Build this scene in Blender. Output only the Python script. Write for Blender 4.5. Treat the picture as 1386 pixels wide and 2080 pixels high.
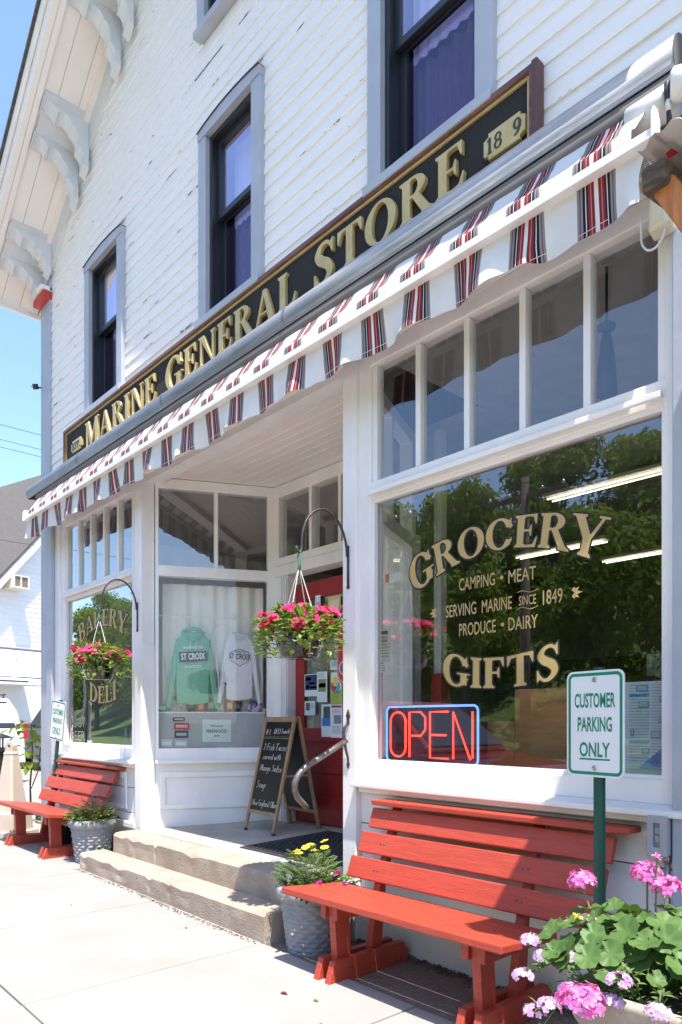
import bpy, bmesh, math, random
import numpy as np
from mathutils import Vector, Matrix
from mathutils.geometry import tessellate_polygon
R = math.radians
random.seed(7)
scene = bpy.context.scene
for o in list(bpy.data.objects):
    bpy.data.objects.remove(o, do_unlink=True)
COL = scene.collection

# ------------------------------------------------------------ camera
cam_d = bpy.data.cameras.new('camera')
cam = bpy.data.objects.new('camera', cam_d)
COL.objects.link(cam)
cam.location = (0.0, -2.96, 1.30)
cam.rotation_euler = (R(90), 0, R(48))          # level, looking along the shop front
cam_d.sensor_width = 36.0
cam_d.lens = 25.2
cam_d.shift_y = 0.2043                          # rising front: verticals stay vertical
cam_d.clip_start = 0.05
cam_d.clip_end = 2000
scene.camera = cam

# ------------------------------------------------------------ light
SUN = Vector((0.37, -0.15, 1.0)).normalized()   # towards the sun
world = bpy.data.worlds.new('World')
scene.world = world
world.use_nodes = True
wn = world.node_tree.nodes
wl_ = world.node_tree.links
wn.clear()
sky = wn.new('ShaderNodeTexSky')
sky.sky_type = 'NISHITA'
sky.sun_disc = False
sky.sun_elevation = math.asin(SUN.z)
sky.sun_rotation = math.atan2(SUN.x, SUN.y)
sky.air_density = 1.0
sky.dust_density = 1.0
sky.ozone_density = 4.5
bg = wn.new('ShaderNodeBackground')
bg.inputs['Strength'].default_value = 0.118
wo = wn.new('ShaderNodeOutputWorld')
wl_.new(sky.outputs[0], bg.inputs[0])
wl_.new(bg.outputs[0], wo.inputs[0])
sun_d = bpy.data.lights.new('sun', 'SUN')
sun_d.energy = 3.0
sun_d.angle = R(0.53)
sun_d.color = (1.0, 0.93, 0.845)
sun = bpy.data.objects.new('sun', sun_d)
COL.objects.link(sun)
sun.location = (6, -4, 14)
sun.rotation_euler = SUN.to_track_quat('Z', 'Y').to_euler()

scene.view_settings.view_transform = 'Standard'
scene.view_settings.look = 'None'
scene.view_settings.gamma = 1.0
scene.view_settings.use_curve_mapping = False
scene.view_settings.exposure = 1.82
scene.render.engine = 'CYCLES'
scene.cycles.max_bounces = 10
scene.cycles.diffuse_bounces = 4
scene.cycles.glossy_bounces = 4
scene.cycles.transparent_max_bounces = 24
scene.cycles.transmission_bounces = 4
scene.cycles.caustics_reflective = False
scene.cycles.caustics_refractive = False
scene.cycles.sample_clamp_indirect = 6.0
scene.cycles.use_denoising = True

# ------------------------------------------------------------ materials
def nodes_of(name):
    m = bpy.data.materials.new(name)
    m.use_nodes = True
    nt = m.node_tree
    nt.nodes.clear()
    out = nt.nodes.new('ShaderNodeOutputMaterial')
    return m, nt, out

def N(nt, kind, **kw):
    n = nt.nodes.new(kind)
    for k, v in kw.items():
        if k == 'ins':
            for a, b in v.items():
                n.inputs[a].default_value = b
        else:
            setattr(n, k, v)
    return n

def L(nt, a, b):
    nt.links.new(a, b)

def rgba(c):
    return (c[0], c[1], c[2], 1.0)

def mixc(nt, fac, a, b, blend='MIX'):
    n = nt.nodes.new('ShaderNodeMix')
    n.data_type = 'RGBA'
    n.blend_type = blend
    for sock, v in ((0, fac), (6, a), (7, b)):
        if hasattr(v, 'is_linked') or hasattr(v, 'links'):
            nt.links.new(v, n.inputs[sock])
        elif sock == 0:
            n.inputs[0].default_value = v
        else:
            n.inputs[sock].default_value = rgba(v)
    return n.outputs[2]

def coords(nt, stretch=(1, 1, 1), rnd=False):
    tc = nt.nodes.new('ShaderNodeTexCoord')
    mp = nt.nodes.new('ShaderNodeMapping')
    mp.inputs['Scale'].default_value = stretch
    nt.links.new(tc.outputs['Object'], mp.inputs['Vector'])
    if rnd:
        oi = nt.nodes.new('ShaderNodeObjectInfo')
        ml = N(nt, 'ShaderNodeMath', operation='MULTIPLY', ins={1: 37.0})
        nt.links.new(oi.outputs['Random'], ml.inputs[0])
        nt.links.new(ml.outputs[0], mp.inputs['Location'])
    return mp.outputs[0]

def noise(nt, vec, scale, detail=4, rough=0.55):
    n = nt.nodes.new('ShaderNodeTexNoise')
    n.inputs['Scale'].default_value = scale
    n.inputs['Detail'].default_value = detail
    n.inputs['Roughness'].default_value = rough
    nt.links.new(vec, n.inputs['Vector'])
    return n.outputs[0]

def ramp(nt, fac, stops, interp='LINEAR'):
    n = nt.nodes.new('ShaderNodeValToRGB')
    cr = n.color_ramp
    cr.interpolation = interp
    while len(cr.elements) < len(stops):
        cr.elements.new(0.5)
    for e, (p, c) in zip(cr.elements, stops):
        e.position = p
        e.color = rgba(c) if hasattr(c, '__len__') else (c, c, c, 1)
    nt.links.new(fac, n.inputs[0])
    return n.outputs[0]

def mat(name, col, rough=0.6, col2=None, scale=6.0, stretch=(1, 1, 1), lo=0.35, hi=0.65, bump=0.0,
        bscale=80.0, metal=0.0, spec=0.5, spots=None, sscale=30.0, sthr=0.68, rnd=False, coat=0.0):
    m, nt, out = nodes_of(name)
    b = nt.nodes.new('ShaderNodeBsdfPrincipled')
    b.inputs['Roughness'].default_value = rough
    b.inputs['Metallic'].default_value = metal
    b.inputs['Specular IOR Level'].default_value = spec
    b.inputs['Coat Weight'].default_value = coat
    vec = coords(nt, stretch, rnd)
    if col2 is None:
        col2 = tuple(c * 0.88 for c in col)
    f = ramp(nt, noise(nt, vec, scale), [(lo, 0.0), (hi, 1.0)])
    c = mixc(nt, f, col, col2)
    if spots is not None:
        s = ramp(nt, noise(nt, vec, sscale, 6, 0.65), [(sthr, 0.0), (sthr + 0.04, 1.0)])
        c = mixc(nt, s, c, spots)
    L(nt, c, b.inputs['Base Color'])
    if bump:
        bp = nt.nodes.new('ShaderNodeBump')
        bp.inputs['Strength'].default_value = bump
        bp.inputs['Distance'].default_value = 0.01
        L(nt, noise(nt, vec, bscale, 5), bp.inputs['Height'])
        L(nt, bp.outputs[0], b.inputs['Normal'])
    L(nt, b.outputs[0], out.inputs[0])
    return m

def leafmat(name, c1, c2, c3=None, trans=0.35, scale=9.0):
    m, nt, out = nodes_of(name)
    vec = coords(nt)
    f = ramp(nt, noise(nt, vec, scale, 3), [(0.35, 0.0), (0.65, 1.0)])
    c = mixc(nt, f, c1, c2)
    if c3:
        f2 = ramp(nt, noise(nt, vec, scale * 4.1, 2), [(0.56, 0.0), (0.62, 1.0)])
        c = mixc(nt, f2, c, c3)
    d = N(nt, 'ShaderNodeBsdfPrincipled', ins={'Roughness': 0.5, 'Specular IOR Level': 0.35})
    t = N(nt, 'ShaderNodeBsdfTranslucent')
    L(nt, c, d.inputs['Base Color'])
    c2_ = mixc(nt, 1.0, c, (1.0, 0.95, 0.55), 'MULTIPLY')
    L(nt, c2_, t.inputs['Color'])
    x = N(nt, 'ShaderNodeMixShader', ins={0: trans})
    L(nt, d.outputs[0], x.inputs[1])
    L(nt, t.outputs[0], x.inputs[2])
    L(nt, x.outputs[0], out.inputs[0])
    return m

def glassmat(name, tint=(0.93, 0.95, 0.94), gain=1.8, rtint=(1, 1, 1), wob=0.0):
    m, nt, out = nodes_of(name)
    tr = N(nt, 'ShaderNodeBsdfTransparent')
    tr.inputs[0].default_value = rgba(tint)
    tr2 = N(nt, 'ShaderNodeBsdfTransparent')
    gl = N(nt, 'ShaderNodeBsdfGlossy', ins={'Roughness': 0.0})
    gl.inputs[0].default_value = rgba(rtint)
    fr = N(nt, 'ShaderNodeFresnel', ins={'IOR': 1.5})
    mu = N(nt, 'ShaderNodeMath', operation='MULTIPLY', use_clamp=True, ins={1: gain})
    L(nt, fr.outputs[0], mu.inputs[0])
    if wob:
        bp = N(nt, 'ShaderNodeBump', ins={'Strength': wob, 'Distance': 0.02})
        L(nt, noise(nt, coords(nt), 2.2, 1), bp.inputs['Height'])
        L(nt, bp.outputs[0], gl.inputs['Normal'])
    mx = N(nt, 'ShaderNodeMixShader')
    L(nt, mu.outputs[0], mx.inputs[0])
    L(nt, tr.outputs[0], mx.inputs[1])
    L(nt, gl.outputs[0], mx.inputs[2])
    geo = N(nt, 'ShaderNodeNewGeometry')
    mb = N(nt, 'ShaderNodeMixShader')
    L(nt, geo.outputs['Backfacing'], mb.inputs[0])
    L(nt, mx.outputs[0], mb.inputs[1])
    L(nt, tr2.outputs[0], mb.inputs[2])
    L(nt, mb.outputs[0], out.inputs[0])
    return m

def emitmat(name, col, strength):
    m, nt, out = nodes_of(name)
    e = N(nt, 'ShaderNodeEmission', ins={'Strength': strength})
    e.inputs[0].default_value = rgba(col)
    L(nt, e.outputs[0], out.inputs[0])
    return m

def clapmat(name, col, z0, exp_):
    """white house paint, cracked and lifted along the lower edge of each board, with bounce light painted there in cream"""
    m, nt, out = nodes_of(name)
    b = N(nt, 'ShaderNodeBsdfPrincipled', ins={'Roughness': 0.55})
    vec = coords(nt)
    sep = N(nt, 'ShaderNodeSeparateXYZ')
    L(nt, vec, sep.inputs[0])
    s1 = N(nt, 'ShaderNodeMath', operation='SUBTRACT', ins={1: z0})
    L(nt, sep.outputs[2], s1.inputs[0])
    s2 = N(nt, 'ShaderNodeMath', operation='DIVIDE', ins={1: exp_})
    L(nt, s1.outputs[0], s2.inputs[0])
    s3 = N(nt, 'ShaderNodeMath', operation='FRACT')
    L(nt, s2.outputs[0], s3.inputs[0])
    wob = noise(nt, coords(nt, (3, 1, 8)), 5.0, 5, 0.7)
    edge = N(nt, 'ShaderNodeMath', operation='SUBTRACT')
    w2 = N(nt, 'ShaderNodeMath', operation='MULTIPLY', ins={1: 0.30})
    L(nt, wob, w2.inputs[0])
    L(nt, w2.outputs[0], edge.inputs[0])
    L(nt, s3.outputs[0], edge.inputs[1])
    near = ramp(nt, edge.outputs[0], [(0.02, 0.0), (0.06, 1.0)])
    patch = ramp(nt, noise(nt, coords(nt, (1.0, 1, 2.5)), 2.3, 6, 0.72), [(0.585, 0.0), (0.62, 1.0)])
    bounce_edge = ramp(nt, s3.outputs[0], [(0.07, 1.0), (0.10, 0.0)])
    fac = N(nt, 'ShaderNodeMath', operation='MULTIPLY')
    L(nt, near, fac.inputs[0])
    L(nt, patch, fac.inputs[1])
    c0 = mixc(nt, ramp(nt, noise(nt, coords(nt, (0.6, 1, 6)), 3.0, 5), [(0.3, 0.0), (0.7, 1.0)]), col, tuple(k * 0.93 for k in col))
    chip = ramp(nt, noise(nt, coords(nt, (1.2, 1, 3)), 14.0, 6, 0.7), [(0.71, 0.0), (0.735, 1.0)])
    c0 = mixc(nt, chip, c0, (0.50, 0.46, 0.40))
    c0 = mixc(nt, bounce_edge, c0, (0.86, 0.80, 0.70))  # warm bounce light from the pavement painted as a cream lower edge
    c1 = mixc(nt, fac.outputs[0], c0, (0.16, 0.115, 0.08))
    L(nt, c1, b.inputs['Base Color'])
    bp = N(nt, 'ShaderNodeBump', ins={'Strength': 0.25, 'Distance': 0.004})
    L(nt, noise(nt, coords(nt, (0.7, 1, 5)), 25.0, 5), bp.inputs['Height'])
    L(nt, bp.outputs[0], b.inputs['Normal'])
    L(nt, b.outputs[0], out.inputs[0])
    return m

def stripemat(name):
    """woven awning stripes, period 0.32 m along the front"""
    m, nt, out = nodes_of(name)
    vec = coords(nt)
    sep = N(nt, 'ShaderNodeSeparateXYZ')
    L(nt, vec, sep.inputs[0])
    d = N(nt, 'ShaderNodeMath', operation='DIVIDE', ins={1: 0.318})
    a = N(nt, 'ShaderNodeMath', operation='ADD', ins={1: 100.3})
    fr = N(nt, 'ShaderNodeMath', operation='FRACT')
    L(nt, sep.outputs[0], d.inputs[0]); L(nt, d.outputs[0], a.inputs[0]); L(nt, a.outputs[0], fr.inputs[0])
    W = (0.72, 0.72, 0.72); G = (0.26, 0.24, 0.25); K = (0.016, 0.016, 0.022); RD = (0.25, 0.022, 0.03); MR = (0.13, 0.025, 0.045); PK = (0.42, 0.25, 0.26)
    half = [(0.0, G), (0.028, MR), (0.040, G), (0.066, K), (0.098, W), (0.108, K), (0.128, RD), (0.158, PK), (0.166, RD), (0.200, W)]
    stops = list(half)
    cols = [c for _, c in half]
    edges = [p for p, _ in half] + [0.25]
    # mirror image of the first half about the white middle band
    for i in range(len(half) - 2, -1, -1):
        stops.append((0.45 - edges[i + 1] + 0.0, cols[i]))
    stops.append((0.45, W))
    c = ramp(nt, fr.outputs[0], [(p_ * 1.155, c_) for p_, c_ in stops], 'CONSTANT')
    wv = noise(nt, coords(nt), 7.0, 4)
    c = mixc(nt, ramp(nt, wv, [(0.3, 0.0), (0.7, 0.25)]), c, (0.62, 0.60, 0.58), 'MULTIPLY')
    b = N(nt, 'ShaderNodeBsdfPrincipled', ins={'Roughness': 0.8, 'Specular IOR Level': 0.2})
    t = N(nt, 'ShaderNodeBsdfTranslucent')
    L(nt, c, b.inputs['Base Color']); L(nt, c, t.inputs['Color'])
    x = N(nt, 'ShaderNodeMixShader', ins={0: 0.08})
    L(nt, b.outputs[0], x.inputs[1]); L(nt, t.outputs[0], x.inputs[2]); L(nt, x.outputs[0], out.inputs[0])
    return m

def flagmat(name, sx, sz, x0, z0):
    """stripes and a blue canton in object space (x across, z up)"""
    m, nt, out = nodes_of(name)
    vec = coords(nt)
    sep = N(nt, 'ShaderNodeSeparateXYZ'); L(nt, vec, sep.inputs[0])
    def lin(sock, off, k):
        a = N(nt, 'ShaderNodeMath', operation='SUBTRACT', ins={1: off}); L(nt, sock, a.inputs[0])
        b_ = N(nt, 'ShaderNodeMath', operation='DIVIDE', ins={1: k}); L(nt, a.outputs[0], b_.inputs[0])
        return b_.outputs[0]
    u = lin(sep.outputs[0], x0, sx); v = lin(sep.outputs[2], z0, sz)
    k = N(nt, 'ShaderNodeMath', operation='MULTIPLY', ins={1: 6.5}); L(nt, v, k.inputs[0])
    fr = N(nt, 'ShaderNodeMath', operation='FRACT'); L(nt, k.outputs[0], fr.inputs[0])
    st = ramp(nt, fr.outputs[0], [(0.0, (0.5, 0.05, 0.07)), (0.5, (0.75, 0.74, 0.72))], 'CONSTANT')
    cu = ramp(nt, u, [(0.0, 1.0), (0.42, 0.0)], 'CONSTANT'); cv = ramp(nt, v, [(0.0, 0.0), (0.46, 1.0)], 'CONSTANT')
    cm = N(nt, 'ShaderNodeMath', operation='MULTIPLY'); L(nt, cu, cm.inputs[0]); L(nt, cv, cm.inputs[1])
    c = mixc(nt, cm.outputs[0], st, (0.03, 0.04, 0.14))
    b = N(nt, 'ShaderNodeBsdfPrincipled', ins={'Roughness': 0.8}); L(nt, c, b.inputs['Base Color']); L(nt, b.outputs[0], out.inputs[0])
    return m

M = {}
WHITE = (0.86, 0.83, 0.81)
EXPO = 0.105
SID_Z0 = 3.60
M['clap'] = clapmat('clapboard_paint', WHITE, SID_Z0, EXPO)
M['white'] = mat('white_trim_paint', WHITE, 0.5, (0.74, 0.735, 0.72), 3.0, (1, 1, 0.5), bump=0.15, bscale=40, spots=(0.42, 0.36, 0.28), sscale=22, sthr=0.735)
M['white_worn'] = mat('worn_white_paint', (0.81, 0.79, 0.775), 0.55, (0.74, 0.715, 0.69), 2.5, (1, 1, 1), bump=0.2, bscale=30, spots=(0.33, 0.27, 0.2), sscale=16, sthr=0.70)
M['cream'] = mat('soffit_paint', (0.86, 0.80, 0.755), 0.6, (0.81, 0.75, 0.705), 2.0, spots=(0.45, 0.38, 0.28), sscale=9, sthr=0.76)
M['trim'] = mat('grey_blue_trim_paint', (0.40, 0.43, 0.49), 0.5, (0.36, 0.385, 0.44), 4.0, bump=0.2, bscale=35, spots=(0.70, 0.70, 0.70), sscale=20, sthr=0.74)
M['wtrim'] = mat('bracket_paint', (0.66, 0.67, 0.69), 0.55, (0.60, 0.61, 0.63), 4.0, spots=(0.42, 0.36, 0.28), sscale=14, sthr=0.76)
M['dark_line'] = mat('dark_gap', (0.05, 0.045, 0.04), 0.9)
M['red_trim'] = mat('red_trim_paint', (0.50, 0.045, 0.035), 0.5, spots=(0.6, 0.5, 0.45), sscale=18, sthr=0.74)
M['roof'] = mat('asphalt_shingle', (0.07, 0.065, 0.06), 0.95, (0.12, 0.11, 0.10), 25, bump=0.5, bscale=120)
M['sash'] = mat('dark_sash', (0.018, 0.022, 0.028), 0.35)
M['glass'] = glassmat('shop_glass', gain=4.2)
M['glass_disp'] = glassmat('display_glass', (0.97, 0.975, 0.97), gain=1.15)
M['glass_old'] = glassmat('old_wavy_glass', gain=3.0, wob=0.04)
M['glass_up'] = glassmat('upstairs_glass', (0.92, 0.92, 0.95), 4.5, (0.94, 0.86, 1.0))
M['glass_low'] = glassmat('screened_glass', (0.62, 0.58, 0.68), 1.6, (0.85, 0.72, 1.0))
M['screen'] = mat('insect_screen', (0.03, 0.028, 0.045), 0.6)
M['curtain_lav'] = mat('lavender_blind', (0.74, 0.69, 0.88), 0.9, (0.67, 0.62, 0.82), 5, (6, 1, 0.3))
M['curtain_pur'] = mat('purple_curtain', (0.20, 0.17, 0.28), 0.9, (0.15, 0.125, 0.21), 9, (8, 1, 1.2))
M['curtain'] = mat('cream_curtain', (0.88, 0.85, 0.77), 0.9, (0.80, 0.77, 0.69), 6, (4, 4, 0.4))
M['signblack'] = mat('smalts_black', (0.012, 0.012, 0.013), 0.85, (0.025, 0.025, 0.026), 200, bump=0.8, bscale=220)
M['signwood'] = mat('brown_sign_frame', (0.21, 0.095, 0.06), 0.5, (0.11, 0.04, 0.025), 4, (1, 8, 8))
M['signmaroon'] = mat('maroon_end_paint', (0.10, 0.035, 0.032), 0.5)
M['gold'] = mat('gold_leaf', (0.60, 0.46, 0.20), 0.38, (0.50, 0.37, 0.15), 12, metal=0.25, bump=0.1)
M['goldflat'] = mat('gold_vinyl', (0.47, 0.34, 0.13), 0.5, (0.43, 0.30, 0.11), 8)
M['ink'] = mat('black_ink', (0.012, 0.013, 0.012), 0.6)
M['darkgreen_ink'] = mat('dark_number_paint', (0.03, 0.05, 0.045), 0.6)
M['galv'] = mat('galvanized_steel', (0.36, 0.36, 0.36), 0.55, (0.26, 0.26, 0.265), 7, (0.5, 3, 3), metal=0.85, bump=0.1, bscale=30)
M['awnbar'] = mat('white_aluminium', (0.78, 0.77, 0.76), 0.4, (0.72, 0.70, 0.69), 4)
M['awnunder'] = mat('dark_awning_back', (0.14, 0.13, 0.125), 0.8)
M['stripes'] = stripemat('awning_stripes')
M['concrete'] = mat('worn_step_concrete', (0.40, 0.325, 0.26), 0.9, (0.31, 0.245, 0.19), 5, bump=0.5, bscale=70, spots=(0.20, 0.165, 0.135), sscale=26, sthr=0.63)
M['porch'] = mat('porch_concrete', (0.40, 0.365, 0.325), 0.9, (0.31, 0.28, 0.25), 3.5, bump=0.4, bscale=60, spots=(0.16, 0.14, 0.12), sscale=12, sthr=0.68)
M['walk'] = mat('pale_sidewalk', (0.305, 0.287, 0.270), 0.9, (0.262, 0.244, 0.226), 1.6, bump=0.4, bscale=170, spots=(0.20, 0.18, 0.155), sscale=13, sthr=0.71, rnd=True)
M['apron'] = mat('old_aggregate', (0.26, 0.215, 0.17), 0.95, (0.17, 0.14, 0.11), 60, bump=0.9, bscale=160, spots=(0.40, 0.35, 0.29), sscale=90, sthr=0.66)
M['asphalt'] = mat('bleached_street', (0.50, 0.465, 0.42), 0.95, (0.42, 0.39, 0.35), 4, bump=0.5, bscale=140)
M['lot'] = mat('sunbleached_lot', (0.32, 0.295, 0.27), 0.95, (0.26, 0.24, 0.22), 1.2, bump=0.4, bscale=60)
M['dirt'] = mat('dirt_litter', (0.10, 0.075, 0.05), 0.95, (0.17, 0.13, 0.085), 40, bump=1.0, bscale=90)
M['grass'] = mat('lawn', (0.07, 0.12, 0.025), 0.95, (0.05, 0.09, 0.02), 2.0, bump=0.6, bscale=30)
M['kerb'] = mat('kerb_concrete', (0.42, 0.40, 0.37), 0.9, (0.35, 0.33, 0.30), 4, bump=0.3)
M['paintline'] = mat('road_paint', (0.72, 0.71, 0.68), 0.8, (0.55, 0.54, 0.52), 9)
M['bench'] = mat('red_bench_paint', (0.43, 0.060, 0.031), 0.45, (0.355, 0.046, 0.025), 5, (1.2, 14, 14), bump=0.3, bscale=22, spots=(0.52, 0.22, 0.15), sscale=20, sthr=0.745, rnd=True)
M['pot'] = mat('grey_resin_pot', (0.29, 0.295, 0.315), 0.8, (0.24, 0.25, 0.27), 8, bump=0.2)
M['soil'] = mat('potting_soil', (0.05, 0.035, 0.025), 0.95, (0.08, 0.06, 0.04), 50, bump=0.8)
M['stone'] = mat('beige_cast_planter', (0.40, 0.345, 0.28), 0.85, (0.33, 0.285, 0.23), 6, (1, 1, 0.35), bump=0.6, bscale=26, spots=(0.50, 0.46, 0.40), sscale=18, sthr=0.66)
M['iron'] = mat('black_iron', (0.022, 0.022, 0.024), 0.5, (0.04, 0.038, 0.036), 12, bump=0.2)
M['iron_worn'] = mat('worn_iron_rail', (0.17, 0.165, 0.16), 0.45, (0.10, 0.085, 0.075), 9, metal=0.5, spots=(0.34, 0.29, 0.24), sscale=14, sthr=0.62)
M['woodrail'] = mat('weathered_wood', (0.24, 0.18, 0.13), 0.7, (0.34, 0.28, 0.22), 7, (1, 1, 1), bump=0.4)
M['easel'] = mat('pine_frame', (0.36, 0.215, 0.115), 0.55, (0.27, 0.155, 0.08), 6, (4, 4, 0.6), bump=0.1)
M['board'] = mat('chalkboard', (0.010, 0.011, 0.010), 0.3, (0.016, 0.018, 0.016), 3, spec=0.2)
M['boardback'] = mat('chalkboard_back', (0.022, 0.021, 0.022), 0.5)
M['chalk'] = mat('white_marker', (0.80, 0.80, 0.78), 0.8)
M['chalkgreen'] = mat('green_marker', (0.10, 0.50, 0.30), 0.8)
M['chalkred'] = mat('red_marker', (0.62, 0.16, 0.14), 0.8)
M['mat_rub'] = mat('rubber_mat', (0.022, 0.022, 0.024), 0.75, (0.04, 0.04, 0.042), 20)
M['door'] = mat('red_door_paint', (0.33, 0.022, 0.020), 0.45, (0.28, 0.018, 0.016), 4, bump=0.1)
M['panelcurt'] = mat('striped_door_curtain', (0.40, 0.37, 0.27), 0.9, (0.22, 0.21, 0.16), 10, (9, 1, 0.15))
M['paper'] = mat('white_paper', (0.76, 0.77, 0.78), 0.8, (0.72, 0.73, 0.74), 3)
M['signwhite'] = mat('reflective_sign_white', (0.72, 0.735, 0.745), 0.35, (0.69, 0.70, 0.71), 6, spots=(0.5, 0.5, 0.5), sscale=40, sthr=0.78)
M['signgreen'] = mat('sign_green', (0.0, 0.225, 0.125), 0.4)
M['postgreen'] = mat('green_post_enamel', (0.0, 0.075, 0.052), 0.4, (0.0, 0.06, 0.04), 8, spots=(0.4, 0.45, 0.42), sscale=40, sthr=0.77)
M['bolt'] = mat('zinc_bolt', (0.45, 0.45, 0.46), 0.35, metal=0.9)
M['greybox'] = mat('grey_outlet_box', (0.36, 0.37, 0.40), 0.4, (0.33, 0.34, 0.37), 4)
M['conduit'] = mat('conduit', (0.42, 0.44, 0.47), 0.35, metal=0.6)
M['timber'] = mat('charred_timber', (0.17, 0.12, 0.08), 0.8, (0.045, 0.035, 0.03), 7, (1, 5, 5), bump=0.8, bscale=30)
M['cedar'] = mat('orange_cedar', (0.52, 0.20, 0.055), 0.5, (0.34, 0.11, 0.03), 7, (5, 5, 0.7), bump=0.3, bscale=20)
M['tanbox'] = mat('tan_box', (0.40, 0.31, 0.21), 0.6)
M['cream_plastic'] = mat('cream_plastic', (0.72, 0.67, 0.52), 0.4)
M['white_plastic'] = mat('white_plastic', (0.78, 0.77, 0.74), 0.35)
M['corr'] = mat('corrugated_steel', (0.34, 0.32, 0.30), 0.5, (0.22, 0.19, 0.17), 6, metal=0.6)
M['red_plastic'] = mat('red_tag', (0.50, 0.02, 0.025), 0.4)
M['black_plastic'] = mat('black_plastic', (0.02, 0.02, 0.022), 0.45)
M['conepl'] = mat('beige_plastic', (0.50, 0.43, 0.345), 0.6, (0.45, 0.385, 0.31), 4)
M['brownpot'] = mat('brown_pot', (0.055, 0.035, 0.03), 0.6)
M['interior_wall'] = mat('shop_wall', (0.34, 0.33, 0.30), 0.9)
M['interior_ceiling'] = mat('shop_ceiling', (0.42, 0.42, 0.42), 0.9)
M['interior_floor'] = mat('shop_floor', (0.12, 0.085, 0.055), 0.5, (0.09, 0.06, 0.04), 5, (1, 9, 1))
M['shelfdark'] = mat('dark_shelving', (0.06, 0.05, 0.045), 0.7)
M['plywood'] = mat('varnished_panel', (0.58, 0.27, 0.11), 0.35, (0.42, 0.17, 0.065), 3, (1.0, 1, 7), bump=0.05)
M['tube'] = emitmat('fluorescent_tube', (1.0, 0.84, 0.60), 1.3)
M['neon_red'] = emitmat('neon_red', (1.0, 0.075, 0.045), 0.85)
M['neon_blue'] = emitmat('neon_blue', (0.22, 0.42, 1.0), 0.55)
M['green_fab'] = mat('green_heather', (0.20, 0.48, 0.32), 0.95, (0.17, 0.42, 0.28), 90, (1, 1, 0.4), bump=0.2, bscale=150)
M['grey_fab'] = mat('ash_heather', (0.70, 0.70, 0.72), 0.95, (0.63, 0.63, 0.66), 90, (1, 1, 0.4), bump=0.2, bscale=150)
M['navy'] = mat('navy_print', (0.02, 0.028, 0.05), 0.8)
M['leaf'] = leafmat('leaf_green', (0.075, 0.16, 0.022), (0.14, 0.24, 0.04))
M['leaf_var'] = leafmat('variegated_leaf', (0.10, 0.22, 0.03), (0.20, 0.32, 0.045), (0.55, 0.58, 0.36), scale=14)
M['leaf_ger'] = leafmat('geranium_leaf', (0.085, 0.165, 0.04), (0.12, 0.22, 0.06), scale=12)
M['leaf_grey'] = leafmat('feathery_leaf', (0.12, 0.20, 0.06), (0.20, 0.28, 0.10), scale=14)
M['leaf_red'] = leafmat('coral_leaf', (0.16, 0.04, 0.02), (0.10, 0.075, 0.03), scale=16)
M['leaf_tree'] = leafmat('tree_leaf', (0.13, 0.22, 0.03), (0.20, 0.29, 0.045), trans=0.62, scale=0.5)
M['leaf_tree2'] = leafmat('spring_leaf', (0.19, 0.27, 0.032), (0.26, 0.33, 0.05), trans=0.62, scale=0.5)
M['bark'] = mat('bark', (0.10, 0.08, 0.06), 0.95, (0.06, 0.05, 0.04), 8, (1, 1, 0.2), bump=0.9, bscale=20)
M['pink'] = leafmat('impatiens_pink', (0.78, 0.02, 0.15), (0.80, 0.06, 0.20), trans=0.25, scale=30)
M['gerpink'] = leafmat('geranium_pink', (0.72, 0.12, 0.50), (0.80, 0.30, 0.62), trans=0.3, scale=40)
M['verbena'] = leafmat('verbena_lilac', (0.72, 0.52, 0.78), (0.58, 0.34, 0.70), trans=0.3, scale=40)
M['yellow'] = leafmat('daisy_yellow', (0.78, 0.56, 0.03), (0.80, 0.64, 0.08), trans=0.2, scale=20)
M['magenta'] = leafmat('petunia_magenta', (0.62, 0.01, 0.30), (0.35, 0.02, 0.22), trans=0.25, scale=20)
M['purple'] = leafmat('alyssum_purple', (0.20, 0.05, 0.20), (0.32, 0.12, 0.30), trans=0.2, scale=20)
M['stem'] = mat('stem', (0.22, 0.16, 0.08), 0.7, (0.14, 0.16, 0.05), 9)
M['basket'] = glassmat('smoky_basket_plastic', (0.20, 0.28, 0.22), 1.5)
M['string'] = mat('white_string', (0.72, 0.74, 0.68), 0.7)
M['greenplastic'] = mat('green_hanger', (0.05, 0.20, 0.11), 0.4)
M['carwhite'] = mat('white_car_paint', (0.78, 0.78, 0.78), 0.25, coat=0.6)
M['carred'] = mat('maroon_car_paint', (0.22, 0.012, 0.018), 0.25, coat=0.8)
M['carglass'] = mat('car_glass', (0.015, 0.018, 0.02), 0.05, spec=0.8)
M['tyre'] = mat('tyre', (0.02, 0.02, 0.02), 0.85)
M['chrome'] = mat('chrome', (0.6, 0.6, 0.6), 0.15, metal=1.0)
M['redlens'] = mat('red_lens', (0.5, 0.01, 0.012), 0.15, coat=0.5)
M['utility'] = mat('creosoted_pole', (0.11, 0.085, 0.065), 0.9)
M['wire'] = mat('wire', (0.03, 0.03, 0.032), 0.6)
def flat(name, c):
    if name not in M:
        M[name] = mat(name, c, 0.7, tuple(k * 0.92 for k in c), 10)
    return M[name]

# ------------------------------------------------------------ geometry helpers
def root_loc(o):
    v = Vector((0, 0, 0))
    while o is not None:
        v += o.location
        o = o.parent
    return v

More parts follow.
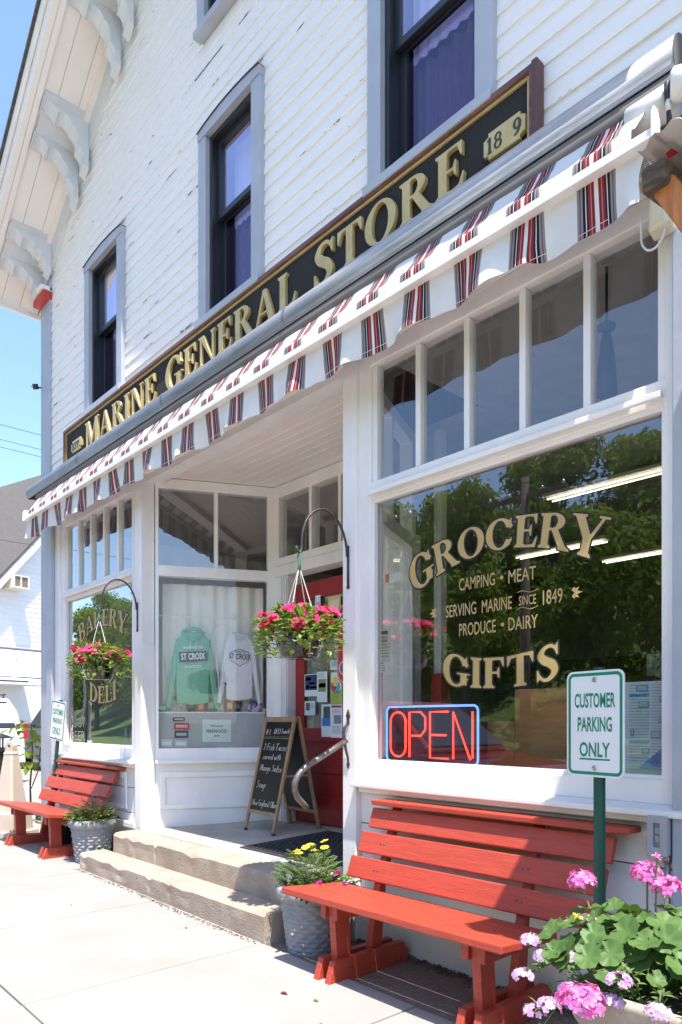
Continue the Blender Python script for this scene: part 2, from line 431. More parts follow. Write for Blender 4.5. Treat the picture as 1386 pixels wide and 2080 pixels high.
class MB:
    """collects shapes, then links them as ONE mesh object"""
    def __init__(s):
        s.v = []; s.f = []
    def add(s, vs, fs):
        k = len(s.v)
        s.v += [tuple(p) for p in vs]
        s.f += [tuple(i + k for i in f) for f in fs]
        return s
    def box(s, x0, x1, y0, y1, z0, z1):
        return s.add([(x0, y0, z0), (x1, y0, z0), (x1, y1, z0), (x0, y1, z0), (x0, y0, z1), (x1, y0, z1), (x1, y1, z1), (x0, y1, z1)],
                     [(3, 2, 1, 0), (4, 5, 6, 7), (0, 1, 5, 4), (1, 2, 6, 5), (2, 3, 7, 6), (3, 0, 4, 7)])
    def hexa(s, lo, hi):
        return s.add(list(lo) + list(hi), [(3, 2, 1, 0), (4, 5, 6, 7), (0, 1, 5, 4), (1, 2, 6, 5), (2, 3, 7, 6), (3, 0, 4, 7)])
    def beam(s, a, b, w, h, up=(0, 0, 1)):
        a = Vector(a); b = Vector(b); d = (b - a).normalized()
        up = Vector(up)
        sd = d.cross(up)
        if sd.length < 1e-4:
            sd = d.cross(Vector((0, 1, 0)))
        sd.normalize(); u = sd.cross(d)
        sd *= w / 2; u *= h / 2
        q = lambda p: [p - sd - u, p + sd - u, p + sd + u, p - sd + u]
        return s.hexa(q(a), q(b))
    def tube(s, pts, r, n=8, cap=True):
        pts = [Vector(p) for p in pts]
        rs = r if hasattr(r, '__len__') else [r] * len(pts)
        rings = []
        prev = None
        for i, p in enumerate(pts):
            a = pts[max(0, i - 1)]; b = pts[min(len(pts) - 1, i + 1)]
            d = (b - a).normalized()
            if prev is None:
                x = d.cross(Vector((0, 0, 1)))
                if x.length < 1e-3:
                    x = d.cross(Vector((0, 1, 0)))
            else:
                x = prev - d * prev.dot(d)
            x.normalize(); prev = x
            y = d.cross(x)
            rings.append([p + x * (rs[i] * math.cos(2 * math.pi * k / n)) + y * (rs[i] * math.sin(2 * math.pi * k / n)) for k in range(n)])
        vs = [p for rg in rings for p in rg]
        fs = []
        for i in range(len(pts) - 1):
            for k in range(n):
                k2 = (k + 1) % n
                fs.append((i * n + k, i * n + k2, (i + 1) * n + k2, (i + 1) * n + k))
        if cap:
            fs.append(tuple(range(n - 1, -1, -1)))
            m = (len(pts) - 1) * n
            fs.append(tuple(m + k for k in range(n)))
        return s.add(vs, fs)
    def lathe(s, prof, c=(0, 0, 0), n=24, wave=None):
        vs = []; fs = []
        for (r, z) in prof:
            for k in range(n):
                a = 2 * math.pi * k / n
                rr = r * (wave(a, z) if wave else 1)
                vs.append((c[0] + rr * math.cos(a), c[1] + rr * math.sin(a), c[2] + z))
        for i in range(len(prof) - 1):
            for k in range(n):
                k2 = (k + 1) % n
                fs.append((i * n + k, i * n + k2, (i + 1) * n + k2, (i + 1) * n + k))
        return s.add(vs, fs)
    def prism(s, poly, fn, d0, d1):
        """2D polygon mapped by fn(u, v, d) and swept from d0 to d1"""
        n = len(poly)
        vs = [fn(u, v, d0) for u, v in poly] + [fn(u, v, d1) for u, v in poly]
        tri = tessellate_polygon([[Vector((u, v, 0)) for u, v in poly]])
        fs = [tuple(t) for t in tri] + [tuple(n + k for k in reversed(t)) for t in tri]
        fs += [(i, (i + 1) % n, n + (i + 1) % n, n + i) for i in range(n)]
        return s.add(vs, fs)
    def quad(s, a, b, c, d):
        return s.add([a, b, c, d], [(0, 1, 2, 3)])
    def ball(s, c, r, n=8, m=6, sc=(1, 1, 1)):
        vs = []; fs = []
        for i in range(m + 1):
            t = math.pi * i / m
            for k in range(n):
                a = 2 * math.pi * k / n
                vs.append((c[0] + sc[0] * r * math.sin(t) * math.cos(a), c[1] + sc[1] * r * math.sin(t) * math.sin(a), c[2] + sc[2] * r * math.cos(t)))
        for i in range(m):
            for k in range(n):
                k2 = (k + 1) % n
                fs.append((i * n + k, (i + 1) * n + k, (i + 1) * n + k2, i * n + k2))
        return s.add(vs, fs)
    def build(s, name, m, parent=None, origin=None, smooth=False, bevel=0.0, local=False, seg=2, fixn=True):
        off = Vector((0, 0, 0))
        if not local:
            if parent is not None:
                off = root_loc(parent)
            elif origin is not None:
                off = Vector(origin)
        me = bpy.data.meshes.new(name)
        me.from_pydata([(p[0] - off.x, p[1] - off.y, p[2] - off.z) for p in s.v], [], s.f)
        if fixn:
            bm = bmesh.new(); bm.from_mesh(me)
            bmesh.ops.remove_doubles(bm, verts=bm.verts, dist=1e-6)
            bmesh.ops.recalc_face_normals(bm, faces=bm.faces)
            bm.to_mesh(me); bm.free()
        if smooth:
            me.polygons.foreach_set('use_smooth', [True] * len(me.polygons))
        me.materials.append(m)
        o = bpy.data.objects.new(name, me)
        COL.objects.link(o)
        if parent is not None:
            o.parent = parent
        elif origin is not None:
            o.location = origin
        if bevel:
            b = o.modifiers.new('bevel', 'BEVEL')
            b.width = bevel; b.segments = seg; b.limit_method = 'ANGLE'; b.angle_limit = R(40)
        return o

def box(name, m, parent, x0, x1, y0, y1, z0, z1, bevel=0.0, origin=None):
    return MB().box(min(x0, x1), max(x0, x1), min(y0, y1), max(y0, y1), min(z0, z1), max(z0, z1)).build(name, m, parent, bevel=bevel, origin=origin)

def thing(name, label, cat, loc=(0, 0, 0), group=None, rotz=0.0):
    o = bpy.data.objects.new(name, None)
    COL.objects.link(o)
    o.empty_display_size = 0.2
    o.location = loc
    o.rotation_euler = (0, 0, rotz)
    return tag(o, label, cat, group)

def tag(o, label, cat, group=None):
    o['label'] = label; o['category'] = cat
    if group:
        o['group'] = group
    return o

def structure(o):
    o['kind'] = 'structure'
    return o

def copy_tree(o, parent=None):
    c = o.copy(); COL.objects.link(c)
    if parent is not None:
        c.parent = parent
    for ch in list(o.children):
        copy_tree(ch, c)
    return c

# ------------------------------------------------------------ lettering
G_ST = 1 / 56.0
class Sdf:
    def __init__(s, w):
        s.xs = np.arange(-0.2, w + 0.2, G_ST); s.ys = np.arange(-0.25, 1.25, G_ST)
        s.X, s.Y = np.meshgrid(s.xs, s.ys)
        s.d = np.full(s.X.shape, 9.0)
    def un(s, d): s.d = np.minimum(s.d, d)
    def poly(s, pts):
        X, Y = s.X, s.Y
        n = len(pts); d = np.full(X.shape, 1e9); inside = np.zeros(X.shape, bool)
        for i in range(n):
            x0, y0 = pts[i]; x1, y1 = pts[(i + 1) % n]
            ex, ey = x1 - x0, y1 - y0; L2 = ex * ex + ey * ey
            if L2 < 1e-12: continue
            t = np.clip(((X - x0) * ex + (Y - y0) * ey) / L2, 0, 1)
            d = np.minimum(d, np.hypot(X - x0 - t * ex, Y - y0 - t * ey))
            if y0 != y1:
                c = ((y0 > Y) != (y1 > Y)) & (X < (x1 - x0) * (Y - y0) / (y1 - y0) + x0)
                inside ^= c
        return np.where(inside, -d, d)
    def p(s, *pts): s.un(s.poly(pts)); return s
    def r(s, x0, x1, y0, y1): return s.p((x0, y0), (x1, y0), (x1, y1), (x0, y1))
    def ell(s, cx, cy, rx, ry):
        q = np.hypot((s.X - cx) / rx, (s.Y - cy) / ry)
        return (q - 1) * min(rx, ry)
    def ring(s, cx, cy, rx, ry, ix, iy, clip=None):
        d = np.maximum(s.ell(cx, cy, rx, ry), -s.ell(cx, cy, ix, iy))
        if clip is not None: d = np.maximum(d, clip)
        s.un(d); return s
    def stroke(s, pts, rad):
        pts = np.array(pts, float); rad = np.array(rad, float)
        # Catmull-Rom through the points
        P = np.vstack([2 * pts[0] - pts[1], pts, 2 * pts[-1] - pts[-2]])
        for i in range(len(pts) - 1):
            for t in np.linspace(0, 1, 14):
                a, b, c, e = P[i], P[i + 1], P[i + 2], P[i + 3]
                q = 0.5 * (2 * b + (c - a) * t + (2 * a - 5 * b + 4 * c - e) * t * t + (3 * b - a - 3 * c + e) * t ** 3)
                s.un(np.hypot(s.X - q[0], s.Y - q[1]) - (rad[i] * (1 - t) + rad[i + 1] * t))
        return s
    def stem(s, x, w=0.21, y0=0.0, y1=1.0, e=0.075, bot=True, top=True):
        s.r(x, x + w, y0, y1)
        if bot:
            s.p((x - e, y0), (x + w + e, y0), (x + w + e, y0 + 0.05), (x + w, y0 + 0.11), (x, y0 + 0.11), (x - e, y0 + 0.05))
        if top:
            s.p((x - e, y1), (x + w + e, y1), (x + w + e, y1 - 0.05), (x + w, y1 - 0.11), (x, y1 - 0.11), (x - e, y1 - 0.05))
        return s
    def loops(s, off=0.0):
        D = s.d - off
        ny, nx = D.shape
        neg = D < 0
        cand = np.argwhere((neg[:-1, :-1] != neg[1:, :-1]) | (neg[:-1, :-1] != neg[:-1, 1:]) | (neg[:-1, :-1] != neg[1:, 1:]))
        nxt = {}
        def pt(e):
            i, j, k = e
            if k == 0:
                t = D[i, j] / (D[i, j] - D[i, j + 1]); return (s.xs[j] + t * G_ST, s.ys[i])
            t = D[i, j] / (D[i, j] - D[i + 1, j]); return (s.xs[j], s.ys[i] + t * G_ST)
        for i, j in cand:
            a, b, c, d = neg[i, j], neg[i, j + 1], neg[i + 1, j + 1], neg[i + 1, j]
            eb, er, et, el = (i, j, 0), (i, j + 1, 1), (i + 1, j, 0), (i, j, 1)
            cs = [(a, b, eb), (b, c, er), (c, d, et), (d, a, el)]
            ins = [e for p_, q, e in cs if p_ and not q]; outs = [e for p_, q, e in cs if q and not p_]
            if len(ins) == 1:
                nxt[ins[0]] = outs[0]
            elif len(ins) == 2:
                ks = [k for k, (p_, q, e) in enumerate(cs) if p_ and not q]
                for k in ks:
                    nxt[cs[k][2]] = cs[(k + 3) % 4][2]
        out = []
        while nxt:
            st = next(iter(nxt)); lp = []; e = st
            while e in nxt:
                lp.append(pt(e)); e = nxt.pop(e)
            lp = simplify(lp, 0.004)
            if len(lp) > 3: out.append(lp)
        return out

def simplify(lp, tol):
    n = len(lp)
    if n < 6: return lp
    k = max(range(n), key=lambda i: (lp[i][0] - lp[0][0]) ** 2 + (lp[i][1] - lp[0][1]) ** 2)
    def dp(a):
        keep = [a[0]]
        stack = [(0, len(a) - 1)]; marks = {0, len(a) - 1}
        while stack:
            i, j = stack.pop()
            if j - i < 2: continue
            p = np.array(a[i:j + 1]); d = p[-1] - p[0]; ln = math.hypot(*d)
            if ln < 1e-9: dist = np.hypot(*(p - p[0]).T)
            else: dist = abs((p[:, 0] - p[0, 0]) * d[1] - (p[:, 1] - p[0, 1]) * d[0]) / ln
            m = int(dist.argmax())
            if dist[m] > tol:
                marks.add(i + m); stack += [(i, i + m), (i + m, j)]
        return [a[i] for i in sorted(marks)]
    return dp(lp[:k + 1])[:-1] + dp(lp[k:] + [lp[0]])[:-1]

def _glyph(ch):
    T = 0.21; t = 0.075
    bar_e = 0.0
    if ch == 'I': g = Sdf(0.37); g.stem(0.08); w = 0.37
    elif ch in 'EFL':
        w = 0.72 if ch != 'L' else 0.70
        g = Sdf(w); g.stem(0.08, top=True, bot=True)
        if ch != 'L':
            g.r(0.1, 0.64, 0.93, 1.0); g.p((0.66, 1.0), (0.66, 0.70), (0.625, 0.70), (0.55, 0.92), (0.40, 0.94), (0.40, 1.0))
            g.r(0.2, 0.48, 0.475, 0.545); g.p((0.52, 0.68), (0.52, 0.34), (0.485, 0.34), (0.44, 0.475), (0.36, 0.51), (0.44, 0.545), (0.485, 0.68))
        if ch != 'F':
            g.r(0.1, 0.66, 0.0, 0.07); g.p((0.71, 0.32), (0.67, 0.0), (0.40, 0.0), (0.40, 0.065), (0.58, 0.09), (0.675, 0.32))
    elif ch == 'T':
        w = 0.78; g = Sdf(w); g.stem(0.285, top=False); g.r(0.02, 0.76, 0.93, 1.0)
        g.p((0.0, 1.0), (0.0, 0.68), (0.035, 0.68), (0.12, 0.90), (0.3, 0.94), (0.3, 1.0)); g.p((0.78, 1.0), (0.78, 0.68), (0.745, 0.68), (0.66, 0.90), (0.48, 0.94), (0.48, 1.0))
    elif ch == 'M':
        w = 1.08; g = Sdf(w); g.stem(0.11, t, top=False); g.stem(0.80, T, top=False); g.r(0.0, 0.2, 0.94, 1.0); g.r(0.85, 1.08, 0.94, 1.0)
        g.p((0.10, 1.0), (0.33, 1.0), (0.585, 0.22), (0.50, 0.0), (0.46, 0.0)); g.p((0.46, 0.0), (0.53, 0.0), (0.88, 1.0), (0.82, 1.0))
    elif ch == 'A':
        w = 0.92; g = Sdf(w); g.p((0.38, 1.0), (0.52, 1.0), (0.86, 0.03), (0.63, 0.03)); g.p((0.38, 1.0), (0.46, 0.95), (0.16, 0.03), (0.08, 0.03))
        g.r(0.2, 0.66, 0.29, 0.36); g.r(0.0, 0.25, 0.0, 0.055); g.r(0.54, 0.94, 0.0, 0.055)
    elif ch in 'RBPD':
        w = 0.86 if ch == 'R' else 0.80
        g = Sdf(w); g.stem(0.08)
        if ch == 'D':
            cl = 0.27 - g.X; w = 0.86; g.ring(0.32, 0.5, 0.52, 0.5, 0.30, 0.43, cl)
        else:
            cl = 0.27 - g.X; g.ring(0.36, 0.755, 0.34, 0.245, 0.14, 0.18, cl); g.r(0.2, 0.38, 0.93, 1.0); g.r(0.2, 0.38, 0.51, 0.575)
            if ch == 'R':
                g.p((0.34, 0.54), (0.54, 0.54), (0.86, 0.03), (0.63, 0.03)); g.p((0.60, 0.0), (0.93, 0.0), (0.93, 0.05), (0.80, 0.12), (0.60, 0.06))
            else:
                g.ring(0.36, 0.28, 0.40, 0.28, 0.19, 0.215, cl); g.r(0.2, 0.38, 0.0, 0.065)
    elif ch == 'N':
        w = 0.92; g = Sdf(w); g.stem(0.11, t, top=False); g.r(0.0, 0.25, 0.94, 1.0); g.stem(0.74, t, bot=False); g.p((0.08, 1.0), (0.31, 1.0), (0.815, 0.0), (0.74, 0.0))
    elif ch == 'O': w = 0.94; g = Sdf(w); g.ring(0.47, 0.5, 0.46, 0.52, 0.245, 0.455)
    elif ch in 'GC':
        w = 0.92; g = Sdf(w)
        cut = g.poly([(0.52, 0.33), (1.4, 0.20), (1.4, 0.74), (0.52, 0.66)])
        g.ring(0.47, 0.5, 0.46, 0.52, 0.235, 0.445, -cut)
        g.p((0.84, 0.99), (0.84, 0.63), (0.805, 0.63), (0.70, 0.86), (0.76, 0.90))
        if ch == 'G': g.r(0.62, 0.83, 0.06, 0.42); g.p((0.50, 0.39), (0.93, 0.39), (0.93, 0.44), (0.50, 0.44))
        else: g.p((0.87, 0.34), (0.80, 0.10), (0.70, 0.07), (0.835, 0.34))
    elif ch == 'S':
        w = 0.70; g = Sdf(w)
        g.stroke([(0.60, 0.80), (0.46, 0.955), (0.27, 0.94), (0.165, 0.77), (0.27, 0.60), (0.46, 0.45), (0.545, 0.25), (0.42, 0.07), (0.24, 0.045), (0.09, 0.21)],
                 [0.03, 0.045, 0.06, 0.09, 0.115, 0.115, 0.09, 0.06, 0.045, 0.03])
        g.p((0.64, 1.0), (0.64, 0.66), (0.605, 0.66), (0.52, 0.88)); g.p((0.05, 0.0), (0.05, 0.36), (0.085, 0.36), (0.17, 0.13))
    elif ch == 'Y':
        w = 0.90; g = Sdf(w); g.stem(0.35, T, 0.0, 0.48, top=False); g.p((0.04, 0.98), (0.29, 0.98), (0.56, 0.46), (0.35, 0.42)); g.p((0.76, 0.98), (0.84, 0.98), (0.56, 0.42), (0.49, 0.46))
        g.r(-0.02, 0.37, 0.945, 1.0); g.r(0.66, 0.94, 0.945, 1.0)
    elif ch == 'K':
        w = 0.92; g = Sdf(w); g.stem(0.08); g.p((0.74, 0.97), (0.83, 0.97), (0.33, 0.36), (0.27, 0.42)); g.p((0.40, 0.52), (0.54, 0.68), (0.90, 0.03), (0.66, 0.03)); g.r(0.56, 0.97, 0.0, 0.055); g.r(0.62, 0.92, 0.945, 1.0)
    elif ch == 'U':
        w = 0.86; g = Sdf(w); g.stem(0.10, T, 0.3, 1.0, bot=False); g.stem(0.68, t, 0.3, 1.0, bot=False)
        g.ring(0.425, 0.32, 0.325, 0.33, 0.25, 0.25, g.Y - 0.34)
    elif ch == '1': w = 0.42; g = Sdf(w); g.stem(0.12, 0.17, top=False); g.p((0.0, 0.86), (0.0, 0.80), (0.13, 0.82), (0.29, 1.0), (0.22, 1.0))
    elif ch == '8': w = 0.62; g = Sdf(w); g.ring(0.31, 0.74, 0.26, 0.27, 0.13, 0.20); g.ring(0.31, 0.28, 0.30, 0.29, 0.15, 0.22)
    elif ch == '9': w = 0.62; g = Sdf(w); g.ring(0.31, 0.68, 0.29, 0.33, 0.12, 0.26); g.stroke([(0.52, 0.70), (0.50, 0.42), (0.36, 0.14), (0.12, 0.02)], [0.08, 0.09, 0.07, 0.03])
    elif ch == '.': w = 0.25; g = Sdf(w); g.un(g.ell(0.12, 0.10, 0.1, 0.1))
    else: raise KeyError(ch)
    return g, w
_GC = {}
def glyph(ch, off=0.0):
    if ch not in _GC: _GC[ch] = [_glyph(ch), {}]
    g, w = _GC[ch][0]
    if off not in _GC[ch][1]: _GC[ch][1][off] = g.loops(off)
    return _GC[ch][1][off], w

def loops_mb(loops, fn, extrude=0.0, bevel=0.0):
    """closed 2D loops (holes allowed) -> MB, mapped by fn(x, y, depth); depth 0 is the back"""
    cu = bpy.data.curves.new('tmp', 'CURVE')
    cu.dimensions = '2D'
    cu.fill_mode = 'FRONT' if extrude == 0 else 'BOTH'
    cu.extrude = extrude / 2; cu.bevel_depth = bevel; cu.bevel_resolution = 1
    if bevel: cu.offset = -bevel
    for lp in loops:
        sp = cu.splines.new('POLY'); sp.points.add(len(lp) - 1)
        for q, (x, y) in zip(sp.points, lp): q.co = (x, y, 0, 1)
        sp.use_cyclic_u = True
    ob = bpy.data.objects.new('tmp', cu)
    me = bpy.data.meshes.new_from_object(ob)
    mb = MB()
    h = extrude / 2 + bevel
    mb.add([fn(v.co.x, v.co.y, v.co.z + h) for v in me.vertices], [tuple(p.vertices) for p in me.polygons])
    bpy.data.objects.remove(ob); bpy.data.curves.remove(cu); bpy.data.meshes.remove(me)
    return mb

def sans_mb(text, fn, height, width=None, bold=0.0, center=False, shear=0.0):
    """built-in sans lettering scaled to a cap height and total width"""
    cu = bpy.data.curves.new('tmp', 'FONT')
    cu.body = text; cu.size = 1.0; cu.offset = bold; cu.shear = shear
    cu.resolution_u = 3
    ob = bpy.data.objects.new('tmp', cu)
    me = bpy.data.meshes.new_from_object(ob)
    xs = [v.co.x for v in me.vertices]; ys = [v.co.y for v in me.vertices]
    x0, x1, y0, y1 = min(xs), max(xs), 0.0, 0.729
    k = height / (y1 - y0); kx = k if width is None else width / (x1 - x0)
    o = -(x0 + x1) / 2 if center else -x0
    mb = MB()
    mb.add([fn((v.co.x + o) * kx, (v.co.y - y0) * k, 0.0) for v in me.vertices], [tuple(p.vertices) for p in me.polygons])
    bpy.data.objects.remove(ob); bpy.data.curves.remove(cu); bpy.data.meshes.remove(me)
    return mb

def plane_fn(o, xd, ud, nd):
    o = Vector(o); xd = Vector(xd); ud = Vector(ud); nd = Vector(nd)
    return lambda x, y, d: tuple(o + xd * x + ud * y + nd * d)
def facade_fn(x0, y0, z0):
    return lambda x, y, d: (x0 + x, y0 - d, z0 + y)

# single-stroke hand for the chalkboard
HAND = {
 'F': [[(0, 0), (.1, 1)], [(.05, .98), (.55, 1.02)], [(.06, .55), (.4, .57)]], 'i': [[(.1, .55), (.08, .08), (.2, 0)], [(.12, .75), (.13, .78)]],
 's': [[(.35, .5), (.12, .5), (.12, .34), (.32, .2), (.28, .02), (.02, .02)]], 'h': [[(.05, 1), (.05, 0)], [(.05, .35), (.2, .55), (.34, .45), (.34, 0)]],
 'T': [[(-.05, .95), (.65, 1.05)], [(.3, 1), (.2, 0)]], 'a': [[(.36, .5), (.1, .48), (.03, .2), (.14, .02), (.34, .3), (.38, .5), (.34, .1), (.46, 0)]],
 'c': [[(.36, .45), (.2, .55), (.05, .3), (.12, .03), (.38, .06)]], 'o': [[(.2, .52), (.03, .28), (.18, 0), (.38, .2), (.3, .5), (.2, .52)]],
 'e': [[(.05, .26), (.36, .34), (.24, .54), (.05, .32), (.14, .02), (.4, .06)]], 'r': [[(.05, .5), (.08, 0)], [(.07, .34), (.2, .54), (.34, .46)]],
 'v': [[(.02, .5), (.17, 0), (.36, .54)]], 'd': [[(.36, .42), (.12, .5), (.03, .2), (.16, 0), (.36, .22)], [(.42, 1), (.36, .22), (.42, 0)]],
 'w': [[(.02, .5), (.12, 0), (.26, .4), (.38, 0), (.52, .54)]], 't': [[(.18, .9), (.14, .06), (.3, 0)], [(0, .56), (.34, .6)]],
 'M': [[(0, 0), (.1, 1), (.32, .3), (.56, 1), (.6, 0)]], 'n': [[(.04, .5), (.05, 0)], [(.05, .34), (.2, .54), (.34, .42), (.35, 0)]],
 'g': [[(.36, .5), (.1, .46), (.08, .14), (.32, .16), (.36, .5), (.3, -.35), (.06, -.34)]], 'S': [[(.5, .9), (.24, 1.0), (.08, .78), (.4, .45), (.36, .08), (0, .05)]],
 'l': [[(.08, 0), (.2, .6), (.22, 1), (.1, .8), (.1, .1), (.22, 0)]], 'u': [[(.04, .5), (.07, .06), (.22, .02), (.36, .5), (.36, .06), (.46, 0)]],
 'p': [[(.05, .5), (0, -.45)], [(.04, .3), (.22, .54), (.36, .3), (.2, .02), (.03, .12)]], 'N': [[(0, 0), (.06, 1), (.44, 0), (.5, 1.05)]],
 'E': [[(.45, .98), (.05, .95), (.0, .05), (.45, 0)], [(.03, .5), (.36, .53)]], 'C': [[(.5, .85), (.3, 1), (.04, .6), (.08, .12), (.5, .08)]],
 'm': [[(.04, .5), (.04, 0)], [(.04, .34), (.16, .52), (.25, .4), (.25, 0)], [(.25, .34), (.38, .52), (.47, .4), (.48, 0)]],
 'L': [[(.1, 1), (.02, .05), (.45, .02)]], 'D': [[(.05, 1), (.03, 0)], [(-.05, .98), (.4, .85), (.5, .4), (.2, 0), (-.05, .03)]], 'I': [[(.1, 1), (.06, 0)]],
 '2': [[(.04, .8), (.2, 1), (.38, .8), (.02, .02), (.44, .04)]], '1': [[(.12, 1), (.1, 0)]], '3': [[(.04, .94), (.3, .98), (.3, .7), (.14, .55), (.36, .4), (.26, .03), (.0, .08)]],
 '-': [[(.05, .45), (.32, .47)]],
}
def hand_mb(text, fn, h, r, slant=0.12, adv=None):
    mb = MB(); x = 0.0
    for ch in text:
        if ch == ' ':
            x += 0.32 * h; continue
        st = HAND[ch]; w = max(p[0] for s_ in st for p in s_)
        for s_ in st:
            pts = [fn(x + (px + slant * py + random.uniform(-.015, .015)) * h, (py + random.uniform(-.02, .02)) * h, 0.001) for px, py in s_]
            mb.tube(pts, r, 4)
        x += (w + 0.14) * h
    return mb, x

def rect(x0, x1, z0, z1):
    return [(x0, z0), (x1, z0), (x1, z1), (x0, z1)]
def ring(name, m, parent, outer, holes, y0, y1, bevel=0.0, fn=None, local=False):
    """one board frame with openings, lying in the shop-front plane from y0 (front) to y1"""
    fn = fn or (lambda u, v, d: (u, y1 - d, v))
    mb = loops_mb([rect(*outer)] + [rect(*h)[::-1] for h in holes], fn, y1 - y0)
    return mb.build(name, m, parent, bevel=bevel, local=local)

# ------------------------------------------------------------ ground, street, pavement
def zg(x):
    """the pavement climbs gently to the left along the shop"""
    return 0.012 * min(max(0.0, -2.0 - x), 6.3)

g = MB().quad((-400, -400, -0.17), (400, -400, -0.17), (400, 400, -0.17), (-400, 400, -0.17)).build('ground', M['grass'])
structure(g)
st = MB().quad((-120, -11.0, -0.135), (60, -11.0, -0.135), (60, -3.30, -0.135), (-120, -3.30, -0.135)).build('street', M['asphalt'])
structure(st)
for k, y in enumerate((-7.05, -7.25)):
    o = MB().quad((-100, y - .05, -0.131), (60, y - .05, -0.131), (60, y + .05, -0.131), (-100, y + .05, -0.131)).build('road_marking', M['paintline'], st)
lot = MB().quad((-90, -3.1, 0.055), (-9.7, -3.1, 0.055), (-9.7, 60, 0.055), (-90, 60, 0.055)).build('side_lot', M['lot'])
structure(lot)
lot2 = MB().quad((-9.75, 0.0, 0.060), (-8.25, 0.0, 0.060), (-8.25, 40, 0.060), (-9.75, 40, 0.060)).build('side_path', M['lot'])
structure(lot2)
MB().quad((-14.2, -1.5, 0.059), (-13.9, -1.5, 0.059), (-13.9, 14, 0.059), (-14.2, 14, 0.059)).build('parking_line', M['paintline'], lot)
walk = bpy.data.objects.new('sidewalk', None); COL.objects.link(walk); structure(walk)
xs = [3.9, 2.67, 1.44, 0.21, -1.0, -2.2, -3.38, -4.65, -5.9, -7.1, -8.35, -9.6]
for i in range(len(xs) - 1):
    for (ya, yb) in ((-0.52 if xs[i] > -3.3 else -.02, -1.86), (-1.86, -3.16)):
        a, b = xs[i + 1] + .004, xs[i] - .004
        lo = [(a, yb + .004, zg(a) - .12), (b, yb + .004, zg(b) - .12), (b, ya - .004, zg(b) - .12), (a, ya - .004, zg(a) - .12)]
        hi = [(x, y, zg(x) + random.uniform(-.002, .002)) for x, y, z in lo]
        MB().hexa(lo, hi).build('paving_slab', M['walk'], walk, bevel=.006)
kerb = MB()
kerb.box(-9.6, 3.9, -3.31, -3.165, -0.16, -0.004)
structure(kerb.build('kerb', M['kerb'], bevel=.015))
ap = MB(); nx = 60
for i in range(nx):
    xa = -3.39 + i * 5.4 / nx; xb = -3.39 + (i + 1) * 5.4 / nx
    ap.quad((xa, -.53, zg(xa) - .012), (xb, -.53, zg(xb) - .012), (xb, .02, zg(xb) - .006), (xa, .02, zg(xa) - .006))
structure(ap.build('old_paving_strip', M['apron']))
# far kerb, lawn and the wooded hill across the street (seen in the shop glass)
structure(MB().box(-120, 60, -11.2, -11.0, -0.16, 0.0).build('far_kerb', M['kerb']))
hill = MB(); hv = []; hf = []
HX, HY = 50, 24
def hillz(x, y):
    d = max(0.0, -y - 20.0)
    return -0.02 + 0.42 * d * min(1.0, d / 12.0) + 1.1 * math.sin(x * .09) * min(1, d / 10)
for j in range(HY + 1):
    for i in range(HX + 1):
        x = -120 + 180 * i / HX; y = -11.2 - 60 * j / HY
        hv.append((x, y, hillz(x, y)))
for j in range(HY):
    for i in range(HX):
        k = j * (HX + 1) + i
        hf.append((k, k + HX + 1, k + HX + 2, k + 1))
structure(hill.add(hv, hf).build('hillside', M['grass'], smooth=True))

# ------------------------------------------------------------ the store
XL, XR, XC = -8.28, -0.92, -4.60            # corners and ridge
SLOPE = 0.70
def zs(x):                                   # soffit line on the front wall
    return 6.46 + SLOPE * (8.05 - abs(-4.6 - x) - 4.6)
OV = 0.64                                    # front overhang
WALL = -0.03                                 # sheathing plane
store = thing('general_store', 'white clapboard two-storey shop building with grey-blue window trim and red-painted entrance', 'building', (XC, 0, 0))
box('side_wall', M['white'], store, XL + .02, XL + .14, 0.02, 11.0, 0.0, 6.3)
box('side_wall', M['white'], store, XR - .14, XR - .02, 0.02, 11.0, 0.0, 6.3)
box('back_wall', M['white'], store, XL + .14, XR - .14, 10.9, 11.0, 0.0, 6.3)

WINS = [(-7.02, -6.18, 4.36, 5.80), (-4.84, -4.03, 4.36, 5.80), (-2.97, -2.10, 4.36, 5.80), (-4.86, -4.05, 6.60, 7.80)]
# sheathing behind the boards, pierced by the windows
cells_x = sorted({XL, XR} | {w[0] + .06 for w in WINS[:3]} | {w[1] - .06 for w in WINS[:3]})
sh = MB()
sh.box(XL, XR, WALL, 0.10, 3.40, 4.40)
for a, b in zip(cells_x[:-1], cells_x[1:]):
    mid = (a + b) / 2
    if not any(w[0] < mid < w[1] for w in WINS[:3]):
        sh.box(a, b, WALL + .001, 0.10, 4.40, 5.78)
sh.box(XL, XR, WALL + .002, 0.10, 5.78, 6.30)
sh.prism([(XL, 6.30), (XC - .38, 6.30), (XC - .38, zs(XC - .38) + .05), (XL, zs(XL) + .05)], lambda u, v, d: (u, d, v), WALL + .003, .10)
sh.prism([(XR, 6.30), (XC + .5, 6.30), (XC + .5, zs(XC + .5) + .05), (XR, zs(XR) + .05)], lambda u, v, d: (u, d, v), WALL + .003, .10)
sh.prism([(XC - .38, 7.76), (XC + .5, 7.76), (XC + .5, zs(XC + .5)), (XC, zs(XC)), (XC - .38, zs(XC - .38))], lambda u, v, d: (u, d, v), WALL + .003, .10)
sh.box(XC - .38, XC + .5, WALL + .003, 0.10, 6.30, 6.64)
sh.build('front_wall', M['white'], store)

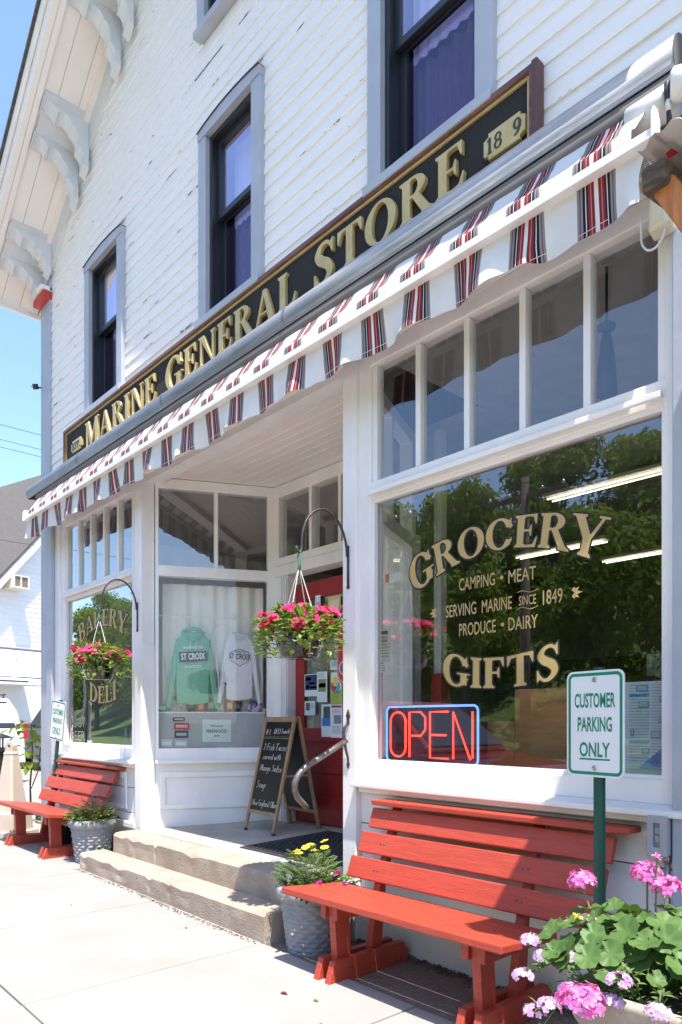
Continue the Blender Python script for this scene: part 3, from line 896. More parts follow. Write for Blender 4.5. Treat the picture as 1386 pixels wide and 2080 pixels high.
# clapboards, one board per run between windows
row = 0
z = SID_Z0
while z < 8.6:
    za, zb = z, z + EXPO
    zm = (za + zb) / 2
    reach = (8.05 - 4.6) - (zm - 6.46) / SLOPE if zm > 6.2 else 99
    lft = max(XL + .25, XC - reach - .03); rgt = min(XR - .2, XC + reach + .03)
    cuts = [(w[0] + .02, w[1] - .02) for w in WINS if za < w[3] + .03 and zb > w[2] - .03]
    segs = []; a = lft
    for c0, c1 in sorted(cuts):
        segs.append((a, c0)); a = c1
    segs.append((a, rgt))
    for (a, b) in segs:
        if b - a < .05: continue
        parts = [(a, b)]
        if b - a > 2.6:
            q = a + (b - a) * random.uniform(.3, .7); parts = [(a, q - .0015), (q + .0015, b)]
        for (p, q) in parts:
            lip = 0.014 + random.uniform(-.002, .003); e = random.uniform(-.002, .002)
            m_ = MB()
            yb, yt = WALL - lip, WALL - .004
            m_.add([(p, yb, za + e), (q, yb, za - e), (q, yt, zb + .004), (p, yt, zb + .004),
                    (p, yb + .012, za + e - .002), (q, yb + .012, za - e - .002)],
                   [(0, 1, 2, 3), (4, 5, 1, 0), (0, 3, 4), (1, 5, 2)])
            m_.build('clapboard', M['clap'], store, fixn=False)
    z += EXPO; row += 1

# corner boards
box('corner_board', M['trim'], store, XL, XL + .27, -.065, 0.02, zg(XL), 6.20, .006)
box('corner_board', M['trim'], store, XL - .006, XL + .02, -.02, 0.30, zg(XL), 6.20)
box('corner_board', M['trim'], store, XR - .22, XR, -.065, 0.02, 0, 6.20, .006)
# red and white cap where the corner board meets the eave
box('corner_cap', M['red_trim'], store, XL - .03, XL + .285, -.14, 0.05, 5.945, 6.03, .012)
box('corner_cap', M['white'], store, XL + .12, XL + .27, -.16, -.02, 6.035, 6.09, .012)

# upstairs windows
def up_window(x0, x1, z0, z1, peak=.032, meet=None):
    w = MB(); c = .105
    y0 = -.085
    zt = z1 - .02
    wn_ = MB()
    wn_.box(x0 - .01, x1 + .01, y0 - .03, .02, z0 - .05, z0 + .005)
    frame = wn_.build('window', M['trim'], store, bevel=.005)
    box('side_casing', M['trim'], frame, x0, x0 + c, y0, 0.0, z0 + .006, z1 - .051, .005)
    box('side_casing', M['trim'], frame, x1 - c, x1, y0, 0.0, z0 + .006, z1 - .051, .005)
    # slightly peaked head casing
    arc = [(x0, z1 - .05), (x0, z1 + .01)] + [(x0 + (x1 - x0) * t, z1 + .01 + peak * math.sin(math.pi * t) ** .8) for t in (0.12, .25, .38, .5, .62, .75, .88)] + [(x1, z1 + .01), (x1, z1 - .05)]
    h = MB(); h.prism(arc, lambda u, v, d: (u, d, v), y0 - .006, 0.0)
    hd = h.build('head_casing', M['trim'], frame)
    dm = MB()
    top = arc[1:-1]
    for (a, b) in zip(top[:-1], top[1:]):
        dm.add([(a[0], y0 - .014, a[1] + .001), (b[0], y0 - .014, b[1] + .001), (b[0], -.02, b[1] + .001), (a[0], -.02, a[1] + .001),
                (a[0], y0 - .014, a[1] + .008), (b[0], y0 - .014, b[1] + .008), (b[0], -.02, b[1] + .008), (a[0], -.02, a[1] + .008)],
               [(3, 2, 1, 0), (4, 5, 6, 7), (0, 1, 5, 4), (1, 2, 6, 5), (2, 3, 7, 6), (3, 0, 4, 7)])
    dm.build('red_drip_edge', M['signmaroon'], frame)
    a, b = x0 + c, x1 - c; zb = z0 + .005; zt = z1 - .05
    t = .035
    ring('frame', M['sash'], frame, (a, b, zb, zt), [(a + t, b - t, zb + t, zt - t)], -.045, .09)
    zm = meet if meet else (zb + zt) / 2
    t2 = .045; aa, bb = a + t, b - t
    for (q0, q1, yy) in ((zm - .015, zt - t, .0), (zb + t, zm + .03, .045)):
        ring('sash', M['sash'], frame, (aa, bb, q0, q1), [(aa + t2, bb - t2, q0 + t2, q1 - t2)], yy, yy + .03, .003)
    box('pane', M['glass_up'], frame, aa + t2 - .002, bb - t2 + .002, .012, .016, zm + .02, zt - t - t2 + .002)
    box('pane', M['glass_low'], frame, aa + t2 - .002, bb - t2 + .002, .057, .061, zb + t + t2 - .002, zm - .013)
    cu = MB(); n = 40
    for i in range(n):
        xa = aa + (bb - aa) * i / n; xb = aa + (bb - aa) * (i + 1) / n
        ya = .16 + .008 * math.sin(i * 1.25); yb_ = .16 + .008 * math.sin((i + 1) * 1.25)
        cu.quad((xa, ya, zm), (xb, yb_, zm), (xb, yb_, zt), (xa, ya, zt))
    cu.build('blind', M['curtain_lav'], frame, smooth=True)
    cu = MB()
    for i in range(n):
        xa = aa + (bb - aa) * i / n; xb = aa + (bb - aa) * (i + 1) / n
        ya = .20 + .02 * math.sin(i * .9); yb_ = .20 + .02 * math.sin((i + 1) * .9)
        cu.quad((xa, ya, zb), (xb, yb_, zb), (xb, yb_, zm), (xa, ya, zm))
    cu.build('curtain', M['curtain_pur'], frame, smooth=True)
for (a, b, c_, d_) in WINS[:3]:
    up_window(a, b, c_, d_, meet=5.13)
up_window(*WINS[3])
# dark rooms behind the upstairs glass
box('upper_floor', M['shelfdark'], store, XL + .14, XR - .14, .12, 4.0, 3.62, 3.70)
box('upper_partition', M['shelfdark'], store, XL + .14, XR - .14, 3.9, 4.0, 3.70, 8.4)

# roof: rake soffit boards, fascia, frieze, shingles
def rake(sgn):
    xe = XC + sgn * (abs(XL - XC) + .34); xa = XC
    ze, za_ = zs(xe), zs(xa)
    def strip(name, m, y0, y1, d0, d1, bev=0.0):
        """slab following the slope between normal offsets d0 and d1 above the soffit line"""
        k = MB()
        k.add([(xe, y0, ze + d0), (xa, y0, za_ + d0), (xa, y1, za_ + d0), (xe, y1, ze + d0),
               (xe, y0, ze + d1), (xa, y0, za_ + d1), (xa, y1, za_ + d1), (xe, y1, ze + d1)],
              [(3, 2, 1, 0), (4, 5, 6, 7), (0, 1, 5, 4), (1, 2, 6, 5), (2, 3, 7, 6), (3, 0, 4, 7)])
        return k.build(name, m, store, bevel=bev)
    # three soffit boards with open joints
    ys = [-OV + .12, -.385, -.19, 0.02]
    for a, b in zip(ys[:-1], ys[1:]):
        strip('soffit_board', M['cream'], a + .002, b - .002, 0.0, .02)
    strip('soffit_backing', M['dark_line'], -OV + .1, .02, .022, .05)
    strip('rake_lookout', M['cream'], -OV + .06, -OV + .118, -.035, .03, .006)
    strip('rake_fascia', M['cream'], -OV, -OV + .058, -.045, .17, .006)
    strip('rake_crown', M['white'], -OV - .035, -OV - .001, .10, .20, .01)
    strip('roofing', M['roof'], -OV - .06, 11.3, .205, .235)
    strip('roof_deck', M['cream'], -OV + .06, 11.2, .06, .16)
    # frieze board on the wall under the soffit
    k = MB()
    k.add([(xe - sgn * .34, -.075, zs(xe - sgn * .34) - .27), (xa, -.075, za_ - .27), (xa, -.028, za_ - .27), (xe - sgn * .34, -.028, zs(xe - sgn * .34) - .27),
           (xe - sgn * .34, -.075, zs(xe - sgn * .34)), (xa, -.075, za_), (xa, -.028, za_), (xe - sgn * .34, -.028, zs(xe - sgn * .34))],
          [(3, 2, 1, 0), (4, 5, 6, 7), (0, 1, 5, 4), (1, 2, 6, 5), (2, 3, 7, 6), (3, 0, 4, 7)])
    k.build('frieze_board', M['wtrim'], store)
    k = MB()
    k.beam((xe - sgn * .05, -.10, zs(xe - sgn * .05) - .02), (xa, -.10, za_ - .02), .05, .05)
    k.build('bed_moulding', M['cream'], store)
    # eave end board and the side eave
    box('eave_soffit', M['cream'], store, min(xe, xe - sgn * .36), max(xe, xe - sgn * .36), .03, 11.1, ze - .01, ze + .03)
    box('eave_fascia', M['cream'], store, min(xe, xe + sgn * .03), max(xe, xe + sgn * .03), -OV, 11.1, ze - .05, ze + .16)
rake(-1); rake(1)

# paired scalloped brackets under the rake
def bracket_profile(Lh, Lv):
    # (y, z): y = 0 wall, -Lh outwards; z = 0 soffit, -Lv down
    def wave(a, b, n, amp):
        out = []
        d = Vector((b[0] - a[0], b[1] - a[1])); nrm = Vector((-d.y, d.x)).normalized()
        for i in range(1, n * 8):
            t = i / (n * 8)
            out.append((a[0] + d.x * t + nrm.x * amp * abs(math.sin(math.pi * n * t)) ** .7, a[1] + d.y * t + nrm.y * amp * abs(math.sin(math.pi * n * t)) ** .7))
        return out
    p = [(0.0, 0.0), (-Lh, 0.0), (-Lh, -.075)]
    p += wave((-Lh, -.075), (-.16, -.15), 2, .045)
    p += [(-.16, -.15)]
    p += wave((-.16, -.15), (-.06, -Lv), 2, .035)
    p += [(-.06, -Lv), (0.0, -Lv - .03)]
    return p
for xb in (-8.10, -7.10, -6.12, -5.14, -4.06, -3.08, -2.10, -1.10):
    for dx in (-.13, .13):
        x = xb + dx
        m_ = MB()
        z0 = zs(x) - .005
        m_.prism(bracket_profile(.44, .30 if abs(xb + 8.1) < .1 or abs(xb + 1.1) < .1 else .46), lambda u, v, d: (d, u - .078, z0 + v + (d - x) * SLOPE * (1 if x < XC else -1)), x - .05, x + .05)
        m_.build('bracket', M['wtrim'], store)
    m_ = MB(); z0 = zs(xb)
    sg = 1 if xb < XC else -1
    m_.add([(xb - .21, -.5, z0 - .21 * SLOPE * sg - .03), (xb + .21, -.5, z0 + .21 * SLOPE * sg - .03), (xb + .21, -.08, z0 + .21 * SLOPE * sg - .03), (xb - .21, -.08, z0 - .21 * SLOPE * sg - .03),
            (xb - .21, -.5, z0 - .21 * SLOPE * sg - .002), (xb + .21, -.5, z0 + .21 * SLOPE * sg - .002), (xb + .21, -.08, z0 + .21 * SLOPE * sg - .002), (xb - .21, -.08, z0 - .21 * SLOPE * sg - .002)],
           [(3, 2, 1, 0), (4, 5, 6, 7), (0, 1, 5, 4), (1, 2, 6, 5), (2, 3, 7, 6), (3, 0, 4, 7)])
    m_.build('bracket_plate', M['wtrim'], store)

# ---- shop front
RW = (-2.98, -1.28); LW = (-7.63, -6.05)
PZ = 0.37                                           # porch floor
def shop_window(x0, x1, tex='glass'):
    zb, zt, tb, tt = 1.06, 2.585, 2.688, 3.365
    root = ring('shop_window', M['white'], store, (x0 - .10, x1 + .10, .96, 3.46), [(x0, x1, zb, zt), (x0, x1, tb, tt)], -.045, .06, .006)
    mo = MB(); mo.box(x0 + .001, x1 - .001, -.075, -.056, zt + .02, zt + .05)
    mo.build('transom_moulding', M['white'], root, bevel=.006)
    box('pane', M[tex], root, x0 - .004, x1 + .004, 0.0, .005, zb - .004, zt + .004)
    bd = .018
    ring('glazing_bead', M['white'], root, (x0, x1, zb, zt), [(x0 + bd, x1 - bd, zb + bd, zt - bd)], -.03, -.002)
    n = 5; gap = .036; wpan = ((x1 - x0) - gap * (n + 1)) / n
    for i in range(n + 1):
        xa = x0 + i * (wpan + gap)
        box('mullion', M['white'], root, xa, xa + gap, -.03, .03, tb, tt, .006)
    for i in range(n):
        xa = x0 + gap + i * (wpan + gap)
        box('pane', M['glass_old'], root, xa - .003, xa + wpan + .003, 0.0, .004, tb - .003, tt + .003)
    return root
shop_window(*RW); shop_window(*LW)

# sills, panels and boards below the windows
def bulkhead(x0, x1, zlo):
    s = MB()
    s.add([(x0, -.125, .918), (x1, -.125, .918), (x1, -.02, .918), (x0, -.02, .918), (x0, -.125, .945), (x1, -.125, .945), (x1, -.02, .965), (x0, -.02, .965)],
          [(3, 2, 1, 0), (4, 5, 6, 7), (0, 1, 5, 4), (1, 2, 6, 5), (2, 3, 7, 6), (3, 0, 4, 7)])
    s.build('window_sill', M['white_worn'], store, bevel=.006)
    box('sill_moulding', M['white'], store, x0 + .02, x1 - .02, -.075, -.02, .885, .917, .008)
    zz = [.884, .70, .47, .24, zlo]
    for i in range(len(zz) - 1):
        if zz[i] - zz[i + 1] < .03: continue
        box('wall_board', M['white_worn'], store, x0, x1, -.032 + .003 * (i % 2), .05, zz[i + 1] + .003, zz[i] - .003, .004)
    box('wall_backing', M['dark_line'], store, x0, x1, .052, .08, zlo, .95)
bulkhead(-3.074, -1.18, -.02)
bulkhead(-7.75, -5.93, .40)
box('base_ledge', M['white_worn'], store, -7.75, -5.93, -.085, .05, .345, .398, .008)
box('foundation', M['concrete'], store, XL + .27, -5.80, -.03, .10, -.05, .343)
# panel frame on the left bulkhead
ring('panel_frame', M['white'], store, (-7.35, -6.15, .50, .84), [(-7.31, -6.19, .53, .78)], -.05, -.036, .004)

# end pilasters and the two entrance posts
box('pilaster', M['white'], store, XL + .27, -7.73, -.06, .05, .06, 3.46, .006)
box('pilaster', M['trim'], store, XL + .27, XL + .42, -.10, -.061, zg(XL), 3.42, .006)
box('pilaster', M['white'], store, -1.178, XR, -.06, .05, -.05, 3.46, .006)
box('pilaster', M['trim'], store, -1.228, XR, -.10, -.061, -.05, 3.40, .006)
box('entrance_post', M['white'], store, -5.93, -5.81, -.075, .055, .33, 3.46, .006)
box('entrance_post', M['white'], store, -3.19, -3.075, -.075, .055, -.03, 3.46, .006)
pl = MB(); pl.box(-5.815, -5.80, -.08, .052, .35, 1.97); pl.build('post_facing', M['white'], store, bevel=.003)
# header beam over the shop front and its mouldings
box('header_beam', M['white_worn'], store, XL + .27, XR, -.085, .10, 3.461, 3.62, .006)
box('header_moulding', M['cream'], store, XL + .27, XR, -.115, -.086, 3.50, 3.545, .008)

# recessed entrance
P0 = Vector((-5.81, .06)); P1 = Vector((-5.34, 1.02))
Q0 = Vector((-3.19, .06)); Q1 = Vector((-3.66, 1.02))
cl = MB()
cl.prism([(-5.80, -.07), (-3.20, -.07), (-3.20, .06), (-3.66, 1.03), (-5.34, 1.03), (-5.80, .06)], lambda u, v, d: (u, v, d), 3.455, 3.475)
cl.build('entrance_ceiling', M['cream'], store)
cb = MB()
for k in range(1, 12):
    y = -.06 + k * .09
    xl = -5.80 if y < .06 else -5.80 + (y - .06) * .48
    cb.box(xl, -9.0 - xl, y - .0025, y + .0025, 3.4525, 3.4555)
cb.build('beadboard_groove', M['cream'], store)['kind'] = 'stuff'
def wall_fn(A, B):
    d = (B - A).normalized(); n = Vector((d.y, -d.x))
    return d, (lambda x, y, z: (A.x + d.x * x + n.x * -z, A.y + d.y * x + n.y * -z, y))
def display_wall(A, B, flip, name):
    Lw = (B - A).length
    d = (B - A).normalized(); n = Vector((d.y, -d.x)) if not flip else Vector((-d.y, d.x))   # outward, towards the porch
    def hx(mb, a, b, z0, z1, o0, o1):
        q = lambda s_, o_, z_: (A.x + d.x * s_ + n.x * o_, A.y + d.y * s_ + n.y * o_, z_)
        mb.hexa([q(a, o1, z0), q(b, o1, z0), q(b, o0, z0), q(a, o0, z0)], [q(a, o1, z1), q(b, o1, z1), q(b, o0, z1), q(a, o0, z1)])
    wfn = lambda o1: (lambda u, v, dd_: (A.x + d.x * u + n.x * (o1 - .08 + dd_), A.y + d.y * u + n.y * (o1 - .08 + dd_), v))
    hm = Lw * .5
    root = ring(name, M['white'], store, (0, Lw, .945, 3.45), [(.03, Lw - .07, 1.06, 2.585), (.03, hm - .02, 2.68, 3.36), (hm + .015, Lw - .07, 2.68, 3.36)], 0, .08, .005, fn=wfn(.03))
    s_ = MB(); hx(s_, 0.0, Lw - .0, .925, .958, -.02, .085); s_.build('sill', M['white_worn'], root, bevel=.006)
    p = MB(); hx(p, .0, Lw, .34, .924, -.03, .012); p.build('lower_panel', M['white_worn'], root, bevel=.004)
    ring('panel_frame', M['white'], root, (.05, Lw - .06, .52, .85), [(.09, Lw - .10, .56, .80)], 0, .013, .004, fn=lambda u, v, dd_: (A.x + d.x * u + n.x * (.013 + dd_), A.y + d.y * u + n.y * (.013 + dd_), v))
    for (z0, z1, a, b) in ((1.055, 2.59, .026, Lw - .066), (2.676, 3.364, .026, Lw * .5 - .016), (2.676, 3.364, Lw * .5 + .011, Lw - .066)):
        k = MB(); hx(k, a, b, z0, z1, 0.0, .004); k.build('pane', M['glass_disp' if z0 < 2 else 'glass'], root)
    return root
display_wall(P0, P1, False, 'display_window')
display_wall(Q0, Q1, True, 'display_window')
# door wall
DX0, DX1 = -5.12, -4.21
box('door_jamb', M['white'], store, P1.x, DX0, 1.0, 1.16, PZ, 2.62, .006)
for k in range(3):
    box('jamb_bead', M['white'], store, DX0 - .02 - k * .035, DX0 - .004 - k * .035, .985, .999, PZ, 2.60, .003)
box('door_jamb', M['white'], store, DX1, Q1.x, 1.0, 1.16, PZ, 2.62, .006)
box('door_head', M['white'], store, P1.x, Q1.x, .995, 1.16, 2.621, 2.72, .006)
TP = ((P1.x + .09, -4.818), (-4.782, -4.438), (-4.402, -4.038), (-4.002, Q1.x - .09))
tro = ring('door_transom', M['white'], store, (P1.x, Q1.x, 2.721, 3.45), [(a, b, 2.79, 3.34) for a, b in TP], 1.0, 1.10, .005)
for a, b in ((P1.x + .09, -4.818), (-4.782, -4.438), (-4.402, -4.038), (-4.002, Q1.x - .09)):
    box('pane', M['glass_old'], tro, a - .003, b + .003, 1.045, 1.049, 2.787, 3.343)
# red door
ya, yb = 1.085, 1.125; zd0, zd1 = PZ + .035, 2.535
door = ring('door', M['door'], store, (DX0 + .01, DX1 - .01, zd0, zd1), [(DX0 + .13, DX1 - .13, 1.24, zd1 - .15), (DX0 + .13, DX1 - .13, .91, 1.12), (DX0 + .13, DX1 - .13, zd0 + .24, .85)], ya, yb, .004)
box('panel', M['door'], door, DX0 + .12, DX1 - .12, ya + .016, yb - .005, zd0 + .23, .86)
box('panel', M['door'], door, DX0 + .12, DX1 - .12, ya + .016, yb - .005, .90, 1.13)
box('pane', M['glass'], door, DX0 + .128, DX1 - .128, ya + .02, ya + .024, 1.238, zd1 - .148)
cu = MB(); n = 50
for i in range(n):
    xa = DX0 + .12 + .69 * i / n; xb = DX0 + .12 + .69 * (i + 1) / n
    f_ = lambda k: 1.145 + .007 * math.sin(k * 1.5)
    cu.quad((xa, f_(i), 1.22), (xb, f_(i + 1), 1.22), (xb, f_(i + 1), 2.42), (xa, f_(i), 2.42))
cu.build('door_curtain', M['panelcurt'], door, smooth=True)
kn = MB(); kn.tube([(DX1 - .07, 1.085, 1.30), (DX1 - .07, 1.05, 1.30)], .012); kn.ball((DX1 - .07, 1.04, 1.30), .028); kn.build('door_knob', M['bolt'], door, smooth=True)

# porch slab and steps
po = MB()
po.add([(-5.81, -.10, 0), (-3.08, -.10, 0), (-3.08, 1.2, 0), (-5.81, 1.2, 0), (-5.81, -.10, .352), (-3.08, -.10, .352), (-3.08, 1.2, .40), (-5.81, 1.2, .40)],
       [(3, 2, 1, 0), (4, 5, 6, 7), (0, 1, 5, 4), (1, 2, 6, 5), (2, 3, 7, 6), (3, 0, 4, 7)])
po.build('porch_floor', M['porch'], store)
def rough_step(name, x0, x1, y0, y1, z0, z1, amp, seed, chip):
    """cast step: nosing worn, a few broken bites out of the edge"""
    rnd = random.Random(seed)
    n = 90
    rows = []
    ph = [rnd.uniform(0, 6.3) for _ in range(6)]
    bites = [(rnd.uniform(x0, x1), rnd.uniform(.03, .16), rnd.uniform(.3, 1.0)) for _ in range(chip)]
    vs = []; fs = []
    for i in range(n + 1):
        x = x0 + (x1 - x0) * i / n
        w = sum(math.sin(x * (5 + 7 * k) + ph[k]) / (k + 1.5) for k in range(6)) * amp
        b = sum(s_ * max(0, 1 - abs(x - c) / w_) for c, w_, s_ in bites)
        b = min(b, 1.2)
        ex = .014 + b * .02
        prof = [(y1, z1), (y0 + ex + .05, z1), (y0 + ex * 1.0 + w * .3, z1 - .004 - b * .008), (y0 + w * .5 + b * .006, z1 - ex - b * .012), (y0 + w + b * .012, z1 - .07 - b * .02), (y0 + .6 * w, (z0 + z1) / 2), (y0 - .2 * w, z0)]
        for (y, z_) in prof:
            vs.append((x, y, z_ + (zg(x) if z_ == z0 else 0)))
    m = 7
    for i in range(n):
        for k in range(m - 1):
            fs.append((i * m + k, i * m + k + 1, (i + 1) * m + k + 1, (i + 1) * m + k))
    mb = MB().add(vs, fs)
    for i in (0, n):
        mb.add([vs[i * m + k] for k in range(m)] + [(vs[i * m][0], y1, z0)], [tuple(range(m + 1))])
    return mb.build(name, M['concrete'], store, smooth=False)
rough_step('entrance_step', -5.84, -3.36, -.315, -.098, -.05, .355, .0035, 3, 7)
rough_step('entrance_step', -6.02, -3.36, -.53, -.31, -.06, .185, .004, 5, 6)
cr = MB(); cr.box(-5.5, -4.6, -.103, -.099, .354, .3565); cr.build('porch_joint', M['dark_line'], store)
# earth and leaf litter gathered along the wall foot
dl = MB(); rnd = random.Random(4)
for i in range(900):
    x = rnd.uniform(-3.3, -1.0); y = -.035 - abs(rnd.gauss(0, .05)); s_ = rnd.uniform(.004, .012)
    a = rnd.uniform(0, 6.3)
    dl.quad((x + s_ * math.cos(a), y + s_ * math.sin(a), zg(x) + rnd.uniform(-.004, .008)), (x - s_ * math.sin(a), y + s_ * math.cos(a), zg(x) + .004),
            (x - s_ * math.cos(a), y - s_ * math.sin(a), zg(x) + rnd.uniform(-.004, .008)), (x + s_ * math.sin(a), y - s_ * math.cos(a), zg(x) + .006))
for i in range(420):
    x = rnd.uniform(-6.0, -3.4); y = -.545 - abs(rnd.gauss(0, .018)); s_ = rnd.uniform(.003, .008); a = rnd.uniform(0, 6.3); z_ = zg(x) + .003
    dl.quad((x + s_ * math.cos(a), y + s_ * math.sin(a), z_), (x - s_ * math.sin(a), y + s_ * math.cos(a), z_ + .002), (x - s_ * math.cos(a), y - s_ * math.sin(a), z_), (x + s_ * math.sin(a), y - s_ * math.cos(a), z_ + .003))
o = dl.build('leaf_litter', M['dirt'], fixn=False)
o['kind'] = 'stuff'; tag(o, 'brown leaf litter and grit along the foot of the right wall and lower step', 'litter')

# shop interior
box('shop_floor', M['interior_floor'], store, XL + .15, XR - .15, .10, 10.9, .30, .34)
ic = MB(); ic.box(XL + .15, XR - .15, 1.2, 10.9, 3.50, 3.56); ic.box(XL + .15, -5.95, .11, 1.2, 3.50, 3.56); ic.box(-3.07, XR - .15, .11, 1.2, 3.50, 3.56)
ic.build('shop_ceiling', M['interior_ceiling'], store)
box('shop_inner_wall', M['interior_wall'], store, XL + .16, XR - .16, 8.0, 8.1, .34, 3.5)

# ------------------------------------------------------------ name board above the awning
SX0, SX1, SZ0, SZ1 = -7.52, -1.83, 3.86, 4.33
sign = thing('shop_name_board', 'long black name board with carved gold lettering and brown frame above the awning', 'sign', ((SX0 + SX1) / 2, -.06, SZ0))
box('panel', M['signblack'], sign, SX0 + .04, SX1 - .035, -.078, -.052, SZ0 + .03, SZ1 - .035)
ring('frame', M['signwood'], sign, (SX0, SX1 - .034, SZ0, SZ1), [(SX0 + .035, SX1 - .05, SZ0 + .03, SZ1 - .033)], -.105, -.05, .006)
box('frame_end', M['signmaroon'], sign, SX1 - .033, SX1, -.112, -.05, SZ0 - .002, SZ1 + .004, .006)
ring('gold_fillet', M['gold'], sign, (SX0 + .036, SX1 - .051, SZ0 + .031, SZ1 - .034), [(SX0 + .05, SX1 - .065, SZ0 + .045, SZ1 - .049)], -.090, -.079)
def serif_run(text, x0, x1, z0, h, cap_h, cap_drop, gap, wordgap):
    """laid-out glyphs: list of (char, x, z, height)"""
    adv = []; x = 0.0; out = []
    first = True
    for ch in text:
        if ch == ' ':
            x += wordgap; first = True; continue
        hh = cap_h if first else h
        w = glyph(ch)[1] * hh
        out.append((ch, x, (-cap_drop if first else 0.0), hh, w)); x += w + gap
        first = False
    tot = x - gap; k = (x1 - x0) / tot
    return [(c, x0 + xx * k, z0 + dz, hh, k) for c, xx, dz, hh, w in out]
for ch, x, zz, hh, k in serif_run('MARINE GENERAL STORE', -6.95, -2.25, 3.985, .235, .262, .015, .022, .13):
    lp, w = glyph(ch)
    lp = [[(px * hh * k, py * hh) for px, py in l] for l in lp]
    loops_mb(lp, facade_fn(x, -.079, zz), .020, .004).build('letter', M['gold'], sign)
def plaque(x0, x1, z0, z1, txt, h, x_txt, m):
    c = .028
    poly = [(x0 + c, z0), (x1 - c, z0), (x1 - c, z0 + c * .6), (x1, z0 + c), (x1, z1 - c), (x1 - c, z1 - c * .6), (x1 - c, z1), (x0 + c, z1), (x0 + c, z1 - c * .6), (x0, z1 - c), (x0, z0 + c), (x0 + c, z0 + c * .6)]
    loops_mb([poly], lambda u, v, d: (u, -.079 - d, v), .016, .004).build('plaque', M['gold'], sign)
    for ch, xx in zip(txt, x_txt):
        lp, w = glyph(ch)
        loops_mb([[(px * h, py * h) for px, py in l] for l in lp], facade_fn(xx, -.1035, (z0 + z1) / 2 - h / 2), .003, 0).build('numeral', M['darkgreen_ink'], sign)
plaque(-2.135, -1.90, 4.02, 4.15, '189', .075, (-2.112, -2.072, -1.965), None)   # one digit has fallen off
plaque(-7.30, -7.04, 4.03, 4.15, 'EST.', .07, (-7.27, -7.21, -7.155, -7.09), None)

# ------------------------------------------------------------ awning
AX0, AX1 = -8.02, -1.20
aw = thing('awning', 'half-rolled awning with white, maroon and black stripes under a galvanised hood', 'awning', ((AX0 + AX1) / 2, 0, 3.4))
# galvanised half-round hood
hd = MB(); n = 14; HX0, HX1 = -8.30, -1.175
prof = [(-.03, 3.945)] + [(-.118 - .100 * math.sin(R(a)), 3.848 + .097 * math.cos(R(a))) for a in range(0, 125, 12)] + [(-.205, 3.785), (-.200, 3.78)]
for i in range(len(prof) - 1):
    (ya, za), (yb, zb) = prof[i], prof[i + 1]
    hd.quad((HX0, ya, za), (HX1, ya, za), (HX1, yb, zb), (HX0, yb, zb))
o = hd.build('hood', M['galv'], aw, smooth=True)
sm = o.modifiers.new('thick', 'SOLIDIFY'); sm.thickness = .003
for xe in (HX0, HX1):
    e_ = MB(); e_.prism([(y, z_) for y, z_ in prof] + [(-.03, 3.80)], lambda u, v, d: (d, u, v), xe - (.004 if xe == HX0 else .0), xe + (.0 if xe == HX0 else .004))
    e_.build('hood_end_cap', M['awnunder'], aw)
for xs_ in (-6.9, -5.2, -3.6):
    sb = MB(); sb.box(xs_ - .012, xs_ + .012, -.228, -.20, 3.80, 3.86); 
    rs = MB()
    for i in range(len(prof) - 3):
        (ya, za), (yb, zb) = prof[i], prof[i + 1]
        rs.quad((xs_ - .012, ya - .004, za + .004), (xs_ + .012, ya - .004, za + .004), (xs_ + .012, yb - .004, zb + .003), (xs_ - .012, yb - .004, zb + .003))
    rs.build('hood_seam', M['galv'], aw, smooth=True)
bk = MB(); bk.box(HX0 + .05, HX1 - .02, -.125, -.032, 3.622, 3.80); bk.build('backing_board', M['awnunder'], aw)
rl_ = MB(); rl_.tube([(AX0 - .02, -.155, 3.745), (AX1 + .06, -.155, 3.745)], .052, 14); rl_.build('roller', M['awnunder'], aw, smooth=True)
rl_ = MB(); rl_.tube([(AX1 - .16, -.168, 3.69), (AX1 + .02, -.168, 3.69)], .062, 14); rl_.build('roller_end', M['white_plastic'], aw, smooth=True)
for xa in (-7.4, -5.6, -3.9, -2.0):
    ar = MB(); ar.beam((xa, -.10, 3.66), (xa - .30, -.27, 3.56), .03, .022); ar.build('folding_arm', M['awnbar'], aw)
# fabric: roof sheet then lip over the bar
fb = MB(); nx = 220
def fy(x): return .004 * math.sin(x * 19.7) + .003 * math.sin(x * 41)
rows = []
for i in range(nx + 1):
    x = AX0 + .02 + (AX1 - AX0 - .10) * i / nx
    r_ = []
    for t in np.linspace(0, 1, 7):
        y = -.180 + (-.305 + .180) * t; z_ = 3.742 + (3.555 - 3.742) * t - .012 * math.sin(math.pi * t) + fy(x + t) * math.sin(math.pi * t)
        r_.append((x, y, z_))
    r_ += [(x, -.322, 3.548), (x, -.330, 3.535), (x, -.331, 3.499)]
    rows += r_
m = 10
fb.add(rows, [(i * m + k, (i + 1) * m + k, (i + 1) * m + k + 1, i * m + k + 1) for i in range(nx) for k in range(m - 1)])
fb.build('fabric', M['stripes'], aw, smooth=True)
box('front_bar', M['awnbar'], aw, AX0, AX1, -.336, -.285, 3.455, 3.497, .006)
box('front_bar_lip', M['awnbar'], aw, AX0, AX1, -.342, -.3365, 3.455, 3.465)
for xe in (AX0 - .006, AX1 + .001):
    c_ = MB(); c_.prism([(-.345, 3.455), (-.280, 3.455), (-.280, 3.54), (-.30, 3.575), (-.33, 3.575), (-.345, 3.54)], lambda u, v, d: (d, u, v), xe, xe + .006); c_.build('bar_end_cap', M['white_plastic'], aw)
va = MB(); rows = []; m = 8; nx = 300
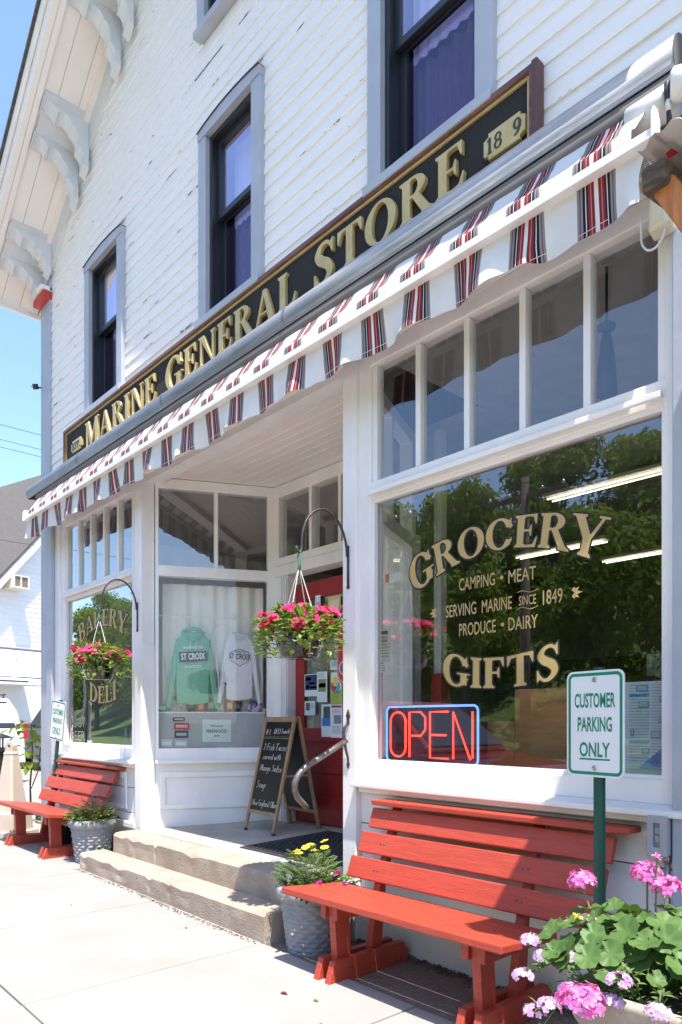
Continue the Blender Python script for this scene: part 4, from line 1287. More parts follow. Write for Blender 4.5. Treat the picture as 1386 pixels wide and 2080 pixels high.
for i in range(nx + 1):
    x = AX0 + .02 + (AX1 - AX0 - .07) * i / nx
    for k in range(m):
        t = k / (m - 1)
        y = -.297 + t * (.022 * math.sin(x * 11.3 + 1.3 * math.sin(x * 2.3)) + .012 * math.sin(x * 27 + 2) + .010 * math.sin(x * 4.1))
        xx = x + t * (.018 * math.sin(x * 13.1 + 1.0) + .010 * math.sin(x * 31)) + .006 * math.sin(t * 7 + x * 9)
        z_ = 3.456 - t * (.195 + .009 * math.sin(x * 11.3 + .8) + .006 * math.sin(x * 3.7))
        rows.append((xx, y, z_))
va.add(rows, [(i * m + k, (i + 1) * m + k, (i + 1) * m + k + 1, i * m + k + 1) for i in range(nx) for k in range(m - 1)])
# the bar hem is stitched: fabric pattern follows the unwarped x, so stripes sway with the cloth
va.build('valance', M['stripes'], aw, smooth=True)
hm = MB(); hm.tube([(AX0 + .03 + .2 * i, -.297 + .016 * math.sin((AX0 + .03 + .2 * i) * 11.3), 3.272) for i in range(int((AX1 - AX0) / .2))], .0012, 4); hm.build('valance_hem_stitch', M['white_plastic'], aw)

# ------------------------------------------------------------ lettering on the shop glass
def arch_word(parent, text, xc, zc, width, hmid, drop, grow, curve, m=None, tilt=1.0, flat_s=None):
    """serif word on a bent baseline; drop>0 arches up, <0 sags; end letters grow"""
    gap = .035
    ws = [glyph(c)[1] for c in text]
    tot = sum(ws) + gap * (len(ws) - 1)
    x = 0.0
    for c, w in zip(text, ws):
        u0 = (x + w / 2) / tot - .5
        lpb, _ = glyph(c, .045); lpf, _ = glyph(c)
        def warp(px, py):
            u = (x + px) / tot - .5
            hh = hmid * (1 + grow * (2 * u) ** 2)
            base = -drop * (2 * u) ** 2
            # letters lean with the arc
            lean = tilt * drop * 8 * u * (py - .4) * hmid * .55
            return (width * u + lean, base + py * hh)
        loops_mb([[warp(*q) for q in l] for l in lpb], facade_fn(xc, -.0015, zc), 0, 0).build('letter_outline', M['ink'], parent)
        loops_mb([[warp(*q) for q in l] for l in lpf], facade_fn(xc, -.003, zc), 0, 0).build('letter', M['goldflat'], parent)
        x += w + gap
wl = thing('window_lettering', 'gold arched grocery and gifts lettering on the large right shop window', 'lettering', (-2.13, 0, 1.46), 'gold window lettering')
arch_word(wl, 'GROCERY', -2.135, 2.150, 1.14, .150, .150, .25, 1)
arch_word(wl, 'GIFTS', -2.125, 1.465, .70, .150, -.035, .16, 1, tilt=.4)
def small(txt, x0, x1, zc, h):
    for k, (mm, yy, b) in enumerate((('ink', -.0012, .028), ('goldflat', -.0022, .006))):
        sans_mb(txt, facade_fn(x0, yy, zc - h / 2), h, x1 - x0, bold=b).build('small_lettering', M[mm], wl)
def dot(xc, zc, r):
    MB().add([(xc + r * math.cos(a * .6283), -.002, zc + r * math.sin(a * .6283)) for a in range(10)], [tuple(range(10))]).build('bullet', M['goldflat'], wl)
small('CAMPING', -2.365, -2.14, 2.012, .066); dot(-2.10, 2.01, .010); small('MEAT', -2.06, -1.905, 2.008, .066)
small('SERVING', -2.455, -2.255, 1.882, .066); small('MARINE', -2.22, -2.04, 1.882, .066); small('SINCE', -2.00, -1.905, 1.882, .048); small('1849', -1.868, -1.765, 1.882, .07)
for dz in (.040, -.040):
    MB().tube([(-2.01 + .0115 * i, -.002, 1.882 + dz + .006 * math.sin(i * .7)) for i in range(11)], .0016, 4).build('scroll_line', M['goldflat'], wl)
small('PRODUCE', -2.365, -2.135, 1.777, .066); dot(-2.095, 1.777, .010); small('DAIRY', -2.06, -1.895, 1.777, .066)
for xo, s_ in ((-2.52, -1), (-1.715, 1)):
    for k, (a, ln) in enumerate(((0, .05), (35, .042), (-35, .042), (68, .03), (-68, .03))):
        d = Vector((s_ * math.cos(R(a)), math.sin(R(a)))); nn = Vector((-d.y, d.x))
        b0 = Vector((xo - s_ * .0, 1.882))
        pts = [b0 + d * .006, b0 + d * ln * .5 + nn * .008, b0 + d * ln, b0 + d * ln * .5 - nn * .008]
        MB().add([(p.x, -.002, p.y) for p in pts], [(0, 1, 2, 3)]).build('leaf_ornament', M['goldflat'], wl)
wl2 = thing('window_lettering', 'gold bakery and deli lettering on the left shop window behind the hanging basket', 'lettering', (-6.78, 0, 1.46), 'gold window lettering')
arch_word(wl2, 'BAKERY', -6.80, 2.235, 1.10, .160, .150, .25, 1)
arch_word(wl2, 'DELI', -6.77, 1.475, .62, .165, -.035, .16, 1, tilt=.4)
for k, (mm, yy, b) in enumerate((('ink', -.0012, .028), ('goldflat', -.0022, .006))):
    sans_mb('SINCE', facade_fn(-6.70, yy, 1.94), .06, .15, bold=b).build('small_lettering', M[mm], wl2)
# etched oval root beer decal at the left edge of the left window
rb = thing('window_decal', 'pale etched oval root beer decal low on the left shop window', 'decal', (-7.36, 0, 1.1), None)
M['etch'] = mat('etched_white', (0.42, 0.40, 0.36), 0.8)
def oval(cx, cz, rx, rz, r):
    MB().tube([(cx + rx * math.cos(a * math.pi / 20), -.003, cz + rz * math.sin(a * math.pi / 20)) for a in range(41)], r, 4).build('oval_rim', M['etch'], rb)
oval(-7.38, 1.58, .20, .30, .004); oval(-7.38, 1.58, .165, .26, .003)
for t_, zz in (('ROOT', 1.235), ('BEER', 1.10)):
    sans_mb(t_, facade_fn(-7.56, -.0025, zz), .105, .37, bold=.0).build('decal_lettering', M['etch'], rb)

# ------------------------------------------------------------ benches
def make_bench(label):
    b = thing('park_bench', label, 'bench', (0, 0, 0), 'red slatted benches against the shop front')
    m = M['bench']
    def plank(name, a, c, thick, bev=.006, par=b):
        """plank along x: (x0, x1), then front-bottom .. profile points (y, z) of its centre line"""
        (x0, x1), (y0, z0), (y1, z1) = a, c[0], c[1]
        d = Vector((0, y1 - y0, z1 - z0)).normalized(); n = Vector((0, -d.z, d.y)) * (thick / 2)
        p = lambda x, y, z_, s_: (x, y + s_ * n.y, z_ + s_ * n.z)
        k = MB().hexa([p(x0, y0, z0, -1), p(x1, y0, z0, -1), p(x1, y1, z1, -1), p(x0, y1, z1, -1)], [p(x0, y0, z0, 1), p(x1, y0, z0, 1), p(x1, y1, z1, 1), p(x0, y1, z1, 1)])
        return k.build(name, m, par, bevel=bev, local=True)
    # seat: three planks falling gently to the back
    for k, (y0, y1) in enumerate(((-.262, -.118), (-.110, .030), (.038, .158))):
        f = lambda y: .421 - (y + .26) * .085
        plank('seat_slat', (-.735 + .004 * k, .625 - .003 * k), ((y0, f(y0)), (y1, f(y1))), .036)
    # backrest slats
    def bp(t): return (.145 + .145 * t, .448 + .385 * t)
    for k, (t0, t1) in enumerate(((.0, .285), (.345, .63), (.69, .965))):
        plank('back_slat', (-.655 + .035 * k, .795 + .012 * k), (bp(t0), bp(t1)), .032)
    # cap board
    k = MB(); k.box(-.565, .895, .235, .350, .842, .870)
    k.build('top_rail', m, b, bevel=.006, local=True)
    for xl in (-.445, .435):
        # double foot boards with sawn ends
        for dx in (-.042, .042):
            f = MB(); x0, x1 = xl + dx - .019, xl + dx + .019
            f.prism([(-.245, 0.0), (.345, 0.0), (.345, .055), (.30, .115), (-.205, .115)], lambda u, v, d: (d, u, v), x0, x1)
            f.build('foot', m, b, bevel=.004, local=True)
            br = MB(); br.prism([(-.19, .315), (.20, .315), (.20, .372), (-.19, .402)], lambda u, v, d: (d, u, v), x0, x1)
            br.build('seat_brace', m, b, bevel=.004, local=True)
        lg = MB(); lg.prism([(-.145, .030), (-.045, .030), (-.075, .400), (-.175, .404)], lambda u, v, d: (d, u, v), xl - .022, xl + .022)
        lg.build('leg', m, b, bevel=.004, local=True)
        lg = MB(); lg.prism([(.075, .030), (.165, .030), (.205, .43), (.345, .840), (.311, .840), (.163, .44), (.135, .34)], lambda u, v, d: (d, u, v), xl - .022, xl + .022)
        lg.build('back_post', m, b, bevel=.004, local=True)
    for xl in (-.445, .435):
        for t_ in (.14, .49, .83):
            y_, z_ = bp(t_)
            for dx in (-.012, .014):
                q = MB(); q.ball((xl + dx, y_ - .0150, z_ + .0055), .0065, 8, 4, (1, .6, 1)); q.build('bolt', M['iron_worn'], b, local=True, smooth=True)
        for (y_, z_) in ((-.10, .075), (.10, .075), (-.13, .36)):
            q = MB(); q.ball((xl + .0615, y_, z_), .009, 8, 4, (.5, 1, 1)); q.build('bolt', M['iron_worn'], b, local=True, smooth=True)
    return b
bench = make_bench('red slatted bench under the grocery window, its right end shaded')
bench.location = (-2.265, -.408, -.004); bench.rotation_euler = (0, 0, R(1.2))
bench2 = copy_tree(bench); bench2['label'] = 'red slatted bench at the far left under the bakery window'
bench2.location = (-7.08, -.420, .035); bench2.rotation_euler = (R(-2.5), R(.6), R(1.5))

# ------------------------------------------------------------ wicker-look pots
def make_pot(label, loc, rz):
    p = thing('flower_pot', label, 'planter', loc, 'grey wicker-look flower pots', rz)
    H = .375
    body = MB(); n = 112; nz = 96
    vs = []; fs = []
    def rr(a, z_):
        base = .135 + (.183 - .135) * (z_ / H)
        if z_ > .315: return base
        rowi = int(z_ / .027); ph = (rowi % 2) * math.pi
        ua = a * 14
        weave = (.5 + .5 * math.cos(ua + ph)) ** .45
        lob = math.sin(math.pi * (z_ / .027 - rowi)) ** .5
        stake = .004 * (1 if abs(((ua / (2 * math.pi)) % 1.0) - .5) > .44 else 0)
        return base + .010 * weave * lob * (1 if .02 < z_ else .3) + stake
    for j in range(nz + 1):
        z_ = .33 * j / nz
        for i in range(n):
            a = 2 * math.pi * i / n
            r_ = rr(a, z_)
            vs.append((r_ * math.cos(a), r_ * math.sin(a), z_))
    for j in range(nz):
        for i in range(n):
            i2 = (i + 1) % n
            fs.append((j * n + i, j * n + i2, (j + 1) * n + i2, (j + 1) * n + i))
    body.add(vs, fs).build('body', M['pot'], p, local=True, smooth=True, fixn=False)
    # twisted rope rim
    rim = MB(); n = 160; mm = 12; vs = []; fs = []
    for i in range(n):
        a = 2 * math.pi * i / n
        for k in range(mm):
            q = 2 * math.pi * k / mm
            tw = 1 + .13 * abs(math.sin(a * 15 + q * .5)) ** .6
            r_ = .182 + .024 * tw * math.cos(q); z_ = .345 + .033 * tw * math.sin(q)
            vs.append((r_ * math.cos(a), r_ * math.sin(a), z_))
    for i in range(n):
        for k in range(mm):
            i2 = (i + 1) % n; k2 = (k + 1) % mm
            fs.append((i * mm + k, i2 * mm + k, i2 * mm + k2, i * mm + k2))
    rim.add(vs, fs).build('rope_rim', M['pot'], p, local=True, smooth=True)
    s_ = MB(); s_.lathe([(0.0, .335), (.08, .337), (.170, .330)], n=20); s_.build('soil', M['soil'], p, local=True)
    bt = MB(); bt.lathe([(0.0, .002), (.137, .002), (.142, .012), (.138, .022)], n=40); bt.build('base_rim', M['pot'], p, local=True, smooth=True)
    return p
POT1 = (-3.135, -.355, -.004); POT2 = (-6.235, -.330, zg(-6.24))
make_pot('grey wicker-look pot of yellow daisies between the steps and the near bench', POT1, .3)
make_pot('grey wicker-look pot of yellow and red foliage left of the steps', POT2, 1.1)

# ------------------------------------------------------------ plants
def leaf(mb, p, d, up, ln, w, fold=.18, droop=.15):
    p = Vector(p); d = Vector(d).normalized(); up = Vector(up)
    s_ = d.cross(up)
    if s_.length < 1e-3: s_ = d.cross(Vector((1, 0, 0)))
    s_.normalize(); u = s_.cross(d)
    a = p + d * ln * .35 - u * droop * ln * .1; b = p + d * ln * .72 - u * droop * ln * .5; t = p + d * ln - u * droop * ln
    mb.add([p, a + s_ * w * .48 + u * w * fold, b + s_ * w * .36 + u * w * fold, t, b - s_ * w * .36 + u * w * fold, a - s_ * w * .48 + u * w * fold, a, b],
           [(0, 1, 6), (6, 1, 2, 7), (7, 2, 3), (0, 6, 5), (6, 7, 4, 5), (7, 3, 4)])
def rdir(rnd, zmin=-.3, zmax=1.0):
    a = rnd.uniform(0, 2 * math.pi); z_ = rnd.uniform(zmin, zmax); r_ = math.sqrt(max(0, 1 - z_ * z_))
    return Vector((r_ * math.cos(a), r_ * math.sin(a), z_))
def petals(mb, c, n, r, up, rnd, np_=5, cup=.15):
    up = Vector(up).normalized()
    s_ = up.cross(Vector((.31, .8, .2))).normalized(); t = up.cross(s_)
    a0 = rnd.uniform(0, 6)
    for k in range(np_):
        a = a0 + 2 * math.pi * k / np_
        d = s_ * math.cos(a) + t * math.sin(a)
        e = (-s_ * math.sin(a) + t * math.cos(a))
        c = Vector(c)
        p1 = c + d * r * .55 + e * r * .42 + up * r * cup; p2 = c + d * r + e * r * .22 + up * r * (cup + rnd.uniform(-.1, .1)); p3 = c + d * r - e * r * .22 + up * r * cup; p4 = c + d * r * .55 - e * r * .42 + up * r * cup
        mb.add([c, p1, p2, p3, p4], [(0, 1, 2, 3, 4)])

def impatiens(label, loc, seed):
    rnd = random.Random(seed)
    p = thing('impatiens_plant', label, 'flowers', loc, 'pink flowers in the hanging baskets')
    fo = MB()
    for i in range(620):
        a = rnd.uniform(0, 6.283); r_ = math.sqrt(rnd.random()) * .225
        h = .085 + .085 * (1 - (r_ / .235) ** 2) + rnd.uniform(-.03, .035)
        if r_ > .14: h -= rnd.random() ** 2 * .17
        q = Vector((r_ * math.cos(a), r_ * math.sin(a), h))
        d = Vector((math.cos(a) * (.3 + r_ * 4), math.sin(a) * (.3 + r_ * 4), rnd.uniform(-.35, .75))) + rdir(rnd) * .7
        leaf(fo, q, d, (0, 0, 1), rnd.uniform(.05, .085), rnd.uniform(.026, .040), droop=rnd.uniform(0, .35))
    fo.build('foliage', M['leaf_var'], p, local=True, fixn=False, smooth=False)
    st_ = MB()
    for i in range(40):
        a = rnd.uniform(0, 6.283); r_ = rnd.uniform(.05, .19)
        st_.tube([(.02 * math.cos(a), .02 * math.sin(a), .0), (r_ * .6 * math.cos(a), r_ * .6 * math.sin(a), .07), (r_ * math.cos(a), r_ * math.sin(a), .10)], .003, 4)
    o = st_.build('stems', M['leaf'], p, local=True); o['kind'] = 'stuff'
    for i in range(38):
        a = 6.283 * i / 38 + rnd.uniform(-.2, .2); r_ = rnd.uniform(.13, .245) if i % 4 else rnd.uniform(.04, .12)
        h = .165 - (r_ / .24) ** 2 * rnd.uniform(.02, .19) + .035
        fl = MB(); c = Vector((r_ * math.cos(a), r_ * math.sin(a), h))
        out = Vector((math.cos(a), math.sin(a), .7))
        for k in range(rnd.randint(3, 6)):
            petals(fl, c + rdir(rnd) * .022, 5, rnd.uniform(.024, .033), out + rdir(rnd) * .8, rnd)
        fl.build('flower', M['pink'], p, local=True, fixn=False)
    return p
def hanging_basket(label, hook, drop, seed, plabel):
    hx_, hy_, hz_ = hook
    b = thing('hanging_basket', label, 'basket', (hx_, hy_, hz_ - drop - .115), 'hanging baskets on the entrance posts')
    po_ = MB(); po_.lathe([(.0, .004), (.105, .0), (.112, .008), (.135, .105), (.140, .112), (.137, .112), (.131, .105), (.108, .012), (0, .012)], n=28)
    po_.build('pot', M['basket'], b, local=True, smooth=True)
    so = MB(); so.lathe([(0.0, .085), (.120, .082), (.100, .02), (0, .018)], n=20); so.build('soil', M['soil'], b, local=True)
    top = (0, 0, drop + .115)
    for k in range(4):
        a = .4 + k * math.pi / 2
        MB().tube([(.137 * math.cos(a), .137 * math.sin(a), .11), (.006 * math.cos(a), .006 * math.sin(a), drop + .03)], .0022, 5).build('hanger_string', M['string'], b, local=True)
    hk = MB(); hk.tube([(0, 0, drop + .02), (.004, 0, drop + .065), (-.01, 0, drop + .10), (.0, 0, drop + .135), (.018, 0, drop + .118)], [.011, .008, .006, .005, .004], 6)
    hk.build('hook', M['greenplastic'], b, local=True, smooth=True)
    return b, impatiens(plabel, (hx_, hy_, hz_ - drop - .115 + .07), seed)
def bracket_arm(label, x, zc, reach):
    b = thing('plant_bracket', label, 'bracket', (x, -.077, zc), 'black arched plant brackets')
    k = MB(); k.tube([(0, -.004, -.13), (0, -.004, .115)], .0075, 8); k.ball((0, -.004, -.13), .011); k.build('wall_plate', M['iron'], b, local=True, smooth=True)
    pts = []
    for i in range(17):
        a = math.pi * i / 16
        pts.append((0, -.012 - reach * .5 * (1 - math.cos(a)) * .97, .05 + .235 * math.sin(a) + .02 * (i / 16)))
    pts += [(0, -reach - .002, .035), (0, -reach - .018, .02), (0, -reach - .034, .028), (0, -reach - .042, .052)]
    MB().tube(pts, .0075, 8).build('arm', M['iron'], b, local=True, smooth=True)
    return b
bracket_arm('black arched plant bracket on the right entrance post', -3.135, 2.225, .355)
bracket_arm('black arched plant bracket on the left entrance post', -5.868, 2.225, .330)
hanging_basket('smoky plastic hanging basket by the red door', (-3.135, -.452, 2.235), .47, 11, 'bright pink impatiens spilling from the hanging basket by the door')
hanging_basket('smoky plastic hanging basket in front of the bakery window', (-5.868, -.425, 2.235), .47, 23, 'bright pink impatiens spilling from the basket by the bakery window')

def fern_leaf(mb, p, d, ln, rnd, n=7, w=.006):
    p = Vector(p); d = Vector(d).normalized()
    s_ = d.cross(Vector((0, 0, 1)))
    if s_.length < .05: s_ = Vector((1, 0, 0))
    s_.normalize()
    for k in range(n):
        t = (k + 1) / n
        q = p + d * ln * t + Vector((0, 0, -.25 * ln * t * t))
        for sg in (-1, 1):
            leaf(mb, q, d * .7 + s_ * sg, (0, 0, 1), ln * .34 * (1.15 - t * .6), w, droop=.1)
def daisy_plant(label, loc, seed):
    rnd = random.Random(seed)
    p = thing('daisy_plant', label, 'flowers', loc)
    fo = MB()
    for i in range(330):
        a = rnd.uniform(0, 6.283); r_ = math.sqrt(rnd.random()) * .15; h = rnd.uniform(.02, .22) * (1 - (r_ / .15) ** 2 * .5)
        fern_leaf(fo, (-.03 + r_ * math.cos(a), r_ * math.sin(a), h), Vector((math.cos(a), math.sin(a), rnd.uniform(.3, 1.6))), rnd.uniform(.055, .09), rnd, 6, .0065)
    fo.build('foliage', M['leaf_grey'], p, local=True, fixn=False)
    fo = MB()
    for i in range(220):
        a = rnd.uniform(-1.5, 2.4); r_ = rnd.uniform(.07, .24)
        leaf(fo, (r_ * math.cos(a), r_ * math.sin(a), rnd.uniform(.0, .06)), Vector((math.cos(a), math.sin(a), rnd.uniform(-.2, .9))), (0, 0, 1), rnd.uniform(.03, .055), rnd.uniform(.018, .03))
    fo.build('petunia_foliage', M['leaf'], p, local=True, fixn=False)
    fo = MB()
    for i in range(60):
        a = rnd.uniform(3.3, 4.9); r_ = rnd.uniform(.05, .16)
        leaf(fo, (r_ * math.cos(a), r_ * math.sin(a), rnd.uniform(.0, .07)), Vector((math.cos(a), math.sin(a), rnd.uniform(0, 1.2))), (0, 0, 1), rnd.uniform(.025, .05), .012)
    fo.build('coral_foliage', M['leaf_red'], p, local=True, fixn=False)
    for (x, y, h) in ((-.145, -.03, .195), (-.085, -.045, .225), (-.055, .03, .255), (-.035, -.07, .22), (.02, .0, .235), (.045, .05, .285), (.07, .03, .255), (-.11, .04, .23)):
        fl = MB(); c = Vector((x, y, h)); u = Vector((rnd.uniform(-.25, .25), rnd.uniform(-.45, .1), 1))
        petals(fl, c, 5, .025, u, rnd, 11, .02)
        fl.ball(c + Vector((0, 0, .004)), .008, 7, 4, (1, 1, .6))
        f_ = fl.build('flower', M['yellow'], p, local=True, fixn=False)
        MB().tube([(x * .5, y * .5, .05), (x * .85, y * .85, h * .6), tuple(c)], .0018, 4).build('stem', M['leaf'], p, local=True)
    for (x, y, h) in ((.165, -.08, .075), (.19, -.02, .05), (.10, .09, .10)):
        fl = MB()
        for k in range(2): petals(fl, Vector((x, y, h)) + rdir(rnd) * .015, 5, .026, Vector((-.2, -.6, .8)), rnd)
        fl.build('petunia_flower', M['magenta'], p, local=True, fixn=False)
    fl = MB()
    for k in range(50): petals(fl, Vector((.235, .03, .055)) + rdir(rnd) * rnd.uniform(.01, .045), 4, .008, rdir(rnd, .2), rnd, 4)
    fl.build('alyssum_flower', M['purple'], p, local=True, fixn=False)
    tg = MB(); tg.add([(-.06, -.135, .02), (-.02, -.13, .10), (-.085, -.125, .105), (-.06, -.133, .02), (-.02, -.128, .10), (-.085, -.123, .105)], [(0, 1, 2), (3, 5, 4)])
    tg.build('plant_tag', M['white_plastic'], p, local=True, fixn=False)
    return p
daisy_plant('yellow daisies with feathery leaves and magenta petunias in the pot by the near bench', (POT1[0], POT1[1], .335), 5)
def mixed_plant(label, loc, seed):
    rnd = random.Random(seed)
    p = thing('mixed_plant', label, 'flowers', loc)
    fo = MB()
    for i in range(240):
        a = rnd.uniform(0, 6.283); r_ = math.sqrt(rnd.random()) * .18; h = rnd.uniform(.0, .21) * (1 - (r_ / .18) ** 2 * .5)
        fern_leaf(fo, (.02 + r_ * math.cos(a), r_ * math.sin(a), h), Vector((math.cos(a), math.sin(a), rnd.uniform(.3, 1.6))), rnd.uniform(.055, .09), rnd, 6, .0065)
    fo.build('foliage', M['leaf_grey'], p, local=True, fixn=False)
    fo = MB(); f2 = MB(); f3 = MB()
    for i in range(330):
        a = rnd.uniform(0, 6.283); r_ = rnd.uniform(.04, .22)
        mb = (fo, f2, f3)[i % 3]
        leaf(mb, (r_ * math.cos(a), r_ * math.sin(a), rnd.uniform(-.01, .10)), Vector((math.cos(a), math.sin(a), rnd.uniform(-.2, 1.0))), (0, 0, 1), rnd.uniform(.035, .07), rnd.uniform(.018, .034))
    fo.build('green_foliage', M['leaf'], p, local=True, fixn=False); f2.build('coral_foliage', M['leaf_red'], p, local=True, fixn=False)
    f3.build('yellow_foliage', M['leaf_var'], p, local=True, fixn=False)
    for k in range(9):
        a = rnd.uniform(0, 6.283); r_ = rnd.uniform(.02, .10); h = rnd.uniform(.16, .27)
        fl = MB(); petals(fl, (r_ * math.cos(a), r_ * math.sin(a), h), 5, .012, (0, -.3, 1), rnd, 7); fl.build('flower', M['yellow'] if k % 2 else M['verbena'], p, local=True, fixn=False)
        MB().tube([(r_ * .4 * math.cos(a), r_ * .4 * math.sin(a), .05), (r_ * math.cos(a), r_ * math.sin(a), h)], .0015, 4).build('stem', M['leaf'], p, local=True)
    for k in range(4):
        a = rnd.uniform(-2.4, .5); r_ = rnd.uniform(.10, .19)
        fl = MB(); petals(fl, (r_ * math.cos(a), r_ * math.sin(a), .05), 5, .02, (0, -.8, .6), rnd); fl.build('pansy_flower', M['yellow'], p, local=True, fixn=False)
    return p
mixed_plant('feathery green, yellow and coral bedding plants in the pot left of the steps', (POT2[0], POT2[1], POT2[2] + .335), 8)

# cast planter with geraniums, bottom right
PX, PY = -.865, -.83
pl_ = thing('square_planter', 'beige cast planter overflowing with geraniums at the lower right', 'planter', (PX, PY, 0))
def sq(h0, r0, h1, r1, ch=.06):
    out = []
    for (r_, h) in ((r0, h0), (r1, h1)):
        c = ch
        out.append([(-r_ + c, -r_, h), (r_ - c, -r_, h), (r_, -r_ + c, h), (r_, r_ - c, h), (r_ - c, r_, h), (-r_ + c, r_, h), (-r_, r_ - c, h), (-r_, -r_ + c, h)])
    return out
pm = MB(); segs = [(0.0, .205), (.04, .205), (.05, .19), (.42, .235), (.43, .25), (.525, .262), (.535, .255), (.535, .225), (.48, .22)]
vs = []; fs = []
for (h, r_) in segs: vs += sq(h, r_, h, r_, .045)[0]
for j in range(len(segs) - 1):
    for k in range(8):
        k2 = (k + 1) % 8; fs.append((j * 8 + k, j * 8 + k2, (j + 1) * 8 + k2, (j + 1) * 8 + k))
pm.add(vs, fs).build('body', M['stone'], pl_, local=True, bevel=.006)
MB().add([tuple(p[:2]) + (.49,) for p in sq(0, .222, 0, .222, .045)[0]], [tuple(range(8))]).build('soil', M['soil'], pl_, local=True)
# moulded flutes on the front and left faces
for face in range(4):
    for k in range(7):
        u = -.15 + .05 * k
        fl_ = MB(); a = [(u - .011, .07), (u + .011, .07), (u + .013, .39), (u - .013, .39)]
        def fm(u_, v_, d_, face=face):
            r_ = .19 + (v_ - .05) / .37 * .045 + d_
            return [(u_, -r_, v_), (r_, u_, v_), (-u_, r_, v_), (-r_, -u_, v_)][face]
        fl_.prism(a, fm, -.004, .010)
        fl_.build('moulded_rib', M['stone'], pl_, local=True, bevel=.004)

def geranium(label, loc, seed):
    rnd = random.Random(seed)
    p = thing('geranium_plant', label, 'flowers', loc)
    # round scalloped leaves
    for i in range(210):
        a = rnd.uniform(0, 6.283); rad = math.sqrt(rnd.random()) * .33; h = .03 + .17 * (1 - (rad / .34) ** 2) + rnd.uniform(-.05, .05)
        c = Vector((rad * math.cos(a) - .03, rad * math.sin(a) + .02, h))
        if c.y < -.14 and c.z < .10: continue
        nrm = (Vector((math.cos(a) * rad * 3, math.sin(a) * rad * 3 - .25, 1)) + rdir(rnd) * .45).normalized()
        s_ = nrm.cross(Vector((.2, .9, .1))).normalized(); t = nrm.cross(s_)
        R_ = rnd.uniform(.026, .050); n = 24
        vs = [c - nrm * R_ * .25]; 
        for ring_ in (.55, 1.0):
            for k in range(n):
                q = 2 * math.pi * k / n
                sc = ring_ * (1 + (.07 * math.cos(q * 7) if ring_ == 1 else 0)) * (.45 if (ring_ == 1 and k == 0) else 1)
                wv = nrm * R_ * (.10 * math.cos(q * 7 + 1) * ring_ ** 2 + .05 * ring_)
                vs.append(c + (s_ * math.cos(q) + t * math.sin(q)) * R_ * sc + wv - (nrm * R_ * .1 if ring_ < 1 else Vector()))
        fs = [(0, 1 + k, 1 + (k + 1) % n) for k in range(n)] + [(1 + k, 1 + n + k, 1 + n + (k + 1) % n, 1 + (k + 1) % n) for k in range(n)]
        MB().add(vs, fs).build('leaf', M['leaf_ger'], p, local=True, smooth=True, fixn=False)
    st_ = MB()
    for i in range(40):
        a = rnd.uniform(0, 6.283); rad = rnd.uniform(.05, .2)
        st_.tube([(rad * .3 * math.cos(a), rad * .3 * math.sin(a), -.03), (rad * math.cos(a), rad * math.sin(a), .13 + rnd.uniform(-.03, .05))], .0035, 5)
    st_.build('stems', M['leaf_ger'], p, local=True)['kind'] = 'stuff'
    # flower heads on tall stalks
    for (x, y, h, r_) in ((-.235, .03, .285, .045), (-.04, .08, .335, .046), (.03, .06, .305, .044), (-.03, -.335, .045, .068), (.12, .10, .27, .04)):
        fl = MB(); c = Vector((x, y, h))
        for k in range(int(34 * (r_ / .042) ** 1.6)):
            d = rdir(rnd, -.35)
            petals(fl, c + Vector((d.x, d.y, d.z * .75)) * r_ * rnd.uniform(.75, 1), 5, rnd.uniform(.013, .019), d + rdir(rnd) * .35, rnd, 4, .1)
        fl.build('flower_head', M['gerpink'], p, local=True, fixn=False)
        MB().tube([(x * .5, y * .5, .0), (x * .75, y * .75, h * .5), (x, y, h - .01)], .0034, 5).build('flower_stalk', M['stem'], p, local=True)
        ca = MB()
        for k in range(9):
            d = rdir(rnd, -1, -.1); leaf(ca, c + Vector((0, 0, -.018)), d, (0, 0, 1), .022, .006)
        ca.build('calyx', M['leaf_grey'], p, local=True, fixn=False)
    for (x, y, h) in ((-.175, -.10, .20), (.0, .06, .39)):
        fl = MB()
        for k in range(14): leaf(fl, Vector((x, y, h)), rdir(rnd, .0), (0, 0, 1), .022, .008)
        fl.build('flower_bud', M['yellow'] if h < .3 else M['gerpink'], p, local=True, fixn=False)
        MB().tube([(x * .7, y * .7, .05), (x, y, h)], .003, 5).build('flower_stalk', M['stem'], p, local=True)
    return p
geranium('pink geranium with round scalloped leaves in the beige planter', (PX - .12, PY, .49), 4)
